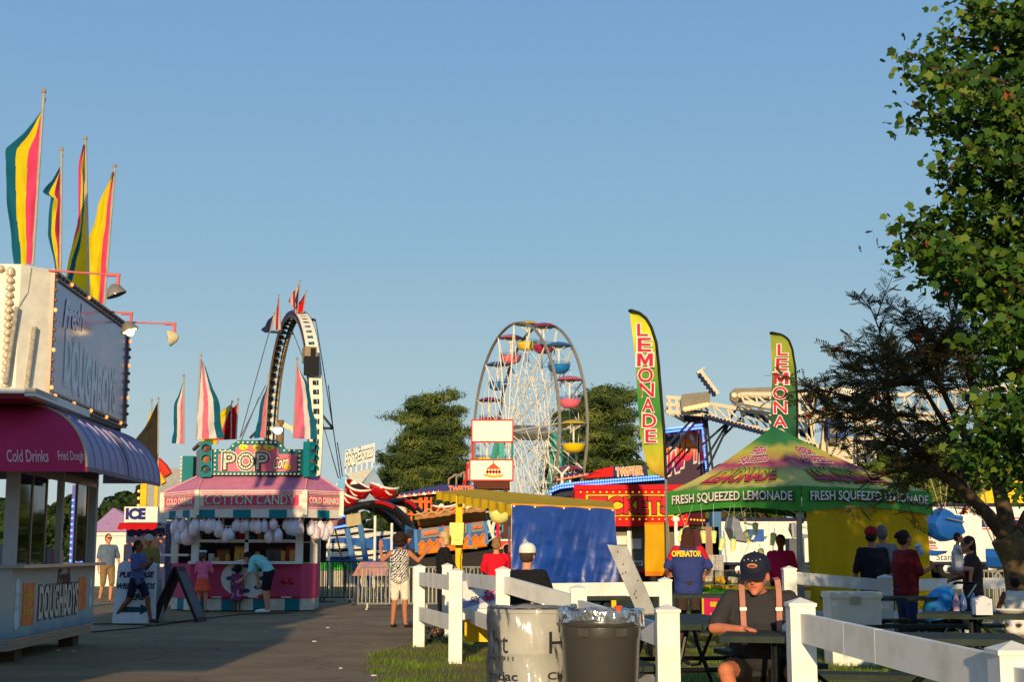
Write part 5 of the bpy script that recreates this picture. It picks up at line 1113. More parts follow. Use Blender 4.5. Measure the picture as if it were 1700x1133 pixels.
    for a, b, wd, cl, lab in (((498, 468), (494, 520), [(0, 0), (.1, .1), (.6, .75), (.8, .35), (1, .2)], [NV, st, st], 'tallest striped flag on top of the loop ride'), ((508, 486), (503, 520), [(0, 0), (.4, .35), (.8, .6), (1, .8)], [FR, FR, NV], 'red and navy flag right of the tallest one on the loop ride'),
                             ((463, 492), (466, 548), [(0, 0), (.2, .1), (.6, .42), (.95, .45), (1, .3)], [st, st], 'limp striped flag on the left shoulder of the loop ride'), ((455, 522), (448, 552), [(0, 0), (.5, .45), (.9, .6), (1, .3)], [NV, NV], 'dark navy flag, lowest on the left shoulder of the loop ride')):
        flag('flag', lab, at(*a, 97), at(*b, 97), wd, cl, group='flags on the loop ride', wave=.1, pole_r=.04, seed=a[0])
loop_ride()
# ================================================================ ferris wheel
def ferris():
    Y = 96; hub = at(875, 719, Y); hz = hub.z; Rw = 7.3; HW = .95; t = thing('ferris_wheel', 'white spoked ferris wheel with coloured tubs under umbrellas', 'ferris wheel', (hub.x, Y, 0), R(-67.4))
    RIM = M('rim_grey', (128, 124, 116), .4); SP = M('spoke_white', (232, 222, 200), .5); G_ = M('tower_green', (70, 160, 140), .5)
    for s in (-1, 1):
        g = MB(); n = 72
        for i in range(n):
            a0, a1 = 2*math.pi*i/n, 2*math.pi*(i+1)/n
            g.beam((Rw*math.sin(a0), s*HW, hz+Rw*math.cos(a0)), (Rw*math.sin(a1), s*HW, hz+Rw*math.cos(a1)), .11, .17, up=(0, 1, 0))
        g.build('rim', RIM, t)
        g = MB()
        for i in range(16):
            a = 2*math.pi*i/16
            for da, h in ((-.02, 0), (.0, 0)):
                pass
            q = lambda an, r, y: V((r*math.sin(an), y, hz+r*math.cos(an)))
            g.tube([q(a, .5, s*1.35), q(a, Rw, s*HW)], .042, 5)
            g.tube([q(a+.196, .5, s*.55), q(a, Rw, s*HW)], .025, 4)
            b = a+2*math.pi/16
            g.tube([q(a, Rw*.62, s*1.1), q(b, Rw*.62, s*1.1)], .025, 4); g.tube([q(a, Rw*.82, s*1.03), q(b, Rw*.82, s*1.03)], .022, 4)
            g.tube([q(a, Rw*.62, s*1.1), q(b, Rw*.82, s*1.03)], .022, 4)
            g.tube([q(a, Rw*.35, s*1.2), q(b, Rw*.62, s*1.1)], .022, 4)
            if s > 0 and i % 2: g.tube([q(a, Rw*.5, 1.1), q(a, Rw*.5, -1.1)], .025, 4)
        g.build('spoke_lattice', SP, t)
    g = MB(); g.tube([(0, -2.6, hz), (0, 2.6, hz)], .16, 12); g.tube([(0, -1.3, hz), (0, 1.3, hz)], .5, 16); g.build('hub', STEEL, t, True)
    for s in (-1, 1):
        for x in (-3.4, 3.4):
            g = MB(); g.beam((x, s*2.9, 0), (0, s*1.9, hz), .35, .35); g.build('tower_leg', G_, t)
        g = MB()
        for k in range(1, 6): z = hz*k/7; w_ = 3.4*(1-k/7); g.beam((-w_, s*(2.9-k/7), z), (w_, s*(2.9-k/7), z), .12); g.beam((-w_, s*(2.9-k/7), z), (3.4*(1-(k+1)/7), s*(2.9-(k+1)/7), hz*(k+1)/7), .08)
        g.build('tower_brace', SP, t)
    cols = {'y': (240, 200, 20), 'p': (238, 110, 130), 'm': (176, 40, 84), 'b': (30, 120, 190)}
    order = 'ympbpyypmbyppybp'      # clockwise from the top as seen
    order = ['y', 'm', 'b', 'p', 'y', 'm', 'b', 'p', 'y', 'm', 'b', 'y', 'y', 'm', 'b', 'p']
    WM = Matrix.Translation(V((hub.x, Y, 0))) @ Matrix.Rotation(R(-67.4), 4, 'Z'); src = {}
    def pos(i): a = 2*math.pi*i/16; return WM @ V((Rw*math.sin(a), 0, hz+Rw*math.cos(a)))
    names = {'y': 'yellow', 'p': 'pink', 'm': 'maroon', 'b': 'blue'}
    place = ['at the very top of the wheel', 'just right of the top of the wheel', 'upper right of the wheel, second below the top', 'right of the wheel above the hub', 'right of the wheel level with the hub', 'right of the wheel below the hub', 'lower right of the wheel', 'near the bottom right of the wheel', 'at the bottom of the wheel', 'near the bottom left of the wheel', 'lower left of the wheel', 'left of the wheel below the hub', 'left of the wheel between the white panels', 'left of the wheel above the white panels', 'upper left of the wheel, second below the top', 'just left of the top of the wheel']
    for i in range(16):
        c = order[i]; p = pos(i); o = thing('ferris_tub', '%s tub under an umbrella, %s' % (names[c], place[i]), 'ferris tub', p, R(20*i), 'tubs of the ferris wheel')
        if c not in src:
            col = M('tub_'+names[c], cols[c], .3, coat=.6, var=.05); cp = M('canopy_'+names[c], tuple(int(k*.8) for k in cols[c]), .35, coat=.5)
            g = MB(); g.lathe([(.84, -.02), (.82, .03), (.55, .17), (.2, .24), (.001, .25)], n=24); a1 = g.build('umbrella', cp, o, True)
            g = MB(); g.tube([(0, 0, .1), (0, 0, -1.5)], .06, 8)
            for k in range(4): a = k*math.pi/2; g.tube([(0, 0, -.4), (.7*math.cos(a), .7*math.sin(a), -.0)], .025, 5)
            a2 = g.build('stem', SP, o, True)
            g = MB(); g.lathe([(.001, -1.8), (.35, -1.78), (.6, -1.62), (.7, -1.38), (.72, -1.3), (.75, -1.28), (.72, -1.24), (.66, -1.3), (.5, -1.6), (.001, -1.7)], n=24, caps=False); a3 = g.build('tub', col, o, True)
            g = MB(); g.lathe([(.7, -1.26), (.76, -1.04)], n=24, caps=False); a4 = g.build('clear_rim', glass(), o, True)
            src[c] = (a1, a2, a3, a4)
        else:
            for nm, q in zip(('umbrella', 'stem', 'tub', 'clear_rim'), src[c]): child(nm, q, o)
ferris()
# ================================================================ white panelled tower in front of the wheel
def panel_tower():
    Y = 74; c = at(817, 918, Y); t = thing('ride_tower', 'tower with two white panels, the lower painted with an orange carousel emblem', 'ride', (c.x, Y, 0)); k = 2400/Y
    px = lambda u: (u-817)/k; z = lambda v: Z(v, Y)
    RF = M('frame_red', (196, 50, 40), .5); PW = M('panel_white', (240, 232, 214), .5)
    for v0, v1, u0, u1 in ((699, 733, 784, 850), (765, 797, 781, 850)):
        g = MB(); g.bb((px(u0), 0, z(v1)), (px(u1), .12, z(v0))); g.build('panel', PW, t)
        g = MB(); e = .07
        g.bb((px(u0)-e, -.02, z(v1)-e), (px(u1)+e, .08, z(v1))); g.bb((px(u0)-e, -.02, z(v0)), (px(u1)+e, .08, z(v0)+e)); g.bb((px(u0)-e, -.02, z(v1)), (px(u0), .08, z(v0))); g.bb((px(u1), -.02, z(v1)), (px(u1)+e, .08, z(v0))); g.build('panel_frame', RF, t)
    g = MB(); g.ext([(px(778), .0, z(798)), (px(778)+.2, -.0, z(797)), (px(778)+.2, 0, z(765)), (px(774), .6, z(767)), (px(774), .6, z(797))], (0, .5, 0)); g.bb((px(781), .12, z(797)), (px(850), 2.0, z(765))); g.build('cabin', M('cabin_grey', (190, 186, 176), .5), t)
    g = MB(); g.bb((px(786), .1, z(812)), (px(846), 2, z(798)), 0); g.bb((px(792), .2, 0), (px(800), .5, z(800)), 0); g.bb((px(835), .2, 0), (px(843), .5, z(800)), 0); g.build('underframe', M('underframe_brown', (90, 40, 24), .6), t)
    for u in (784, 850):
        g = MB(); g.bb((px(u)-.06, .1, z(797)), (px(u)+.06, .25, z(699))); g.build('post', RF if u < 800 else TEAL, t)
    g = MB(); OR = 0
    def E(u, v, r, h): g.ext([(px(u)+r*math.cos(i*.628), -.03, z(v)+h*math.sin(i*.628)) for i in range(10)], (0, -.01, 0), 0)
    cx, cv = 819, 781
    g.ext([(px(cx-12), -.02, z(779)), (px(cx+12), -.02, z(779)), (px(cx+8), -.02, z(776)), (px(cx+1), -.02, z(770)), (px(cx-1), -.02, z(770)), (px(cx-8), -.02, z(776))], (0, -.02, 0), 0)
    for d in (-10, -5, 0, 5, 10): g.bb((px(cx+d)-.03, -.04, z(788)), (px(cx+d)+.03, -.02, z(779)), 1); E(cx+d, 784, .09, .07)
    g.ext([(px(cx-17), -.03, z(787)), (px(cx), -.03, z(790)), (px(cx+17), -.03, z(788)), (px(cx+15), -.03, z(792)), (px(cx), -.03, z(794)), (px(cx-15), -.03, z(791))], (0, -.02, 0), 2)
    g.bb((px(cx)-.02, -.04, z(770)), (px(cx)+.02, -.02, z(765)), 0)
    g.split('emblem', [M('emblem_red', (220, 80, 30), .5), M('emblem_orange', (236, 140, 60), .5), M('emblem_gold', (240, 170, 60), .5)], t)
    g = MB(); 
    for u0 in (744, 757, 770): g.tube([(px(u0), .5, z(812)), (px(u0), .5, z(785+(774-u0)*.35)), (px(u0+14), .4, z(778+(774-u0)*.3))], .05, 6)
    g.build('hand_rail', M('rail_tan', (160, 140, 110), .5), t); g = MB(); g.beam((px(771), .3, z(812)), (px(776), .3, z(770)), .1); g.beam((px(764), .3, z(812)), (px(776), .3, z(785)), .05); g.build('red_rail', RED, t)
panel_tower()
# ================================================================ spider ride with red tubs
def spider():
    Y = 60; c = at(640, 918, Y); t = thing('spider_ride', 'spider ride centre with long curved black arms', 'ride', (c.x, Y, 0)); O = V((c.x, Y, 0)); Q = lambda u, v, d=0: at(u, v, Y+d)-O
    AR = M('arm_black', (26, 24, 22), .35, coat=.4)
    ctr = Q(735, 930, 2)
    for pts, d in ((((545, 862), (590, 842), (625, 836), (655, 845), (680, 872), (690, 905)), -2), (((620, 845), (655, 832), (680, 836), (702, 858), (712, 890)), 0), (((742, 858), (738, 870), (730, 890), (720, 915)), -1), (((575, 842), (600, 838), (640, 850), (668, 885)), 2)):
        P = [Q(u, v, d+i*.4) for i, (u, v) in enumerate(pts)]
        # smooth the polyline
        S = []
        for i in range(len(P)-1):
            for k in range(4): S.append(P[i].lerp(P[i+1], k/4))
        S.append(P[-1]); 
        for _ in range(3): S = [S[0]]+[(S[i-1]+S[i]*2+S[i+1])/4 for i in range(1, len(S)-1)]+[S[-1]]
        g = MB(); n = len(S); g.tube(S, [.12+.13*(i/n) for i in range(n)], 8); 
        a = g.build('arm', AR, t, True)
        g = MB(); m = n//2; g.tube([p+V((0, -.3, .08)) for p in S[m-2:m+3]], .07, 6); g.build('arm_stripe', RED, a, True)
    g = MB(); g.tube([ctr-V((0, 0, ctr.z)), ctr+V((0, 0, .6))], [1.2, .5], 14); g.build('centre_post', AR, t, True)
    TR = M('tub_red', (168, 6, 14), .18, coat=.8, var=.05); CR = M('tub_cream', (236, 228, 206), .4); DK = M('tub_dark', (50, 26, 24), .6)
    for u, v, s, rx, ry, rz, lab in ((572, 826, .64, 0, 30, 10, 'red tub with a white wave, lowest on the left by the popcorn stand'), (593, 812, .64, 10, 28, -20, 'red tub tipped back showing its cream seat, above the lowest left one'), (636, 815, .66, 0, 12, 20, 'red tub with a cream scroll on the highest black arm'), (742, 846, .62, 0, -4, 0, 'red tub facing forward behind the yellow tent post'), (782, 857, .62, -10, 0, 0, 'red tub half hidden under the yellow awning'), (637, 903, .66, 0, 10, 0, 'low red tub behind the head of the woman with raised arms')):
        p = at(u, v, Y-1.5); o = thing('ride_tub', lab, 'ride tub', p, R(rz), 'red tubs of the spider ride'); o.rotation_euler = (R(rx), R(ry), R(rz))
        g = MB(); g.lathe([(.001, -.62), (.35, -.6), (.72, -.35), (.86, .0), (.84, .12), (.78, .1), (.78, .0), (.62, -.3), (.001, -.4)], n=26, caps=False, sx=1.05, sy=.9)
        g.v = [(x, y, z+(.24*max(0, x/.9)**2 if z > -.2 else 0)+(.16*max(0, -x/.9)**2 if z > -.2 else 0)) for x, y, z in g.v]
        g.v = [(x*s, y*s, z*s) for x, y, z in g.v]; g.build('shell', TR, o, True)
        g = MB(); g.tube([(s*.9*math.cos(a*.2618), s*.78*math.sin(a*.2618), s*(.12+.24*max(0, math.cos(a*.2618))**2+.16*max(0, -math.cos(a*.2618))**2)) for a in range(24)], .045, 6, closed=True)
        g.build('rim', CR, o, True)
        g = MB(); g.tube([(s*(-.5+.16*k), -s*math.sqrt(max(.05, .66-(-.5+.16*k)**2))*.86, s*(-.1+.12*math.sin(k*.9))) for k in range(7)], [.02, .035, .045, .045, .04, .03, .02], 6); g.build('scroll', CR, o, True)
        g = MB(); g.ell((s*.1, 0, s*.0), (s*.6, s*.55, s*.28), 14, 8); g.build('seat', DK, o, True)
        g = MB(); g.ell((s*-.35, .1*s, s*.1), (.24*s, .3*s, .3*s), 12, 8); g.build('backrest', CR, o, True)
    # mural platform
    Y = 54; c = at(600, 918, Y); t = thing('ride_platform', 'blue ride platform painted with white and black splashes over a green stripe', 'ride', (c.x, Y, 0)); O = V((c.x, Y, 0)); Q = lambda u, v, d=0: at(u, v, Y+d)-O
    m = M('splash_mural', (40, 90, 160), .5); nt2 = m.node_tree; b = nt2.nodes['Principled BSDF']; tc = nt2.nodes['Texture Coordinate']
    mp = nt2.nodes.new('ShaderNodeMapping'); mp.inputs['Scale'].default_value = (.5, .4, 1.9); mp.inputs['Rotation'].default_value = (0, R(24), 0); nt2.links.new(tc.outputs['Object'], mp.inputs[0])
    wv = nt2.nodes.new('ShaderNodeTexWave'); wv.inputs['Scale'].default_value = .6; wv.inputs['Distortion'].default_value = 16; wv.inputs['Detail'].default_value = 4; wv.inputs['Detail Scale'].default_value = .45; wv.bands_direction = 'Z'
    nt2.links.new(mp.outputs[0], wv.inputs[0]); rr = nt2.nodes.new('ShaderNodeValToRGB'); rr.color_ramp.interpolation = 'CONSTANT'
    for p_, c_ in zip((0, .3, .62, .76), ((24, 22, 30), (226, 214, 184), (60, 104, 160), (226, 214, 184))):
        e = rr.color_ramp.elements[0] if p_ == 0 else (rr.color_ramp.elements[1] if p_ == .3 else rr.color_ramp.elements.new(p_)); e.position = p_; e.color = (*lin(c_), 1)
    nt2.links.new(wv.outputs[0], rr.inputs[0]); nt2.links.new(rr.outputs[0], b.inputs['Base Color'])
    g = MB(); cols = [(495, 905), (520, 880), (548, 872), (590, 876), (625, 880), (660, 885), (700, 893)]
    for i in range(len(cols)-1):
        (u0, v0), (u1, v1) = cols[i], cols[i+1]; d = (i % 2)*.5
        g.ext([Q(u0, 938, d), Q(u1, 938, .5-d), Q(u1, v1, 1.3-d), Q(u0, v0, d+.8)], (0, .1, 0))
    g.build('mural', m, t)
    g = MB()
    for i in range(3): g.ext([Q(500+i*8, 934-i*16, -.3+.2*i), Q(690, 936-i*8, -.3), Q(700, 925-i*14, 0), Q(520+i*20, 905-i*6, 0)], (0, .05, 0), i)
    g.build('deck_cover', [m, m, M('deck_blue', (36, 84, 150), .5)], t)
    g = MB(); g.bb(Q(490, 947, -.6), Q(845, 933, -.4)); g.build('green_stripe', M('stripe_green', (60, 190, 50), .5), t)
    g = MB(); g.bb(Q(490, 975, -.5), Q(845, 947, -.3), 0); g.bb(Q(490, 935, -.5), Q(845, 928, .5), 1); g.build('skirt', [M('skirt_cream', (190, 182, 160), .6), M('skirt_blue', (30, 74, 140), .5)], t)
    for u, v in ((546, 880), (622, 858), (650, 870)): g = MB(); q = Q(u, 918, -.8); g.tube([(q.x, q.y, 0), (q.x, q.y, Z(v, Y))], .05, 8); g.build('pole', WHITE, t)
    # mountain scenery and letter sign
    Y = 76; c = at(595, 918, Y); t = thing('mountain_scenery', 'pale blue mountain cut out scenery carrying a lettered sign on short posts', 'ride', (c.x, Y, 0)); O = V((c.x, Y, 0)); Q = lambda u, v, d=0: at(u, v, Y+d)-O
    g = MB(); g.ext([Q(545, 822), Q(590, 835), Q(590, 798), Q(572, 787)], (0, .2, 0), 0); g.ext([Q(572, 787, -.4), Q(620, 778, -.4), Q(598, 806, -.8)], (0, .2, 0), 1); g.ext([Q(598, 806, -.6), Q(620, 778, -.4), Q(640, 812), Q(628, 835), Q(595, 835)], (0, .2, 0), 2)
    g.build('mountain', [M('mount_blue', (110, 170, 210), .6, rgb2=(226, 230, 230), scale=.9, thr=(.58, .62)), M('mount_pale', (190, 186, 168), .6), M('mount_grey', (176, 186, 200), .6, rgb2=(130, 160, 190), scale=1)], t)
    a, b_, c_, d_ = Q(571, 779), Q(620, 766), Q(622, 736), Q(573, 748)
    g = MB(); g.ext([a, b_, c_, d_], (0, .12, 0)); g.bb(Q(620, 769, -.06), Q(623, 736, .0)); g.build('sign_panel', M('sky_grey_panel', (196, 204, 206), .5), t)
    for i in range(6): g = MB(); q = a.lerp(b_, .06+i*.18); g.tube([q+V((0, .05, 0)), q+V((0, .05, -.35))], .05, 6); g.build('sign_post', WHITE, t)
    g = MB(); x = b_-a; y = d_-a; g.flat('Polar', a+x*.03+y*.1, x*.4, y*.75, 0, .03, omi=1, ob=.09, lift=.03); g.flat('Express', a+x*.46+y*.08, x*.5, y*.8, 0, .03, omi=1, ob=.09, lift=.03); g.split('lettering', [M('letter_frost', (226, 224, 206), .4), M('letter_shadow_blue', (36, 66, 92), .5)], t)
    # small lit sign and tan panel on leaning blue posts
    Y = 45; c = at(580, 918, Y); t = thing('height_sign', 'tan panel beside a blue lamp framed sign on leaning blue posts', 'sign', (c.x, Y, 0)); O = V((c.x, Y, 0)); Q = lambda u, v, d=0: at(u, v, Y+d)-O
    g = MB(); g.ext([Q(575, 876), Q(600, 871), Q(598, 852), Q(573, 856)], (0, .08, 0)); g.build('tan_panel', M('panel_tan', (176, 158, 116), .6), t)
    g = MB(); g.ext([Q(548, 878), Q(574, 873), Q(572, 856), Q(553, 860)], (0, .08, 0)); g.box(Q(556, 869, -.03), (.22, .03, .16), mi=1); g.box(Q(566, 866, -.03), (.2, .03, .2), mi=1); g.build('lamp_frame', [M('frame_blue', (30, 50, 130), .4), M('face_brown', (150, 96, 70), .5)], t)
    b = MB(); b.ell((0, 0, 0), .035, 6, 4); b0 = b.build('blue_lamp', LED, t); b0.location = Q(549, 878, -.06)
    for k in range(1, 9): child('blue_lamp', b0, t, Q(549+k*3, 878-k*.55, -.06)); child('blue_lamp', b0, t, Q(552+k*2.4, 861-k*.45, -.06))
    for a, b_, w_ in (((576, 878), (597, 985), .16), ((598, 872), (614, 975), .16), ((556, 878), (575, 960), .05)): g = MB(); g.beam(Q(*a), Q(*b_), w_); g.build('leaning_post', M('post_blue', (60, 110, 160), .5) if w_ > .1 else BLACK, t)
    # small A board of rides notices
    Y = 35.5; q = at(620, 918, Y); t = thing('notice_trestle', 'low trestle notice with a swirly purple and orange face', 'sign', (q.x, Y, 0), 0); g = MB()
    g.ext([(-.5, -.1, .72), (.38, -.1, .72), (.33, .08, 1.05), (-.33, .08, 1.05)], (0, .03, 0)); g.build('face', M('swirl_face', (130, 110, 150), .5, rgb2=(206, 130, 80), scale=4), t)
    for x in (-.5, .38): g = MB(); g.tube([(x, -.25, 0), (x*.5, .1, 1.0)], .02, 6); g.tube([(x, .4, 0), (x*.5, .1, 1.0)], .02, 6); g.build('leg', STL, t)
spider()
# ================================================================ orange bus ride
def bus():
    Y = 50; a, b = at(690, 918, Y), at(806, 918, Y); c = (a+b)/2; t = thing('bus_ride', 'tilted orange and blue bus ride with wavy trim and dark windows', 'ride', (c.x, Y, 0)); O = V((c.x, Y, 0)); Q = lambda u, v, d=0: at(u, v, Y+d)-O
    BB = M('bus_blue', (44, 92, 150), .45); OR2 = M('bus_orange', (234, 124, 20), .4, var=.15, scale=3); DK = M('bus_window', (24, 26, 40), .25)
    g = MB(); g.ext([Q(693, 920), Q(808, 906), Q(804, 868), Q(690, 880)], (0, 2.0, 0), 0); g.ext([Q(693, 920), Q(693, 920, 2), Q(672, 905, 2.5), Q(672, 872, 2.5), Q(690, 880, 2), Q(690, 880)], (0, .1, 0), 0); g.build('body', BB, t)
    g = MB()
    def roof(u, v): q = Q(688, 880, -.1).lerp(Q(805, 866, -.1), u); return q+V((0, 2.2*v, .1+.45*math.sin(math.pi*min(v+.18, 1))+.07*noise.noise(V((u*10, v*3, 1)))))
    g.grid(roof, 40, 8, 0); g.build('roof', M('roof_orange', (226, 126, 30), .45, rgb2=(190, 150, 90), scale=3), t, True)
    g = MB()
    for k in range(3): g.tube([roof(i/30, .1+.25*k)+V((0, -.02, .05+.06*math.sin(i*1.1+k*2))) for i in range(31)], .025, 5)
    g.build('roof_trim', M('trim_tan', (196, 160, 100), .5), t, True)
    lo = [Q(695+i*6.3, 907-i*.72, -.05)+V((0, 0, (.16 if i % 2 else 0))) for i in range(19)]; bo = [Q(695+i*6.3, 921-i*.78, -.05) for i in range(19)]
    g = MB(); g.ext(bo+lo[::-1], (0, .04, 0), 0); g.tube([p+V((0, -.03, 0)) for p in lo], .05, 6, 1); g.tube([p+V((0, -.03, .03)) for p in bo], .06, 6, 1); g.build('lower_trim', [M('trim_brown', (170, 90, 20), .5, rgb2=(214, 130, 40), scale=5), OR2], t)
    for u0, u1 in ((699, 729), (735, 775), (782, 803)):
        v0 = 891-(u0-690)*.12; g = MB(); g.ext([Q(u0, v0+5, -.05), Q(u1, v0+5-(u1-u0)*.12, -.05), Q(u1, v0-11-(u1-u0)*.12, -.05), Q(u0, v0-11, -.05)], (0, .05, 0)); g.build('window', DK, t)
        g = MB(); n = 8; g.tube([Q(u0+4+(u1-u0-8)*i/24, v0-3-(u1-u0)*.12*i/24-1.6*math.sin(i*1.3), -.12) for i in range(25)], .05, 5); g.build('window_scroll', M('scroll_coral', (244, 130, 90), .4), t, True)
    for u in (690, 732, 779, 806):
        g = MB(); v = 880-(u-690)*.12; g.beam(Q(u, v, -.08), Q(u+2, v+38, -.08), .12, .08); g.build('pillar', M('pillar_blue', (70, 120, 170), .5), t)
    g = MB(); g.bb(Q(674, 915, 2), Q(688, 895, 2.6), 0); g.bb(Q(675, 893, 2), Q(686, 880, 2.4), 1); g.bb((-1.8, .5, 0), (1.8, 1.5, 1.4), 2); g.build('base', [OR2, BLACK, BLACK], t)
    # roundabout behind with fringe sign
    Y = 68; c = at(720, 918, Y); t = thing('ride_canopy', 'navy ride canopy lettered TWISTER with a coral flame border behind the yellow awning', 'ride', (c.x, Y, 0)); O = V((c.x, Y, 0)); Q = lambda u, v, d=0: at(u, v, Y+d)-O
    NVY = M('canopy_navy', (40, 44, 110), .5); CO = M('flame_coral', (246, 130, 90), .5); CRM = M('flame_cream', (240, 220, 190), .5)
    g = MB(); g.ext([Q(660, 828), Q(735, 819), Q(790, 818), Q(790, 806), Q(735, 805), Q(662, 820)], (0, 3, 0)); g.build('fascia', NVY, t)
    g = MB()
    for i in range(9): u = 664+i*8; v = 825-i*.9; g.ext([Q(u-4, v+2, -.05), Q(u+3, v+2, -.05), Q(u+5, v-2, -.05), Q(u+1, v-1, -.05), Q(u, v-4, -.05)], (0, .04, 0), i % 2)
    g.split('flame', [CO, CRM], t); g = MB(); g.flat('TWISTER', Q(745, 817, -.06), Q(788, 817, -.06)-Q(745, 817, -.06), (0, 0, .26), 0, .05); g.build('lettering', CO, t)
    OP = M('frame_orange', (232, 100, 40), .5)
    for u in (683, 700, 706, 660, 672, 716): g = MB(); g.beam(Q(u, 880, .5), Q(u, 826, .5), .25 if u in (700, 706) else .08); g.build('post', OP, t)
    g = MB(); g.beam(Q(655, 832, .4), Q(716, 834, .4), .12); g.beam(Q(658, 852, .4), Q(700, 856, .4), .1); g.build('rail', OP, t)
    g = MB(); g.ell(Q(664, 850, .2), (.35, .3, .25), 12, 8); g.cut(); g.ell(Q(775, 850, -3), .48, 14, 10, 1); g.cut(); g.ell(Q(830, 852, -3), .5, 14, 10, 1); g.split('globe_lamp', [CRM, M('globe_yellow', (240, 224, 130), .4)], t, True)
    for a, b, m_ in (((827, 858), (827, 880), 0), ((823, 858), (816, 885), 1), ((810, 865), (820, 895), 1), ((826, 880), (827, 893), 0)): g = MB(); g.tube([Q(*a, -3), Q(*b, -3)], .08, 6); g.build('stand_pole', M('pole_magenta', (220, 30, 70), .5) if m_ == 0 else WHITE, t)
    g = MB(); g.bb(Q(828, 942, -5), Q(850, 896, -4.9), 0); g.bb(Q(831, 940, -5.06), Q(850, 899, -5.01), 1); g.ell(Q(842, 920, -5.1), (.3, .05, .45), 12, 8, 2); g.build('painted_board', [WHITE, M('board_red', (224, 60, 40), .5), M('board_skin', (224, 150, 110), .6)], t)
bus()
# ================================================================ twister ride: lit canopy, small signs, tall banner
def twister():
    Y = 44; c = at(1000, 918, Y); t = thing('twister_canopy', 'long ride canopy edged by double rows of blue lamps above the tickets booth', 'ride', (c.x, Y, 0)); O = V((c.x, Y, 0)); Q = lambda u, v, d=0: at(u, v, Y+d)-O
    path = [(912, 824), (918, 815), (930, 810), (955, 807), (1000, 803), (1050, 799), (1104, 795)]
    g = MB()
    for (a, b) in zip(path, path[1:]): g.ext([Q(a[0], a[1]+2), Q(b[0], b[1]+2), Q(b[0], b[1]-6), Q(a[0], a[1]-6)], (0, .3, 0), 0); g.ext([Q(a[0]+4, a[1]+16, .5), Q(b[0]+4, b[1]+16, .5), Q(b[0], b[1], .3), Q(a[0], a[1], .3)], (0, 2, 0), 1)
    g.build('fascia', [M('fascia_steelblue', (50, 70, 130), .5), M('canopy_slate', (60, 66, 90), .6)], t)
    b = MB(); b.ell((0, 0, 0), .035, 6, 4); b0 = None; us = np.linspace(914, 1102, 46)
    for u in us:
        for dv in (-4.5, .5):
            v = float(np.interp(u, [p[0] for p in path], [p[1] for p in path]))+dv
            if b0 is None: b0 = b.build('blue_lamp', LED, t); b0.location = Q(u, v, -.05)
            else: child('blue_lamp', b0, t, Q(u, v, -.05))
    Y2 = 60; t = thing('ride_roof', 'red and navy striped ride roof with a coral TWISTER panel behind the lamps', 'ride', (c.x, Y2, 0)); O = V((c.x, Y2, 0)); Q = lambda u, v, d=0: at(u, v, Y2+d)-O
    g = MB(); g.ext([Q(915, 802), Q(972, 792), Q(1000, 785), Q(945, 786), Q(925, 793)], (0, .5, 0), 1); g.ext([Q(968, 795), Q(1018, 792), Q(1018, 775), Q(990, 781)], (0, .6, 0), 0); g.ext([Q(1018, 794), Q(1076, 790), Q(1074, 776), Q(1018, 774)], (0, .4, 0), 1); g.bb(Q(1020, 810), Q(1050, 792), 2); g.bb(Q(1054, 810, .1), Q(1088, 780, .2), 2)
    g.build('roof_panel', [RED, M('roof_navy', (36, 34, 84), .5), M('roof_green', (110, 150, 50), .5)], t)
    g = MB(); g.flat('TWISTER', Q(1023, 791, -.08), Q(1068, 788, -.08)-Q(1023, 791, -.08), (0, 0, .32), 0, .04, omi=1, ob=.1, lift=.02)
    for i in range(6): u = 928+i*9; v = 797-i*1.6; g.cut(); g.ext([Q(u-5, v+2, -.08), Q(u+3, v+1, -.08), Q(u+4, v-3, -.08), Q(u, v-1, -.08), Q(u-2, v-4, -.08)], (0, .03, 0), 0)
    g.split('lettering', [M('twist_coral', (246, 140, 90), .5), CRM_ if False else M('twist_cream', (240, 226, 200), .5)], t)
    g = MB(); q = Q(933, 806); g.tube([q, q+V((0, 0, .5))], .06, 6); g.tube([q+V((-.3, 0, .75)), q+V((0, 0, .45)), q+V((.3, 0, .75))], .05, 6); g.build('lamp_fork', WHITE, t)
    Y3 = 66; c3 = at(1135, 918, Y3); t = thing('tall_banner', 'tall dark banner with slanting fiery letters and a blue lamp strip on top', 'sign', (c3.x, Y3, 0)); O = V((c3.x, Y3, 0)); Q = lambda u, v, d=0: at(u, v, Y3+d)-O
    g = MB(); a, b, c_, d_ = Q(1100, 815), Q(1174, 800), Q(1165, 705), Q(1102, 712); g.ext([a, b, c_, d_], (0, .2, 0)); g.ext([Q(1172, 810), Q(1178, 795), Q(1171, 704), Q(1165, 706)], (0, .3, 0), 1); g.build('panel', [M('banner_dark', (40, 30, 44), .45, rgb2=(70, 40, 60), scale=.5), M('banner_edge', (70, 90, 110), .5)], t)
    x = b-a; y = d_-a; T = MB()
    import itertools
    for ch, fx, w_, fy, h in (('T', -.02, .13, .3, .34), ('W', .1, .26, .22, .42), ('I', .38, .1, .3, .46), ('S', .48, .2, .36, .5), ('T', .66, .17, .33, .55), ('E', .83, .14, .3, .58)):
        for m_, bo, l in ((1, .1, .03), (0, .045, .06)):
            T.text(ch, lambda i, j, l=l: a+x*(fx+w_*i)+y*(fy+h*j)+V((0, -l, .3*(fx+w_*i))), m_, bo, .1)
        T.cut()
    T.split('banner_letter', [Mgrad('fire_letters', [(0, (120, 20, 90)), (.3, (210, 50, 60)), (.55, (236, 130, 40)), (.8, (200, 60, 30)), (1, (160, 40, 30))], 'Z', a.z+1.0, a.z+2.9), M('letter_edge', (200, 190, 190), .5)], t)
    b = MB(); b.ell((0, 0, 0), .05, 6, 4); b0 = b.build('lamp', LED, t); b0.location = Q(1104, 712, -.1)
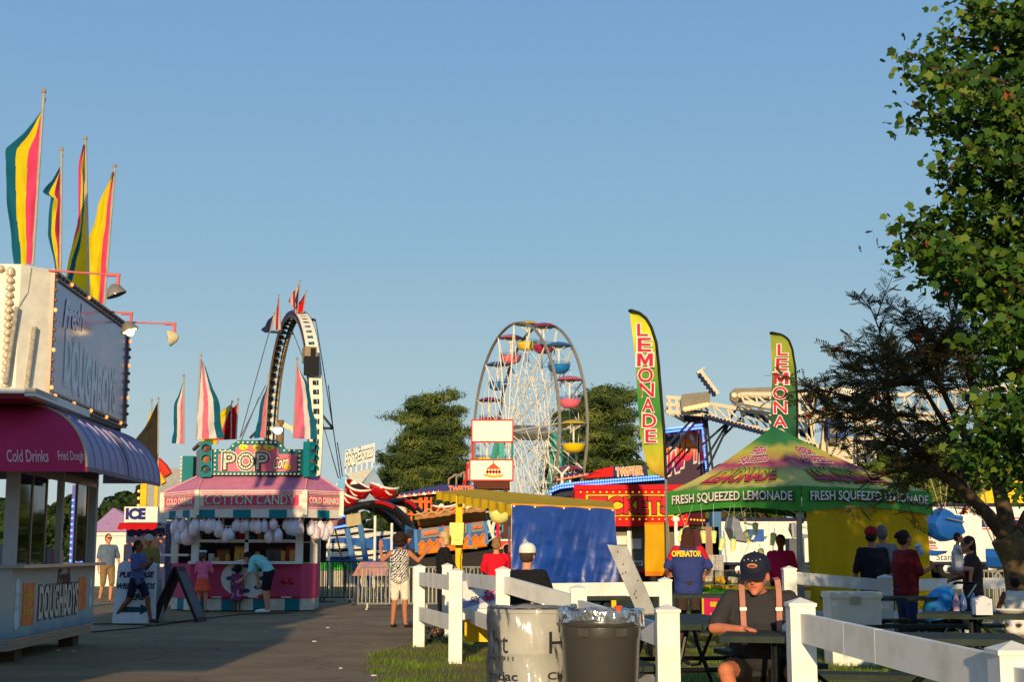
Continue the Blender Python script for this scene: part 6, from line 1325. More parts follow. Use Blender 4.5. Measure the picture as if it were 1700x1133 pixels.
    for i in range(1, 30):
        child('lamp', b0, t, Q(1104+i*2.1, 713-i*.25, -.1)); child('lamp', b0, t, Q(1104+i*2.1, 718-i*.25, -.1))
    for i in range(22): child('lamp', b0, t, Q(1166+i*.4, 712+i*4.1, -.12))
twister()
# ================================================================ swing ride: lattice arms, panels, hanging seats
def swing_ride():
    Y = 62; c = at(1395, 918, Y); t = thing('swing_ride', 'huge swing ride with white lattice arms edged in blue lamps', 'ride', (c.x, Y, 0)); O = V((c.x, Y, 0)); Q = lambda u, v, d=0: at(u, v, Y+d)-O
    WS = M('ride_cream', (206, 194, 168), .5); GS = M('ride_grey', (120, 112, 100), .5); BL = M('lamp_navy', (24, 34, 70), .3)
    def truss(a0, b0, a1, b1, n, d0, d1, w_=.1):
        g = MB()
        for dz in (d0, d1):
            p0, q0, p1, q1 = Q(*a0, dz), Q(*b0, dz), Q(*a1, dz), Q(*b1, dz)
            g.beam(p0, p1, w_*1.6); g.beam(q0, q1, w_*1.6)
            for i in range(n+1):
                f = i/n; g.beam(p0.lerp(p1, f), q0.lerp(q1, f), w_*.8)
                if i < n: g.beam(p0.lerp(p1, f), q0.lerp(q1, (i+1)/n), w_*.8)
        for i in range(n+1): f = i/n; g.beam(Q(*a0, d0).lerp(Q(*a1, d0), f), Q(*a0, d1).lerp(Q(*a1, d1), f), w_*.7); g.beam(Q(*b0, d0).lerp(Q(*b1, d0), f), Q(*b0, d1).lerp(Q(*b1, d1), f), w_*.7)
        return g
    truss((1160, 668), (1168, 690), (1345, 700), (1350, 738), 8, -1, 1).build('arm', WS, t)
    truss((1215, 667), (1225, 678), (1345, 690), (1345, 722), 6, 2.5, 4).build('arm', GS, t)
    truss((1230, 655), (1235, 668), (1350, 655), (1350, 690), 5, -3.5, -2.5).build('arm', WS, t)
    truss((1445, 660), (1440, 700), (1700, 640), (1700, 670), 9, -1, 1).build('arm', WS, t)
    truss((1440, 690), (1440, 730), (1600, 700), (1600, 715), 6, -4, -3).build('arm', WS, t)
    g = MB()
    for u in (1110, 1122, 1134): g.beam(Q(u, 660, -1), Q(u+3, 690, -1), .14)
    for v in (660, 672, 684): g.beam(Q(1105, v, -1), Q(1165, v+5, -1), .16)
    g.beam(Q(1105, 680, 0), Q(1140, 700, 0), .2); g.beam(Q(1135, 690, 0), Q(1175, 694, 0), .5, mi=1); g.build('arm_end', [WS, BL], t)
    for q in (((1132, 684), (1178, 672), (1180, 650), (1134, 655), (1130, 665)), ((1213, 664), (1220, 668), (1286, 664), (1286, 643), (1220, 645), (1213, 652))):
        g = MB(); g.ext([Q(u, v, -1.6) for u, v in q], (0, .3, 0)); p = g.build('panel', M('panel_grey', (126, 120, 106), .5), t)
        g = MB(); g.ell((0, 0, 0), .12, 10, 8); b0 = None
        for i in range(7):
            u = q[0][0]+6+i*((q[2][0]-q[0][0]-12)/6); v = (q[0][1]-4)+(q[2][1]-q[0][1]+ (14 if q[0][0] > 1200 else 8))*0+(-i*1.2 if q[0][0] < 1200 else -3)
            loc = Q(u, v, -1.7)
            if b0 is None: b0 = g.build('round_lamp', M('lamp_cream', (244, 210, 150), .2, emit=.3), p, True); b0.location = loc
            else: child('round_lamp', b0, p, loc)
    g = MB(); g.ext([Q(1343, 660, -2), Q(1452, 657, -2), Q(1450, 644, -2), Q(1350, 643, -2)], (0, .6, 0)); g.build('crown_panel', M('bright_white', (244, 236, 220), .35), t)
    g = MB(); g.beam(Q(1190, 656, -1.5), Q(1160, 616, -1.5), .25); g.tube([Q(1157, 620, -1.5), Q(1170, 611, -1.5)], .05, 5); g.build('arm_tip', WS, t)
    b = MB(); b.lathe([(.05, .1), (.1, -.04), (.07, -.12)], n=8); b0 = None
    for i in range(30):
        f = i/29
        for (a, e, d) in (((1172, 692), (1352, 742), -1.2), ((1232, 682), (1345, 726), 2.4)):
            loc = Q(a[0]+(e[0]-a[0])*f, a[1]+(e[1]-a[1])*f, d)
            if b0 is None: b0 = b.build('navy_lamp', BL, t, True); b0.location = loc
            else: child('navy_lamp', b0, t, loc)
    for i in range(6): child('navy_lamp', b0, t, Q(1162+i*4.6, 624+i*6, -1.7))
    g = MB()
    for u0, u1 in ((1335, 1352), (1350, 1340), (1375, 1366), (1398, 1398), (1420, 1432), (1445, 1440)): g.beam(Q(u0, 662, 0), Q(u1, 770, 0), .3)
    g.bb(Q(1340, 700, .5), Q(1450, 685, 1.5)); g.bb(Q(1345, 765, .5), Q(1445, 740, 1.5)); g.build('tower', WS, t)
    g = MB(); g.bb(Q(1375, 728, -1), Q(1394, 700, 0)); g.bb(Q(1378, 722, -1.05), Q(1391, 708, -1), 1); g.bb(Q(1378, 738, -1), Q(1391, 728, -.5), 1); g.build('cabin', [M('cabin_blue', (30, 60, 120), .4), GS], t)
    g = MB(); g.bb(Q(1380, 918, -.6)-V((0, 0, 1.2)), Q(1410, 730, .6)); g.build('mast', WS, t)
    for a, b_ in (((1160, 685), (1090, 760)), ((1165, 690), (1108, 755)), ((1170, 694), (1176, 790)), ((1172, 690), (1185, 795)), ((1222, 680), (1170, 765)), ((1212, 700), (1172, 785)), ((1208, 702), (1165, 740)), ((1240, 640+45), (1200, 725))):
        g = MB(); g.tube([Q(*a), Q(*b_)], .05, 4); g.build('cable', M('cable_dark', (50, 56, 70), .5), t)
    # big blue swing seats with chains, each hanging from the ride
    SB = M('seat_blue', (20, 82, 160), .3, coat=.4); YS = 58
    for u, v, s, rz, lab, ch in ((1567, 872, 1.0, 20, 'large blue swing seat tipped up beside the green tent', ((1560, 800), (1540, 780), (1575, 780))), (1545, 905, .62, -30, 'blue swing seat half hidden by the tent leg', ((1535, 790),)), (1656, 926, .62, 60, 'small blue swing seat hanging before the white trailer', ((1600, 790), (1625, 780))), (1238, 878, .8, 10, 'grey swing seat hanging behind the lemonade cups', ((1230, 790),)), (1330, 880, .5, 0, 'small swing seat seen behind the near tent leg', ((1325, 800),))):
        p = at(u, v, YS); o = thing('ride_swing', lab, 'swing seat', p, R(rz), 'seats hanging from the swing ride'); mt = SB if u > 1500 else M('seat_grey', (120, 124, 132), .4)
        g = MB(); prof = [(-.55, .4), (-.62, 0), (-.45, -.45), (.1, -.55), (.55, -.42), (.62, -.3), (.2, -.3), (-.2, -.2), (-.3, .1), (-.35, .42)]
        g.ext([V((x*1.5*s, -.55*s, z*1.3*s)) for x, z in prof], (0, 1.1*s, 0))
        if u == 1567:
            g = MB(); oo = [(-.85, .05), (-.6, .5), (-.15, .72), (.2, .62), (.45, .42), (.85, .4), (.8, .0), (.95, -.35), (.5, -.62), (-.1, -.72), (-.6, -.5)]; rings = []
            for q_, y_ in ((.55, -.42), (.85, -.36), (1, -.15), (1, .2), (.9, .45)): rings.append([V((x*.92*q_, y_, z*.92*q_)) for x, z in oo])
            g.loft(rings)
        g.build('shell', mt, o, u == 1567)
        for cu, cv in ch:
            e = at(cu, cv, YS)-p; g = MB(); g.tube([(0, 0, .2), Matrix.Rotation(-R(rz), 3, 'Z') @ e] if u != 1567 else [(0, 0, .2), (o.rotation_euler.to_matrix().inverted() @ e)], .03, 4); g.build('chain', M('chain_tan', (150, 130, 100), .5), o)
        g = MB(); g.tube([(.5*s, -.6*s, .1*s), (-.3*s, -.62*s, .25*s)], .04, 5); g.build('lap_bar', STEEL, o)
swing_ride()
# ================================================================ trailers
def trailer(u0, u1, v0, v1, Y, label, txt):
    a, b = at(u0, v1, Y), at(u1, v0, Y); t = thing('trailer', label, 'trailer', (a.x, Y, 0)); L = b.x-a.x; z1 = b.z; z0 = .75
    g = MB(); g.bb((0, 0, z0), (L, 2.5, z1)); g.bb((-.02, -.03, z1-.12), (L, 2.53, z1+.05), 1); g.bb((0, -.02, z0-.06), (L, 0, z0+.08), 1)
    n = int(L/.62)
    for i in range(1, n): g.bb((i*L/n-.008, -.006, z0+.1), (i*L/n+.008, 0, z1-.14), 2)
    g.build('body', [M('trailer_white', (232, 228, 218), .4), M('trailer_navy', (24, 26, 60), .5), M('seam_grey', (180, 178, 170), .5)], t)
    for x in (1.2, L*.5, L*.5+1.1): 
        for y in (.3, 2.1):
            g = MB(); g.lathe([(.001, -.13), (.42, -.13), (.47, -.08), (.47, .08), (.42, .13), (.001, .13)], (x, y, .47), 20, rot=Matrix.Rotation(R(90), 3, 'X')); w_ = g.build('wheel', M('tyre', (24, 24, 26), .8), t, True)
            g = MB(); g.lathe([(.001, .132), (.2, .14), (.22, .132)], (x, y, .47), 16, rot=Matrix.Rotation(R(90), 3, 'X')); g.build('rim', STEEL, w_, True)
    if txt:
        g = MB(); s = at(1632, 918, Y).x-a.x; z = lambda v: Z(v, Y)
        g.bb((s, -.02, z(876)), (L-.2, -.008, z(864)), 0); g.bb((s, -.02, z(880)), (L-.2, -.008, z(878)), 1); g.bb((s, -.02, z(862)), (L-.2, -.008, z(860)), 1)
        g.build('stripe', [M('stripe_navy', (26, 34, 110), .5), M('stripe_red', (200, 20, 40), .5)], t)
        g = MB(); x = at(1554, 918, Y).x-a.x; w_ = 1.6; g.flat('Standard', (x, -.02, z(931)), (w_, 0, 0), (0, 0, z(920)-z(931)), 0, .0, .15); g.build('lettering', M('navy_text', (26, 34, 80), .5), t)
        g = MB()
        for i in range(4): g.bb((.05, -.02, z(888-i*4)), (.75-.1*i, -.008, z(886-i*4)), 0)
        for i in range(4): g.bb((.05, -.02, z(912-i*4)), (.7-.08*i, -.008, z(910-i*4)), 0)
        g.build('flag_stripes', M('stripe_red', (200, 20, 40), .5), t)
    return t
trailer(1535, 1760, 838, 955, 72, 'long white trailer with navy and red stripes behind the tree trunk', True)
trailer(1186, 1345, 862, 960, 68, 'pale ride trailer seen through the lemonade tent', False)
def ride_bits():
    Y = 40; c = at(1250, 918, Y); t = thing('ride_deck', 'tan and blue ride steps seen under the lemonade tent', 'ride', (c.x, Y, 0)); O = V((c.x, Y, 0)); Q = lambda u, v, d=0: at(u, v, Y+d)-O
    for (u0, v0, u1, v1, c_) in ((1166, 965, 1188, 876, (150, 110, 90)), (1170, 960, 1196, 922, (196, 188, 176)), (1184, 950, 1192, 850, (70, 110, 150)), (1244, 900, 1262, 880, (40, 90, 160)), (1312, 960, 1328, 895, (90, 92, 96)), (1142, 950, 1166, 880, (70, 16, 30))):
        g = MB(); g.bb(Q(u0, v0), Q(u1, v1, .6)); g.bb(Q(u0, v0, -.03), Q(u1, v0-3, 0)); g.build('deck_panel', M('deck%d%d' % (u0, c_[0]), c_, .5, scale=2), t)
    g = MB(); g.beam(Q(1235, 925), Q(1262, 868), .06); g.cut(); g.beam(Q(1320, 935, .1), Q(1315, 870), .06); g.split('strut', STEEL, t)
    # big yellow ride parts glowing through the tree at the right edge
    Y = 80; c = at(1670, 918, Y); t = thing('yellow_ride', 'bright yellow ride structure showing through the leaves at the right edge', 'ride', (c.x, Y, 0)); O = V((c.x, Y, 0)); Q = lambda u, v, d=0: at(u, v, Y+d)-O
    g = MB(); g.ext([Q(1625, 836), Q(1650, 836), Q(1650, 810), Q(1630, 822)], (0, 1, 0)); g.ext([Q(1660, 836), Q(1760, 836), Q(1760, 770), Q(1700, 772), Q(1676, 790), Q(1668, 815)], (0, 1, 0)); g.build('structure', YEL, t)
ride_bits()
# ================================================================ people
SKIN = M('skin_light', (206, 140, 108), .55, var=.06, scale=5); SKIN2 = M('skin_tan', (176, 112, 80), .55, var=.06, scale=5); SKIN3 = M('skin_brown', (122, 74, 50), .55, var=.06)
EYE = M('eye_dark', (30, 24, 22), .3); LIP = M('lips', (170, 84, 76), .5)
def person(label, loc, rz, H=1.7, pose=None, skin=SKIN, girth=1., hair='short', haircol=(50, 34, 24), top=None, sleeve=.5, bottom=None, leglen=.45, skirt=None,
           shoes=(40, 40, 44), cap=None, head=(0, 0), vox=.011, fingers=True, shades=False, group=None, shirtlen=.0, extras=None, headscale=1.):
    """pose: joint positions in metres for a 1.75 m figure facing -Y; L = the figure's left (+X)"""
    k = H/1.75
    J = dict(pelvis=(0, 0, .95), waist=(0, 0, 1.10), chest=(0, 0, 1.30), neck=(0, .01, 1.47), head=(0, -.015, 1.63),
             shL=(.175, .0, 1.41), elL=(.225, .03, 1.13), wrL=(.24, -.04, .88), tipL=(.24, -.07, .71), shR=(-.175, 0, 1.41), elR=(-.225, .03, 1.13), wrR=(-.24, -.04, .88), tipR=(-.24, -.07, .71),
             hipL=(.09, 0, .92), knL=(.10, -.02, .50), anL=(.11, .02, .08), toL=(.12, -.15, .025), hipR=(-.09, 0, .92), knR=(-.10, -.02, .50), anR=(-.11, .02, .08), toR=(-.12, -.15, .025))
    if pose: J.update(pose)
    J = {a: V(b)*k for a, b in J.items()}
    t = thing('person', label, 'person', loc, rz, group)
    W = girth
    side = ((J['shL']-J['shR'])+(J['hipL']-J['hipR'])*.6).normalized()
    def torso(g, infl, lo=0., hi=1.):
        pts = [J['pelvis']-(J['waist']-J['pelvis']).normalized()*.09*k, J['pelvis'], J['waist'], J['chest'], J['neck']-(J['neck']-J['chest'])*.28, J['neck']]
        wd = [.115, .168, .148*W, .172*W, .165, .062]; dp = [.085, .118*W**.7, .105*W, .118*W**.8, .085, .058]
        if lo > 0: pts = pts[1:]; wd = wd[1:]; dp = dp[1:]
        rings = []
        n2 = len(pts); P = []; Wd = []; Dp = []
        for i in range(n2-1):
            for q in range(3): f = q/3; P.append(pts[i].lerp(pts[i+1], f)); Wd.append(wd[i]*(1-f)+wd[i+1]*f); Dp.append(dp[i]*(1-f)+dp[i+1]*f)
        P.append(pts[-1]); Wd.append(wd[-1]); Dp.append(dp[-1])
        for i, p in enumerate(P):
            d = (P[min(i+1, len(P)-1)]-P[max(0, i-1)]).normalized(); x = (side-d*side.dot(d)).normalized(); y = d.cross(x)
            a = (Wd[i]*k+infl); b = (Dp[i]*k+infl)
            rings.append([p+x*a*math.copysign(abs(math.cos(th))**.85, math.cos(th))+y*b*math.copysign(abs(math.sin(th))**.85, math.sin(th)) for th in [2*math.pi*j/20 for j in range(20)]])
        g.loft(rings)
        g.ell(J['neck']-(J['neck']-J['chest'])*.35+side*.1*k, (.07*k+infl, .06*k+infl, .055*k+infl), 10, 8); g.ell(J['neck']-(J['neck']-J['chest'])*.35-side*.1*k, (.07*k+infl, .06*k+infl, .055*k+infl), 10, 8)
        if W > 1.25:
            f = side.cross(J['chest']-J['waist']).normalized(); f = f if (Matrix.Identity(3)@f).y < 0 else -f
            g.ell(J['waist']+f*.07*k, (.15*k*W*.9+infl, .12*k+infl, .15*k+infl), 14, 10)
    def arm(g, s, infl, frac=1., hand=True):
        sh, el, wr = J['sh'+s], J['el'+s], J['wr'+s]; w_ = .9+.1*W
        inner = sh*.75+J['neck']*.25-V((0, 0, .02*k))
        g.cap(inner, sh, .055*k+infl, .056*k*w_+infl)
        if frac <= .999 and frac < .55:
            g.cap(sh, sh.lerp(el, frac*1.8), .056*k*w_+infl, .048*k*w_+infl*1.4); return
        g.cap(sh, el, .054*k*w_+infl, .040*k*w_+infl)
        if frac >= .99: g.cap(el, wr, .041*k*w_+infl, .027*k+infl)
        elif frac > .55: g.cap(el, el.lerp(wr, (frac-.5)*2), .041*k+infl, .034*k+infl)
    def hand(g, s):
        wr, tp = J['wr'+s], J['tip'+s]; d = (tp-wr); L = d.length; d = d.normalized(); el = J['el'+s]
        fa = (wr-el).normalized(); pn = V((1 if s == 'L' else -1, 0, 0)); pn = pn-d*pn.dot(d)
        if pn.length < .3: pn = V((0, 0, 1))-d*d.z
        if 'palm'+s in (extras or {}): pn = V(extras['palm'+s]); pn = pn-d*pn.dot(d)
        pn.normalize(); x = d.cross(pn).normalized()*(-1 if s == 'L' else 1)
        if 'thumb'+s in (extras or {}): x = V(extras['thumb'+s]); x = (x-d*x.dot(d)).normalized(); pn = d.cross(x).normalized()
        rt = Matrix((x, d, pn)).transposed(); g.ell(wr+d*.048*k, (.042*k, .058*k, .018*k), 12, 8, rot=rt); g.cap(wr, wr+d*.03*k, .026*k, .027*k)
        curl = (extras or {}).get('curl', .35)
        for i, (o, l) in enumerate(((.030, .072), (.010, .082), (-.011, .076), (-.030, .060))):
            a = wr+d*.088*k+x*o*k; 
            if not fingers: 
                pass
            m = a+(d*math.cos(curl*.7)-pn*math.sin(curl*.7))*l*.5*k+x*o*.12*k; e = m+(d*math.cos(curl*2)-pn*math.sin(curl*2))*l*.5*k
            g.cap(a-d*.02*k, m, .0095*k, .009*k, 8); g.cap(m, e, .009*k, .0075*k, 8)
        a = wr+d*.03*k+x*.03*k; m = a+(x*.75+d*.6).normalized()*.035*k; e = m+(d*.9+x*.35-pn*curl*.5).normalized()*.03*k
        g.cap(a, m, .0125*k, .0105*k, 8); g.cap(m, e, .0105*k, .009*k, 8)
    def leg(g, s, infl, frac=1., foot=False):
        hp, kn, an, to = J['hip'+s], J['kn'+s], J['an'+s], J['to'+s]; w_ = .8+.2*W
        if frac < .5:
            g.cap(hp, hp.lerp(kn, frac*2), .088*k*w_+infl, (.088-.03*frac*2)*k*w_+infl*1.2); return
        g.cap(hp, kn, .088*k*w_+infl, .058*k+infl)
        mid = kn.lerp(an, .35)+(-(J['to'+s]-an).normalized()*.012*k)
        if frac >= .99: g.cap(kn, mid, .056*k+infl, .053*k+infl); g.cap(mid, an, .052*k+infl, .034*k+infl)
        else: g.cap(kn, kn.lerp(an, (frac-.5)*2), .058*k+infl, .054*k+infl)
        if foot: g.cap(an-V((0, 0, .02*k)), an.lerp(to, .55), .036*k, .034*k); g.cap(an.lerp(to, .5)-V((0, 0, .005)), to+V((0, 0, .006*k)), .034*k, .026*k)
    # head
    yaw, pitch = head; hc = J['head']; hr = Matrix.Rotation(R(yaw), 3, 'Z') @ Matrix.Rotation(R(-pitch) if False else R(pitch), 3, 'X')
    hk = headscale*(k if H > 1.35 else k*1.0+.18*(1.35-H))
    hp = lambda x, y, z: hc+hr@V((x*hk, y*hk, z*hk))
    g = MB(); torso(g, 0)
    for s in 'LR': arm(g, s, 0); hand(g, s); leg(g, s, 0, 1., True)
    g.cap(J['neck']-V((0, 0, .02*k)), hp(0, .015, -.07), .056*k, .052*k)
    g.ell(hp(0, .012, .02), (.076*hk, .094*hk, .098*hk), 18, 14, rot=hr); g.ell(hp(0, -.03, -.045), (.056*hk, .058*hk, .066*hk), 14, 10, rot=hr); g.ell(hp(0, -.07, -.092), (.024*hk, .02*hk, .018*hk), 8, 6, rot=hr)
    g.cap(hp(0, -.085, .012), hp(0, -.108, -.022), .009*hk, .013*hk, 8); g.ell(hp(0, -.077, .03), (.05*hk, .02*hk, .012*hk), 10, 6, rot=hr)
    for s in (-1, 1): g.ell(hp(s*.078, .012, -.01), (.011*hk, .02*hk, .03*hk), 8, 6, rot=hr)
    remesh(g, 'body', skin, t, vox, 2)
    g = MB()
    for s in (-1, 1): g.ell(hp(s*.031, -.079, .008), (.012*hk, .007*hk, .007*hk), 8, 6, rot=hr); g.cap(hp(s*.018, -.089, .028), hp(s*.045, -.083, .03), .004*hk, .004*hk, 6)
    g.split('eyes', EYE, t, True) if False else g.build('eyes', EYE, t, True)
    g = MB(); g.ell(hp(0, -.083, -.052), (.022*hk, .008*hk, .006*hk), 10, 6, rot=hr); g.build('lips', LIP, t, True)
    if shades: g = MB(); g.box(hp(-.034, -.096, .01), (.05*hk, .012, .03*hk), rot=hr); g.box(hp(.034, -.096, .01), (.05*hk, .012, .03*hk), rot=hr); g.tube([hp(-.078, .0, .015), hp(-.06, -.09, .014), hp(.06, -.09, .014), hp(.078, .0, .015)], .004, 6); g.build('sunglasses', BLACK, t)
    # hair
    hm = M('hair_%d_%d_%d' % haircol, haircol, .6, var=.35, scale=40, bump=.6, bscale=90)
    g = MB()
    if hair in ('short', 'long', 'pony', 'bun', 'bob', 'crop'):
        q = .086 if hair != 'crop' else .081
        g.ell(hp(0, .028, .035), (q*hk, .096*hk, .096*hk), 22, 16, rot=hr, nz=.05, ns=6); g.ell(hp(0, .05, -.01), (.08*hk, .07*hk, .085*hk), 16, 12, rot=hr, nz=.06)
    if hair == 'curly':
        g.ell(hp(0, .02, .05), (.135*hk, .14*hk, .13*hk), 24, 18, rot=hr, nz=.22, ns=7); g.ell(hp(0, .06, -.02), (.11*hk, .09*hk, .1*hk), 20, 14, rot=hr, nz=.25, ns=7)
        for i in range(46):
            a = random.uniform(0, 6.28); e = random.uniform(-.5, 1.4); r_ = .13; p = V((r_*math.cos(a)*math.cos(e), .03+r_*math.sin(a)*math.cos(e), .04+r_*math.sin(e)))
            if p.y > -.06: g.ell(hp(*p), .024*hk, 7, 5)
    if hair == 'long':
        for i in range(9): a = (i-4)*.2; g.cap(hp(.075*math.sin(a*1.6), .05+.04*math.cos(a), .0), hp(.085*math.sin(a*1.5), .075+.02*math.cos(a), -.26-.05*random.random()), .034*hk, .022*hk, 8)
    if hair == 'bob':
        for i in range(11): a = (i-5)*.27; g.cap(hp(.08*math.sin(a*1.1), .02+.06*math.cos(a), .03), hp(.09*math.sin(a*1.1), .02+.065*math.cos(a), -.10), .032*hk, .026*hk, 8)
    if hair == 'pony': g.cap(hp(0, .1, .03), hp(0, .14, -.04), .034*hk, .036*hk, 8); g.cap(hp(0, .14, -.04), hp(0, .12, -.2), .036*hk, .014*hk, 8)
    if hair == 'bun': g.ell(hp(0, .115, .055), .05*hk, 12, 9, nz=.15); g.ell(hp(0.01, .15, .04), .03*hk, 8, 6, nz=.2)
    if g.v and cap is None: remesh(g, 'hair', hm, t, max(.007, vox*.7), 1, disp=.004)
    elif g.v: g2 = MB(); g2.ell(hp(0, .035, .0), (.082*hk, .08*hk, .085*hk), 18, 12, rot=hr, nz=.05); g2.build('hair', hm, t, True)
    if cap:
        cm_ = M('cap_%d_%d_%d' % cap, cap, .7, var=.08); g = MB()
        g.lathe([(.096*hk, .0), (.098*hk, .03*hk), (.09*hk, .07*hk), (.066*hk, .1*hk), (.03*hk, .115*hk), (.001, .118*hk)], hp(0, .005, .035), 26, rot=hr, caps=False, sy=1.08)
        g.ell(hp(0, .005, .155), .008*hk, 8, 5)
        n = 14; br = [hp(.085*math.sin((i/n-.5)*2.6), -.055-.04*math.cos((i/n-.5)*2.6), .04) for i in range(n+1)]; ou = [hp(.082*math.sin((i/n-.5)*2.4), -.09-.085*max(0, math.cos((i/n-.5)*2.6)), .018-.012*abs(math.sin((i/n-.5)*2.4))) for i in range(n+1)]
        vs = br+ou+[p-V((0, 0, .006)) for p in br+ou]; m = n+1; g.add(vs, [(i, i+1, m+i+1, m+i) for i in range(n)]+[(2*m+m+i, 2*m+m+i+1, 2*m+i+1, 2*m+i) for i in range(n)]+[(m+i, m+i+1, 3*m+i+1, 3*m+i) for i in range(n)])
        g.build('cap', cm_, t, True)
    cl = max(.010, vox)
    if top is not None:
        g = MB(); torso(g, .014*k+(.006 if W > 1.2 else 0), lo=1)
        if shirtlen: g.cap(J['pelvis']+side*.06*k, J['pelvis']+side*.06*k-V((0, 0, shirtlen)), .12*k*W**.6, .13*k*W**.6); g.cap(J['pelvis']-side*.06*k, J['pelvis']-side*.06*k-V((0, 0, shirtlen)), .12*k*W**.6, .13*k*W**.6)
        if sleeve > 0:
            for s in 'LR': arm(g, s, .013*k, sleeve)
        g.v = [p if p[2] < (J['neck'].z+.02*k) or abs(V(p[:2]+(0,)).length) > 9 else (p[0], p[1], J['neck'].z+.02*k) for p in g.v] if J['neck'].z-J['pelvis'].z > .4*k else g.v
        remesh(g, 'top', top, t, cl, 2, disp=.007)
    if bottom is not None:
        g = MB()
        for s in 'LR': leg(g, s, .016*k, leglen)
        c = J['pelvis']; g.ell(c-V((0, 0, .01*k)), (.172*k*W**.4, .13*k*W**.5, .12*k), 18, 12)
        remesh(g, 'trousers' if leglen > .8 else 'shorts', bottom, t, cl, 2, disp=.006)
    if skirt:
        mt, z1, r1 = skirt; g = MB(); c = J['pelvis']; g.lathe([(.15*k*(1+0*i)+(r1-.15)*k*i/6+.012*(i % 2), .06*k-(.06+z1)*k*i/6) for i in range(7)], c, 26, sy=.85); g.v = [(x+.012*math.sin(math.atan2(y, x)*9)*(.9-z), y, z) for x, y, z in g.v]; remesh(g, 'skirt', mt, t, cl, 1, disp=.006)
    if shoes:
        g = MB()
        for s in 'LR':
            an, to = J['an'+s], J['to'+s]; d = (to-an); d.z = 0; d = d.normalized() if d.length > .01 else V((0, -1, 0)); b = V((an.x, an.y, min(an.z, to.z+.06*k)))
            g.cap(b-V((0, 0, .035*k)), an.lerp(to, .6), .04*k, .04*k, 10); g.cap(an.lerp(to, .5)-V((0, 0, .0)), to+d*.02*k+V((0, 0, .008)), .041*k, .034*k, 10)
        sh = remesh(g, 'shoes', M('shoe_%d_%d_%d' % shoes, shoes, .5), t, cl, 1)
    return t, J, hp, hr
def T(name, rgb, **k): return M('cloth_'+name, rgb, .85, var=.1, scale=9, bump=.25, bscale=40, **k)
def zig():
    m = T('zigzag', (40, 44, 60)); t = m.node_tree; b = t.nodes['Principled BSDF']; tc = t.nodes['Texture Coordinate']
    w_ = t.nodes.new('ShaderNodeTexWave'); w_.inputs['Scale'].default_value = 11; w_.inputs['Distortion'].default_value = 5; w_.inputs['Detail Scale'].default_value = 3; w_.bands_direction = 'DIAGONAL'
    t.links.new(tc.outputs['Object'], w_.inputs[0]); r = t.nodes.new('ShaderNodeValToRGB'); r.color_ramp.interpolation = 'CONSTANT'; r.color_ramp.elements[0].color = (*lin((36, 42, 66)), 1); r.color_ramp.elements[1].position = .5; r.color_ramp.elements[1].color = (*lin((214, 208, 196)), 1)
    t.links.new(w_.outputs[0], r.inputs[0]); t.links.new(r.outputs[0], b.inputs['Base Color']); return m
def G(u, v): p = gp(u, v); return (p.x, p.y, 0)
def PX(u, Y): return (X(u, Y), Y, 0)
# woman with raised arms, back to the camera
person('woman in a zigzag sleeveless top and white shorts raising both hands, seen from behind', G(663, 1043), R(172), 1.58, dict(elR=(.36, .0, 1.28), wrR=(.42, .06, 1.5), tipR=(.40, .1, 1.66), elL=(.36, .0, 1.28), wrL=(.42, .06, 1.5), tipL=(.4, .1, 1.66)) and
       dict(elL=(.34, .02, 1.27), wrL=(.40, -.04, 1.50), tipL=(.39, -.06, 1.68), elR=(-.36, .04, 1.26), wrR=(-.50, -.02, 1.42), tipR=(-.60, -.05, 1.56), anL=(.13, .02, .08), anR=(-.12, .02, .08), toR=(-.24, -.1, .025)),
       SKIN2, 1.0, 'curly', (44, 26, 22), zig(), 0, T('white_shorts', (226, 216, 196)), .42, shoes=(34, 34, 40), vox=.009, shirtlen=.02, extras=dict(palmL=(0, -1, 0), palmR=(0, -1, 0), curl=.15))
# blonde woman in black
person('blonde woman in black with sunglasses on her head, turned to the left', PX(737, 23.5), R(-78), 1.62, dict(elL=(.2, .1, 1.14), wrL=(.16, -.08, .96), tipL=(.12, -.16, .9), elR=(-.2, .08, 1.14), wrR=(-.1, -.12, 1.02), tipR=(.0, -.14, .98)),
       SKIN, 1.1, 'bob', (206, 178, 120), T('black_top', (18, 18, 20)), .5, T('black_trousers', (20, 20, 22)), .86, shoes=(150, 110, 80), shirtlen=.06, shades=True, head=(-6, 0))
# boy in red shirt
person('boy with fair hair in a bright red t-shirt leaning at the game counter', PX(824, 22), R(186), 1.5, dict(elL=(.22, -.08, 1.18), wrL=(.2, -.28, 1.12), tipL=(.18, -.4, 1.1), elR=(-.25, -.1, 1.2), wrR=(-.24, -.26, 1.2), tipR=(-.2, -.36, 1.22)),
       SKIN, 1.05, 'crop', (150, 112, 66), T('bright_red', (214, 16, 36)), .5, T('navy_shorts', (26, 30, 50)), .46, group=None, extras=dict(curl=.6))
person('dark haired child facing the camera beside the painted board by the blue tarpaulin', PX(842, 27), R(10), 1.42, None, SKIN3, .9, 'short', (40, 26, 20), T('striped_red', (200, 60, 50)), .5, T('dark_shorts2', (30, 30, 34)), .5)
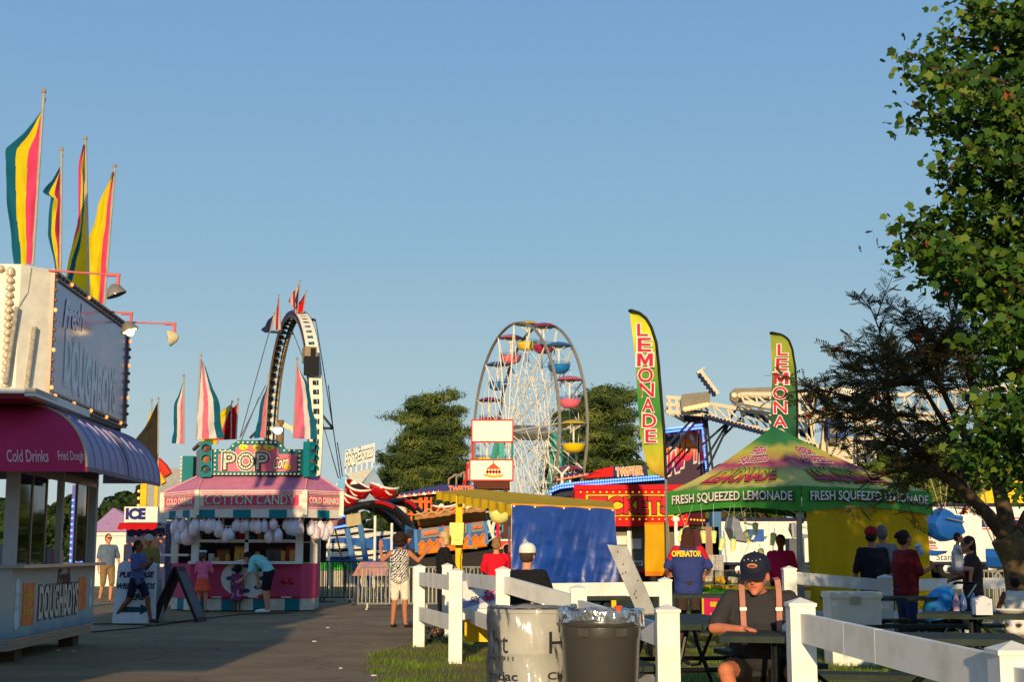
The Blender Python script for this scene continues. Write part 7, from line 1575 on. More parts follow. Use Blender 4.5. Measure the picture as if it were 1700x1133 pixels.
# man in white cap, seated with his back to the camera
SIT = dict(pelvis=(0, 0, .5), waist=(0, -.03, .66), chest=(0, -.06, .88), neck=(0, -.08, 1.06), head=(0, -.12, 1.22), shL=(.19, -.06, 1.0), shR=(-.19, -.06, 1.0), elL=(.26, -.16, .78), wrL=(.16, -.38, .8), tipL=(.08, -.5, .8),
           elR=(-.26, -.16, .78), wrR=(-.16, -.38, .8), tipR=(-.08, -.5, .8), hipL=(.1, -.02, .5), knL=(.14, -.44, .5), anL=(.14, -.44, .09), toL=(.15, -.6, .03), hipR=(-.1, -.02, .5), knR=(-.14, -.44, .5), anR=(-.14, -.44, .09), toR=(-.15, -.6, .03))
t_, J_, hp_, hr_ = person('man in a white cap and black t-shirt seated with his back to the camera', (X(870, 16.8), 16.8, 0), R(160), 1.78, SIT, SKIN, 1.3, 'crop', (70, 50, 40), T('black_tee', (18, 18, 20)), .5, T('dark_shorts', (34, 34, 40)), .48, cap=(232, 226, 210), shoes=(26, 26, 28), vox=.009)
# operator
t_, J_, hp_, hr_ = person('ride operator in blue and red with OPERATOR across the back', PX(1142, 20.3), R(178), 1.62, dict(elL=(.32, .02, 1.16), wrL=(.3, -.2, 1.06), tipL=(.22, -.32, 1.04), elR=(-.32, .02, 1.16), wrR=(-.3, -.2, 1.06), tipR=(-.22, -.32, 1.04)),
       SKIN, 1.45, 'long', (66, 32, 22), T('operator_blue', (44, 58, 118)), .5, T('brown_trousers', (60, 46, 34)), 1.0, shirtlen=.1, vox=.009)
g = MB(); g.flat('OPERATOR', (.235, .19, 1.225), (-.4, 0, 0), (0, 0, .075), 0, .05); g.v = [(x, y+.06*(1-(x/.24)**2)-.02, z) for x, y, z in g.v]; g.build('shirt_lettering', M('lettering_yellow', (246, 200, 30), .5), t_)
g = MB()
for s in 'LR': g.cap(J_['sh'+s]+V((0, .02, .0)), J_['sh'+s].lerp(J_['el'+s], .6)+V((0, -.01, 0)), .074, .066)
remesh(g, 'sleeve', T('operator_red', (196, 24, 40)), t_, .012)
# seated man in braces
sit2 = dict(SIT); sit2.update(dict(pelvis=(0, 0, .50), waist=(0, -.05, .67), chest=(0, -.10, .88), neck=(0, -.15, 1.06), head=(-.03, -.24, 1.165), shL=(.205, -.12, 1.0), shR=(-.205, -.12, 1.0), elR=(-.33, -.22, .80), wrR=(-.14, -.42, .80), tipR=(.0, -.47, .79), elL=(.33, -.2, .80), wrL=(.2, -.4, .80), tipL=(.12, -.5, .79),
             hipR=(-.11, 0, .5), knR=(-.26, -.42, .52), anR=(-.17, -.36, .10), toR=(-.2, -.52, .03), knL=(.24, -.42, .5), anL=(.2, -.38, .1)))
mx_, my_ = X(1257, 10.25), 10.25
t_, J_, hp_, hr_ = person('old man in a dark cap and pink braces seated looking down at the picnic table', (mx_, my_, 0), R(-6), 1.68, sit2, M('skin_ruddy', (196, 118, 86), .5, var=.12, scale=12), 1.3, 'crop', (150, 146, 140), T('charcoal_tee', (50, 48, 50)), .44, T('black_shorts', (16, 16, 18)), .30,
                           cap=(26, 28, 46), shoes=(210, 210, 206), vox=.006, head=(-14, 10), headscale=1.12, extras=dict(curl=.9, palmR=(0, .2, 1), palmL=(0, .2, 1)))
g = MB()
def strip(pts, w_, off=.012, mi=0):
    pts = [V(p) for p in pts]
    for a, b in zip(pts, pts[1:]): g.beam(a, b, w_, .008, mi, up=(0, -1, .15))
def on_front(x, z):      # front surface of the shirt
    f = np.interp(z, [.60, .70, .82, .92, 1.01, 1.08], [-.285, -.30, -.295, -.275, -.245, -.20]); return V((x, float(f)-.0+.35*x*x, z))
for s in (-1, 1):
    g.cut()
    path = [V((s*.115, -.10, 1.105)), V((s*.12, -.19, 1.09))]+[on_front(s*(.125-.02*(1.05-z)), z) for z in (1.04, .97, .9, .82, .74, .66)]
    strip(path, .038)
    strip([p+V((.0, -.004, 0)) for p in path], .012, mi=1)
    q = on_front(s*.12, .9); g.box(q+V((0, -.01, 0)), (.046, .01, .022), mi=2)
g.split('brace', [T('brace_pink', (196, 116, 96)), T('brace_pale', (150, 140, 128)), STEEL], t_)
g = MB(); g.ell(hp_(0, -.098, .085), (.036, .006, .016), 14, 6, rot=hr_); g.ell(hp_(0, -.102, .085), (.026, .005, .009), 12, 5, 1, rot=hr_)
for k in range(5): g.ell(hp_(-.05+.025*k, -.085, .118+.006*math.sin(k*2)), .004, 6, 4, 2)
g.build('cap_badge', [M('badge_gold', (190, 150, 90), .5), M('badge_red', (150, 40, 40), .5), WHITE], t_)
g = MB()
for k in range(3): g.ell(V((.06+.05*k, -.47, .785+.01*k)), (.026, .02, .03), 9, 7, nz=.5, ns=9)
o = g.build('napkin', M('napkin_paper', (226, 220, 208), .8), None); o.location = (mx_+.04, my_, .0); tag(o, 'crumpled white paper napkin between the hands of the man in braces', 'napkin')
# vendor in pink
person('vendor in a bright pink shirt with short dark hair behind the lemonade counter', PX(1296, 22.6), R(-14), 1.55, dict(elL=(.24, -.02, 1.14), wrL=(.2, -.24, 1.02), tipL=(.16, -.36, 1.0), elR=(-.24, -.02, 1.14), wrR=(-.2, -.22, 1.0), tipR=(-.14, -.34, .98)), SKIN3, 1.25, 'short', (24, 18, 18), T('hot_pink', (206, 24, 84)), .5, T('black_trousers2', (24, 24, 26)), 1., head=(-10, 6))
# shaded group on the right
person('man in a red cap, black t-shirt and black trousers seen from behind', PX(1448, 19.4), R(190), 1.6, dict(elL=(.26, .0, 1.14), wrL=(.25, -.1, .9), tipL=(.24, -.14, .76)), SKIN2, 1.15, 'crop', (30, 22, 18), T('black_tee3', (24, 24, 28)), .55, T('black_trousers3', (22, 22, 28)), 1., cap=(150, 20, 26), head=(-30, 0))
person('grey haired man mostly hidden behind the man in the red cap', PX(1466, 20.6), R(200), 1.66, None, SKIN2, 1.1, 'crop', (96, 94, 92), T('grey_tee', (110, 112, 120)), .5, T('blue_jeans2', (50, 66, 100)), 1., head=(-30, 0))
person('woman in a dark maroon top and jeans drinking from a cup, hair in a bun', PX(1502, 18.4), R(112), 1.56, dict(elL=(.2, -.1, 1.18), wrL=(.16, -.26, 1.36), tipL=(.12, -.28, 1.5), elR=(-.22, -.08, 1.14), wrR=(-.14, -.34, 1.22), tipR=(-.1, -.42, 1.32)), SKIN2, 1.25, 'bun', (44, 28, 22), T('maroon', (110, 18, 28)), .5, T('blue_jeans', (46, 64, 104)), 1., head=(0, -4), shirtlen=.05, extras=dict(curl=.9))
cp_ = at(1527, 914, 18.2); g = MB(); g.lathe([(.035, -.06), (.045, .06)], n=14); g.lathe([(.047, .06), (.047, .08)], n=14, mi=1); o = g.build('paper_cup', [M('cup_blue', (90, 130, 190), .4, rgb2=(220, 225, 230), scale=18), WHITE], None, True); o.location = cp_; o.rotation_euler = (0, R(-25), 0); tag(o, 'blue and white paper cup held by the woman in maroon', 'cup')
person('woman with long dark hair in brown holding a bare legged baby against her shoulder', PX(1613, 18.6), R(-100), 1.5, dict(elL=(.24, -.1, 1.16), wrL=(.1, -.30, 1.2), tipL=(.0, -.34, 1.3), elR=(-.24, -.1, 1.14), wrR=(-.1, -.32, 1.08), tipR=(.02, -.36, 1.1), neck=(0, -.02, 1.46), head=(0, -.06, 1.61)), SKIN2, 1.2, 'long', (60, 36, 24), T('brown_top', (70, 48, 44)), .5, T('dark_trousers', (40, 34, 40)), 1., head=(0, 4), shirtlen=.05, extras=dict(curl=.6))
person('baby in white with bare legs held up in the arms of the woman in brown', (X(1588, 18.3), 18.3, .78), R(70), .72, dict(pelvis=(0, 0, .75), waist=(0, 0, .95), chest=(0, -.02, 1.2), neck=(0, -.02, 1.42), head=(0, -.08, 1.66), knL=(.16, -.42, .72), anL=(.16, -.36, .36), toL=(.16, -.5, .26), knR=(-.16, -.42, .7), anR=(-.16, -.36, .34), toR=(-.16, -.5, .26), hipL=(.1, 0, .74), hipR=(-.1, 0, .74),
       elL=(.3, -.2, 1.3), wrL=(.25, -.4, 1.45), tipL=(.22, -.5, 1.6), elR=(-.3, -.15, 1.2), wrR=(-.25, -.38, 1.2), tipR=(-.2, -.5, 1.25)), SKIN, 1.3, 'crop', (70, 44, 30), T('baby_white', (200, 200, 204)), .2, T('baby_white', (200, 200, 204)), .15, shoes=None, vox=.006)
person('small child in a white vest seen from behind at the right edge', PX(1682, 14.6), R(176), 1.07, dict(elL=(.26, -.06, 1.2), wrL=(.2, -.2, 1.05), tipL=(.16, -.3, 1.0)), SKIN3, 1.0, 'short', (28, 20, 18), T('vest_white', (214, 212, 208)), 0, T('khaki_shorts', (120, 100, 74)), .5, shirtlen=.05)
# left side people
person('man in a grey t-shirt and khaki shorts with sunglasses and a beard', G(176, 1001), R(28), 1.76, dict(knL=(.1, -.12, .5), anL=(.1, .02, .08), knR=(-.1, -.02, .5), anR=(-.12, .2, .12), toR=(-.12, .06, .04), wrL=(.3, -.08, .9), elL=(.27, .02, 1.14)), SKIN, 1.15, 'crop', (96, 52, 30), T('grey_blue_tee', (86, 104, 122)), .5, T('khaki', (130, 104, 70)), .54, shoes=(120, 80, 60), shades=True, head=(10, 0))
person('girl in a blue blouse and dark shorts striding past the sandwich board', G(225, 1036), R(70), 1.5, dict(hipL=(.09, 0, .9), knL=(.09, -.22, .52), anL=(.10, -.30, .09), toL=(.10, -.46, .03), knR=(-.08, .12, .5), anR=(-.1, .44, .14), toR=(-.1, .36, .02), elL=(.2, -.08, 1.15), wrL=(.12, -.26, 1.26), tipL=(.08, -.3, 1.4), elR=(-.2, -.1, 1.14), wrR=(-.12, -.3, 1.22), tipR=(-.06, -.36, 1.34)), SKIN3, .95, 'pony', (34, 22, 20), T('blue_blouse', (84, 92, 140), ), .5, T('navy_shorts2', (24, 26, 48)), .38, shoes=(60, 40, 36), shirtlen=.04)
person('person in an olive top and pale cap partly hidden behind the striding girl', PX(246, 29.5), R(30), 1.62, None, SKIN2, 1.2, 'crop', (80, 60, 50), T('olive_top', (124, 112, 50)), .5, T('olive_trousers', (60, 56, 44)), 1., cap=(190, 170, 150))
t_, J_, hp_, hr_ = person('girl in a pink t-shirt, orange skirt and pale hair bow at the popcorn counter', G(335, 1018), R(172), 1.3, dict(elL=(.24, -.12, 1.16), wrL=(.2, -.32, 1.2), tipL=(.16, -.42, 1.24), elR=(-.24, -.1, 1.16), wrR=(-.2, -.3, 1.16), tipR=(-.16, -.4, 1.2)), SKIN, .9, 'pony', (100, 66, 46), T('pink_tee', (236, 110, 150)), .5, None, shoes=(90, 60, 60), skirt=(T('orange_ruffle', (240, 90, 60)), .34, .24))
g = MB(); g.ell(hp_(-.05, .06, .12), (.05, .02, .03)); g.ell(hp_(.05, .06, .12), (.05, .02, .03)); g.ell(hp_(0, .06, .12), .018); g.build('hair_bow', T('pale_bow', (170, 220, 230)), t_, True)
person('little girl in a patterned purple dress between two others at the popcorn stand', G(393, 1017), R(175), .98, None, SKIN3, .95, 'curly', (34, 22, 20), T('purple_dress', (130, 50, 100), rgb2=(200, 150, 190), thr=(.55, .6)), .1, None, shoes=(190, 60, 90), skirt=(T('purple_dress', (130, 50, 100)), .5, .24))
person('person in a pale teal t-shirt and black shorts bending forward to the little girl', G(440, 1018), R(-98), 1.62, dict(pelvis=(0, .08, .93), waist=(0, .0, 1.06), chest=(0, -.16, 1.2), neck=(0, -.34, 1.26), head=(0, -.46, 1.26), shL=(.17, -.28, 1.22), shR=(-.17, -.28, 1.22), elL=(.2, -.32, .94), wrL=(.18, -.5, .78), tipL=(.17, -.62, .7), elR=(-.2, -.3, .94), wrR=(-.18, -.24, .7), tipR=(-.17, -.22, .54), hipL=(.09, .06, .9), hipR=(-.09, .06, .9), knL=(.1, .0, .5), knR=(-.1, .0, .5), anL=(.11, .08, .08), anR=(-.11, .05, .08)),
       SKIN, 1., 'short', (22, 18, 20), T('pale_teal', (140, 216, 216)), .5, T('black_shorts2', (20, 22, 32)), .42, shoes=(230, 230, 230), head=(0, 35))
# ---------------------------------------------------------------- stroller, bags, cooler
def stroller():
    Y = 17.4; c = at(1556, 918, Y); t = thing('stroller', 'baby stroller with a bright blue hood and chrome legs beside the woman with the baby', 'stroller', (c.x, Y, 0), R(-65)); t.scale = (.88, .88, .9)
    g = MB()
    def hood(u, v): a = -.25+u*1.95; w_ = .21; return V((w_*math.cos(v*math.pi)*(1-.08*math.sin(a)), .1-.34*math.cos(a)*(.3+.7*math.sin(v*math.pi)), .62+.36*math.sin(a)*(.35+.65*math.sin(v*math.pi))))
    g.grid(hood, 16, 14); g.build('hood', M('hood_blue', (40, 130, 200), .5, bump=.2), t, True)
    g = MB(); g.grid(lambda u, v: V((-.2+.4*u, -.15+.3*v, .42+.45*max(0, v-.3)**1.3+.03*abs(u-.5))), 6, 8); g.bb((-.2, -.25, .4), (.2, .12, .45)); g.build('seat', M('seat_fabric', (50, 44, 44), .8), t)
    for s in (-.22, .22):
        g = MB(); g.tube([(s, -.4, .1), (s, .0, .52), (s, .45, 1.0)], .013, 8); g.tube([(s, .35, .1), (s, .0, .52), (s, -.15, .62)], .013, 8); g.build('leg', M('chrome', (190, 180, 160), .15, .9), t, True)
        for y in (-.4, .35):
            g = MB(); g.lathe([(.02, -.025), (.085, -.025), (.095, 0), (.085, .025), (.02, .025)], (s, y, .095), 18, rot=Matrix.Rotation(R(90), 3, 'Y')); g.build('wheel', BLACK, t, True)
    g = MB(); g.tube([(-.22, .45, 1.0), (-.2, .5, 1.02), (.2, .5, 1.02), (.22, .45, 1.0)], .018, 8); g.build('handle', BLACK, t, True)
    p = at(1600, 1008, 17.2); b = thing('drinks_bag', 'dark bag of soft drink bottles hanging on the stroller handle', 'bag', (p.x, 17.2, p.z-.12)); g = MB()
    g.ell((0, 0, 0), (.22, .13, .12), 16, 10, nz=.2); g.build('bag', BLACK, b, True)
    for x, c_ in ((-.1, (210, 60, 90)), (-.02, (60, 120, 200)), (.1, (90, 130, 200))):
        g = MB(); g.lathe([(.04, 0), (.042, .12), (.03, .17), (.014, .2), (.014, .23)], (x, -.05, .05), 12); g.build('bottle', M('bottle%d' % c_[0], c_, .15, rgb2=(200, 210, 230), scale=16), b, True)
    g = MB(); g.ell((.08, -.11, .0), (.07, .03, .05), 10, 8); g.build('green_pack', M('pack_green', (90, 200, 60), .4), b, True)
stroller()
def misc():
    Y = 17.0; a = at(1373, 918, Y); b = at(1432, 918, Y); t = thing('cooler', 'white chest cooler standing in the shade left of the man in the red cap', 'cooler', ((a.x+b.x)/2+.05, Y, 0))
    g = MB(); g.bb((-.27, -.2, 0), (.3, .25, .76)); g.build('box', WHITE, t); g = MB(); g.bb((-.285, -.22, .76), (.315, .265, .83)); g.build('lid', WHITE, t); g = MB(); g.bb((-.05, -.24, .7), (.06, -.2, .78)); g.build('latch', STEEL, t)
    p = at(1634, 1012, 12.4); g = MB(); g.ext([(-.07, 0, 0), (.07, 0, 0), (.07, 0, .13), (.0, 0, .16), (-.07, 0, .13)], (0, .1, 0)); o = g.build('napkin_box', M('box_print', (206, 206, 214), .5, rgb2=(120, 140, 190), scale=14, thr=(.56, .6)), None); o.location = (p.x, 12.4, .757); tag(o, 'small printed white box standing on the right hand picnic table', 'box')
    q = at(1668, 1019, 12.9); g = MB(); g.lathe([(.001, .01), (.1, .01), (.13, .035), (.135, .03), (.1, 0), (.001, 0)], n=20, caps=False); o = g.build('paper_plate', WHITE, None, True); o.location = (q.x, 12.75, .757); tag(o, 'white paper tray on the right hand picnic table beside the printed box', 'plate')
misc()
# ================================================================ trees
def branchy(g, a, b, r0, r1, sag=0, n=6, mi=0, wob=.04):
    a = V(a); b = V(b); L = (b-a).length; pts = []
    for i in range(n+1):
        f = i/n; p = a.lerp(b, f); p.z -= sag*math.sin(math.pi*f)*L; p += V((noise.noise(p*2.3), noise.noise(p*2.3+V((5, 5, 5))), noise.noise(p*2.3+V((9, 1, 3)))))*wob*L*math.sin(math.pi*f)**.5 if 0 < f < 1 else V((0, 0, 0)); pts.append(p)
    g.tube(pts, [r0+(r1-r0)*i/n for i in range(n+1)], 7, mi); return pts
BARK = M('bark_brown', (98, 78, 56), .9, rgb2=(60, 48, 36), scale=14, bump=1, bscale=30)
def unit(n): v = np.random.normal(size=(n, 3)); return v/np.linalg.norm(v, axis=1)[:, None]
def frames(n, up=.3, nrm=None):
    N_ = unit(n) if nrm is None else nrm+unit(n)*.5; N_[:, 2] += up; N_ /= np.linalg.norm(N_, axis=1)[:, None]
    A = np.cross(N_, unit(n)); A /= np.linalg.norm(A, axis=1)[:, None]; return A, np.cross(N_, A)
def pine(u, ytop, wpx, Y, label, seed, zlow=.28, dens=1.):
    random.seed(seed); np.random.seed(seed); c = at(u, 918, Y); H = Z(ytop, Y); Wd = wpx/2400*Y/2
    t = thing('pine_tree', label, 'tree', (c.x, Y, 0), 0, 'pine trees behind the rides')
    g = MB(); g.tube([(0, 0, 0), (.1, 0, H*.4), (0, 0, H*.95)], [H*.024, H*.018, .04], 10); br = MB(); C = []; NN = []
    lv = 17
    for i in range(lv):
        f = i/(lv-1); z = H*(zlow+(.97-zlow)*f); prof = min(1, math.sin(min(1, (1-f)*1.05+.2)*math.pi*.6)**.7)*random.uniform(.8, 1.05); nb = 6 if f < .8 else 5; z += random.uniform(-.03, .03)*H
        for j in range(nb):
            a = 2*math.pi*(j+.5*(i % 2)+random.uniform(-.25, .25))/nb; L = Wd*prof*random.choice((.45, .7, .85, 1.0, 1.2)); e = V((L*math.cos(a), L*math.sin(a), z+L*random.uniform(.0, .42)))
            pts = branchy(br, (0, 0, z), e, H*.006*(1.2-f), .015, .06, 5); br.m = [0]*len(br.f)
            for q in range(int(9*dens)):
                s = .35+.65*random.random(); p = V(pts[0]).lerp(e, s)+V((random.gauss(0, 1), random.gauss(0, 1), random.gauss(0, .35)))*(.10*L+.18); n = int(80*dens)
                r_ = random.uniform(.28, .55)*H/15; cl = np.random.normal(size=(n, 3))*np.array([r_, r_, r_*.42])+np.array(p)+np.array([0, 0, .1]); C.append(cl); nn = cl-np.array(p); NN.append(nn/(np.linalg.norm(nn, axis=1)[:, None]+1e-6))
    g.build('trunk', BARK, t, True); br.build('limbs', BARK, t)
    C = np.concatenate(C); NN = np.concatenate(NN); n = len(C); NN[:, 1] -= .25; A, B = frames(n, .15, NN)
    dens_ = np.array([noise.noise(V((a*.5, b*.5, d*.8))) for a, b, d in C[::1]])
    many('crown', C, A, B, np.random.uniform(.10, .24, n)*H/15, [(-.14, -1), (.14, -1), (.2, .3), (0, 1.4), (-.2, .3)], Mleaf('pine_needles', [(40, 58, 28), (66, 84, 36), (98, 112, 48), (134, 138, 62)], .2, .7), t, rnd=np.clip(.42+dens_*.7+np.random.normal(0, .16, n), 0, 1))
pine(707, 663, 165, 125, 'large pine tree left of the ferris wheel', 3)
pine(1003, 645, 135, 120, 'large pine tree right of the ferris wheel behind the feather banner', 5, .2)
pine(942, 690, 80, 135, 'pine seen through the right side of the ferris wheel', 9, .2, .7)
pine(648, 760, 70, 150, 'lower pine at the left foot of the large left pine', 11, .15, .6)
def broad(u, ytop, wpx, Y, label, seed, cols, group=None, low=.2, n=5200, leaf=.2, name='broadleaf_tree'):
    random.seed(seed); np.random.seed(seed); c = at(u, 918, Y); H = Z(ytop, Y); Wd = wpx/2400*Y/2
    t = thing(name, label, 'tree', (c.x, Y, 0), 0, group); g = MB(); g.tube([(0, 0, 0), (.1, .05, H*.35), (0, 0, H*.8)], [H*.025+.05, H*.018+.03, .03], 8)
    cl = []
    for i in range(16):
        a = random.uniform(0, 6.28); e = random.uniform(-.5, 1.3); r_ = random.uniform(.45, .8); p = V((Wd*r_*math.cos(a)*math.cos(e), Wd*r_*math.sin(a)*math.cos(e), H*(low+(1-low)*.5)+H*(1-low)*.42*r_*math.sin(e))); cl.append(p)
        branchy(g, (0, 0, H*.35), p, .05+H*.004, .02, -.03, 4)
    g.build('trunk', BARK, t, True); C = []; NN = []
    for p in cl:
        k = n//16; r_ = random.uniform(.26, .42); v = unit(k)*np.random.uniform(.45, 1, (k, 1))**.5*np.array([Wd*r_*1.2, Wd*r_*1.2, H*(1-low)*r_*.6]); C.append(v+np.array(p)); NN.append(v/np.linalg.norm(v, axis=1)[:, None])
    C = np.concatenate(C); NN = np.concatenate(NN); m = len(C); A, B = frames(m, .3, NN)
    many('crown', C, A, B, np.random.uniform(.6, 1.2, m)*leaf, [(-.5, -.6), (.4, -.8), (.7, .2), (0, 1), (-.7, .3)], Mleaf('leaf_%d_%d' % (cols[0][0], cols[0][1]), cols, .3), t)
DG = [(30, 48, 20), (46, 66, 26), (66, 84, 32)]; YG = [(60, 80, 22), (88, 108, 30), (120, 130, 44)]
for a in ((190, 815, 90, 110, 'dark round tree behind the white marquee at the left', 21, DG, 'trees far behind the rides'), (120, 822, 90, 112, 'dark tree seen through the windows of the fried dough stand', 22, DG, 'trees far behind the rides'), (30, 812, 110, 112, 'dark tree at the far left behind the fried dough stand', 23, DG, 'trees far behind the rides'),
          (244, 800, 60, 105, 'small dark tree behind the yellow fun facade', 24, DG, 'trees far behind the rides'), (530, 800, 60, 150, 'low pale green tree between the loop ride and the mountain scenery', 25, YG, 'trees far behind the rides'), (655, 800, 80, 140, 'low rounded dark tree beneath the large left pine', 26, DG, 'trees far behind the rides'),
          (1198, 772, 70, 110, 'light green tree between the tall banner and the green tent', 27, YG, 'trees far behind the rides'), (1272, 742, 90, 110, 'light green tree behind the shorter feather banner', 28, YG, 'trees far behind the rides'), (770, 790, 90, 150, 'dark tree behind the white panelled tower', 29, DG, 'trees far behind the rides'),
          (1060, 760, 90, 140, 'dark tree behind the taller feather banner', 30, DG, 'trees far behind the rides')):
    broad(*a[:7], group=a[7], leaf=.34, n=4200)
for a in ((1500, 742, 170, 90, 'sunlit green tree directly behind the right corner of the green tent', 31, YG), (1590, 722, 170, 95, 'sunlit green tree behind the forked trunk', 32, YG), (1680, 735, 160, 92, 'sunlit green tree behind the right edge of the trailer', 33, YG), (1420, 752, 120, 96, 'green tree low behind the rowan branches', 34, YG)):
    broad(*a, group='trees behind the trailer', leaf=.3, n=9000, low=.1)
def treeline():
    random.seed(4); np.random.seed(4); C = []
    for i in range(90):
        x = -85+170*i/89; p = np.array([x, 170+random.uniform(-6, 6), 3+1.2*noise.noise(V((x*.2, 0, 0)))]); C.append(unit(330)*np.random.uniform(.4, 1, (330, 1))*np.array([2.2, 2.2, 3.2])+p)
    C = np.concatenate(C); C = C[C[:, 2] > 0]; A, B = frames(len(C), .3)
    tag(many('distant_woods', C, A, B, np.random.uniform(.3, .6, len(C)), [(-.5, -.6), (.4, -.8), (.7, .2), (0, 1), (-.7, .3)], Mleaf('distant_leaf', DG, .3)), 'dark band of distant woods along the horizon', kind='stuff')
treeline()
# ---------------------------------------------------------------- maple overhanging the right side
def maple():
    random.seed(8); np.random.seed(8); Y0 = 10.2; tx = 5.3; t = thing('maple_tree', 'near maple tree whose leafy crown fills the upper right edge', 'tree', (tx, Y0, 0)); O = V((tx, Y0, 0))
    g = MB(); g.tube([(0, 0, 0), (.05, 0, 1.5), (-.05, .1, 3.2), (0, 0, 5.2), (.05, 0, 6.6)], [.2, .17, .14, .09, .03], 12); g.build('trunk', BARK, t, True)
    br = MB(); C = []; D = []
    # branch tips picked to give the crown its real outline; depths scattered round the trunk
    tips = [(1592, 5, 9.6), (1640, 40, 9.9), (1502, 85, 9.5), (1520, 130, 9.9), (1512, 175, 9.4), (1560, 60, 10.2), (1545, 110, 9.2), (1560, 205, 9.8), (1585, 150, 9.0), (1563, 255, 9.5), (1572, 300, 10.2), (1600, 240, 9.0), (1492, 368, 9.6), (1482, 405, 9.8), (1510, 390, 9.2), (1545, 350, 9.9), (1532, 448, 9.6), (1560, 420, 9.0),
            (1578, 470, 9.9), (1600, 330, 9.3), (1620, 500, 9.6), (1615, 560, 9.2), (1640, 600, 9.8), (1625, 650, 9.4), (1610, 700, 9.6), (1600, 740, 9.5), (1655, 680, 9.0), (1680, 740, 9.6), (1690, 640, 9.2), (1650, 520, 9.0), (1660, 430, 9.3), (1640, 300, 9.6), (1650, 180, 9.3), (1660, 90, 9.8), (1690, 20, 9.4), (1690, 260, 9.2), (1690, 380, 9.9), (1690, 560, 9.9), (1640, 780, 10.0), (1700, 800, 9.6), (1620, 10, 10.2), (1580, 380, 10.4)]
    T3 = [at(u, v, y)-O for u, v, y in tips]
    for _ in range(64):      # the rest of the crown, out of frame
        a = random.uniform(-1.9, 2.6); r_ = random.uniform(1.2, 2.3); z = random.uniform(2.4, 7.2); T3.append(V((r_*math.cos(a)*(1.1-.1*z), r_*math.sin(a)*1.0, z)))
    for _ in range(46): a = random.uniform(0, 6.28); r_ = random.uniform(.3, 1.3); T3.append(V((r_*math.cos(a)-.5, r_*math.sin(a), random.uniform(2.2, 7.0))))
    for i, e in enumerate(T3):
        zs = max(1.6, min(6.2, e.z-.35*math.hypot(e.x, e.y))); pts = branchy(br, (0, 0, zs), e, .035, .006, -.05, 7, wob=.05)
        n = 430 if i < len(tips) else 200; L = (e-V((0, 0, zs))).length; d = (e-V((0, 0, zs))).normalized()
        for k in range(n):
            f = .38+.62*random.random()**.75; q = f*7; j = min(6, int(q)); p = pts[j].lerp(pts[j+1], q-j); sp = .2*(1.15-f*.8)*(1+.2*L/3)
            C.append(p+V((random.gauss(0, sp), random.gauss(0, sp), random.gauss(0, sp*.75)-.03))); D.append(d)
    br.build('limbs', BARK, t)
    C = np.array(C); n = len(C); Nn = np.random.normal(0, .7, (n, 3)); Nn[:, 2] += .6; Nn[:, 1] -= .35; Nn /= np.linalg.norm(Nn, axis=1)[:, None]
    dr = np.array(D)+np.random.normal(0, .6, (n, 3)); dr[:, 2] -= .7; A = np.cross(dr, Nn); A /= np.linalg.norm(A, axis=1)[:, None]; B = np.cross(Nn, A)
    sh = [(0, -.42, .05), (.2, -.34, 0), (.48, -.36, -.16), (.42, -.06, -.06), (.68, .18, -.26), (.44, .26, -.1), (.3, .5, -.06), (.05, .86, -.3), (-.24, .46, -.06), (-.46, .3, -.1), (-.62, .14, -.26), (-.44, -.08, -.06), (-.5, -.34, -.16), (-.16, -.32, 0)]
    rn = np.clip(np.random.beta(2, 2.2, n), 0, .8); rn[np.random.rand(n) < .006] = 1
    m = Mleaf('maple_leaf', [(28, 54, 14), (40, 72, 18), (56, 92, 24), (78, 110, 30), (110, 128, 42), (150, 80, 40)], .28)
    many('crown', C, A, B, np.random.uniform(.030, .064, n), sh, m, t, rnd=rn)
maple()
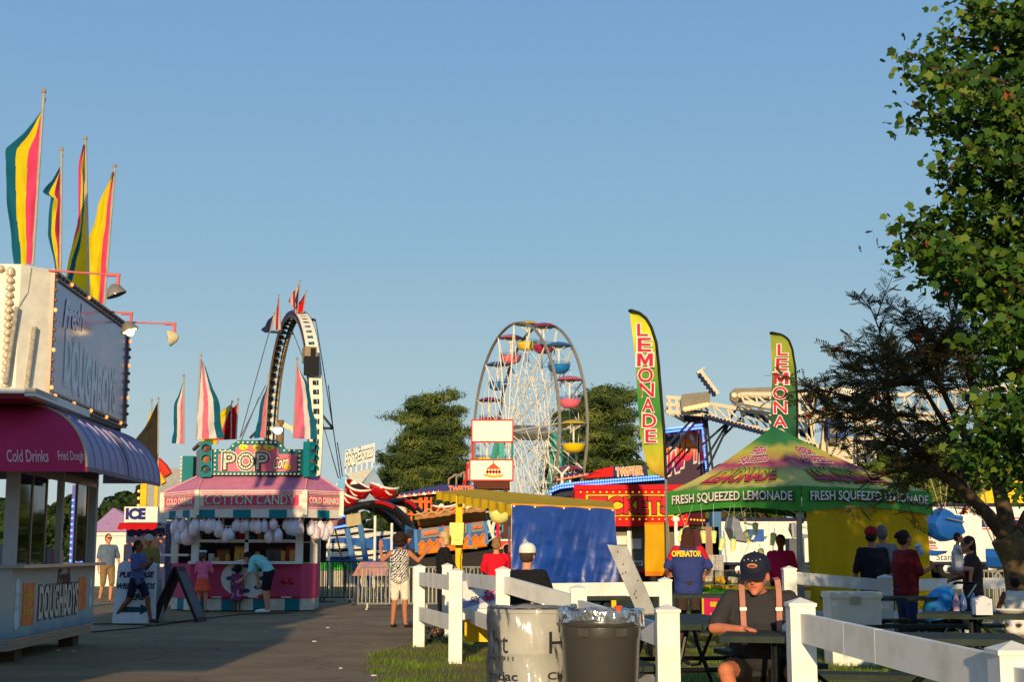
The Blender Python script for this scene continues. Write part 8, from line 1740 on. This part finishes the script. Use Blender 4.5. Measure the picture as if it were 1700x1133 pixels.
# ---------------------------------------------------------------- rowan with orange berries
def rowan():
    random.seed(12); np.random.seed(12); Yr = 15.5; P = lambda u, v, d=0: at(u, v, Yr+d); base = V((X(1712, Yr), Yr, 0)); t = thing('rowan_tree', 'rowan tree with a forked leaning trunk, dark feathery leaves and orange berries', 'tree', base)
    L = lambda u, v, d=0: P(u, v, d)-base
    g = MB(); g.tube([(0.02, 0, 0), L(1708, 985), L(1695, 930), L(1668, 890)], [.26, .23, .2, .16], 14); g.build('trunk', M('bark_olive', (128, 108, 68), .9, rgb2=(80, 66, 44), scale=8, bump=1.2, bscale=18), t, True)
    lm = MB(); lm.tube([L(1672, 897), L(1640, 855), L(1600, 815), L(1565, 790), L(1520, 740, -.2), L(1480, 690, -.4)], [.085, .07, .058, .045, .032, .015], 10); lm.tube([L(1674, 895), L(1668, 850), L(1655, 800, .2), L(1640, 740, .3), L(1610, 640, .2)], [.11, .085, .065, .045, .02], 10); lm.tube([L(1690, 905), L(1708, 860), L(1740, 810)], [.1, .09, .07], 8)
    lm.tube([L(1655, 800, .2), L(1600, 720, 0), L(1560, 640, -.2)], [.06, .05, .02], 8); lm.tube([L(1600, 815), L(1590, 740, .3), L(1530, 640, .4)], [.05, .04, .02], 8); lm.build('limb', BARK, t, True)
    tips = [(1440, 497), (1455, 560), (1375, 577), (1392, 612), (1415, 640), (1332, 640), (1345, 665), (1370, 680), (1400, 665), (1528, 517), (1510, 560), (1490, 600), (1568, 488), (1590, 520), (1550, 545), (1610, 545), (1575, 590), (1630, 580), (1450, 650), (1480, 640), (1530, 620), (1560, 650), (1345, 690), (1385, 715), (1420, 700), (1460, 710), (1500, 690), (1400, 745), (1440, 755), (1485, 765), (1530, 700), (1580, 700), (1620, 660), (1650, 700), (1540, 770), (1590, 790), (1455, 790), (1500, 810), (1600, 850), (1480, 835), (1560, 740), (1430, 800), (1640, 640), (1515, 730), (1470, 600), (1425, 615), (1540, 585), (1600, 610), (1505, 530), (1390, 640)]
    src = [L(1565, 790), L(1520, 740, -.2), L(1480, 690, -.4), L(1640, 740, .3), L(1610, 640, .2), L(1600, 720), L(1560, 640, -.2), L(1530, 640, .4), L(1590, 740, .3)]
    tw = MB(); C = []; A = []; B = []; S = []; RN = []; bp = []
    for i, (u, v) in enumerate(tips):
        e = L(u, v, random.uniform(-.8, .8)); s0 = min(src, key=lambda q: (q-e).length+(1.2 if q.z > e.z+.2 else 0)+random.uniform(0, .3)); pts = branchy(tw, s0, e, .02, .004, -.06, 9, wob=.06)
        dense = v > 640; nk = 12 if dense else 11; paths = [(pts, nk)]
        for w_ in range(3 if dense else 4):      # side twigs
            j = random.randint(2, 8); dd = (pts[9]-pts[2]).normalized(); sv = (dd*.7+V((random.gauss(0, .6), random.gauss(0, .5), random.gauss(.25, .45)))).normalized(); e2 = pts[j]+sv*random.uniform(.25, .55)
            q2 = branchy(tw, pts[j], e2, .008, .003, -.05, 9, wob=.05); paths.append((q2, 6))
        for pts, nk in paths:
          for k in range(nk):
            f = .18+.82*(k+.5)/nk; q = f*9; j = min(8, int(q)); p = pts[j].lerp(pts[j+1], q-j); d = (pts[min(9, j+2)]-pts[j]).normalized()
            for s in (-1, 1):
                rd = (d*.5+V((random.gauss(0, .5)+s*.6, random.gauss(0, .7), random.gauss(.05, .4)))).normalized(); LL = random.uniform(.11, .19); nn = V((random.gauss(0, .5), random.gauss(0, .5), 1)).normalized(); sd = rd.cross(nn).normalized()
                for m in range(6):
                    for w_ in (-1, 1):
                        C.append(tuple(p+rd*LL*(.25+.75*m/5)+sd*w_*.022+V((0, 0, -.05*LL*m/5)))); a2 = (sd*w_+rd*.5).normalized(); A.append(tuple(rd.cross(nn).cross(nn).normalized())); B.append(tuple(a2)); S.append(random.uniform(.022, .034)); RN.append(random.random()*.8)
        if random.random() < .5 or dense: bp.append(paths[0][0][-1] if random.random() < .5 else paths[0][0][random.randint(5, 9)])
    tw.build('limbs', BARK, t)
    many('crown', C, A, B, S, [(0, -1), (.26, -.4), (.26, .4), (0, 1), (-.26, .4), (-.26, -.4)], Mleaf('rowan_leaf', [(62, 66, 48), (84, 88, 54), (112, 96, 54), (176, 104, 50)], .25), t, rnd=RN)
    bm = None
    for p in bp:
        if bm is None:
            g = MB()
            for k in range(20): g.ell(V((random.gauss(0, .016), random.gauss(0, .016), random.gauss(0, .01))), .0105, 6, 5)
            bm = g.build('berry_cluster', M('berry_orange', (226, 80, 24), .4), t, True); bm.location = p
        else:
            o = child('berry_cluster', bm, t, p, (random.uniform(-.5, .5), 0, random.uniform(0, 6))); s = random.uniform(.7, 1.25); o.scale = (s, s, s)
rowan()
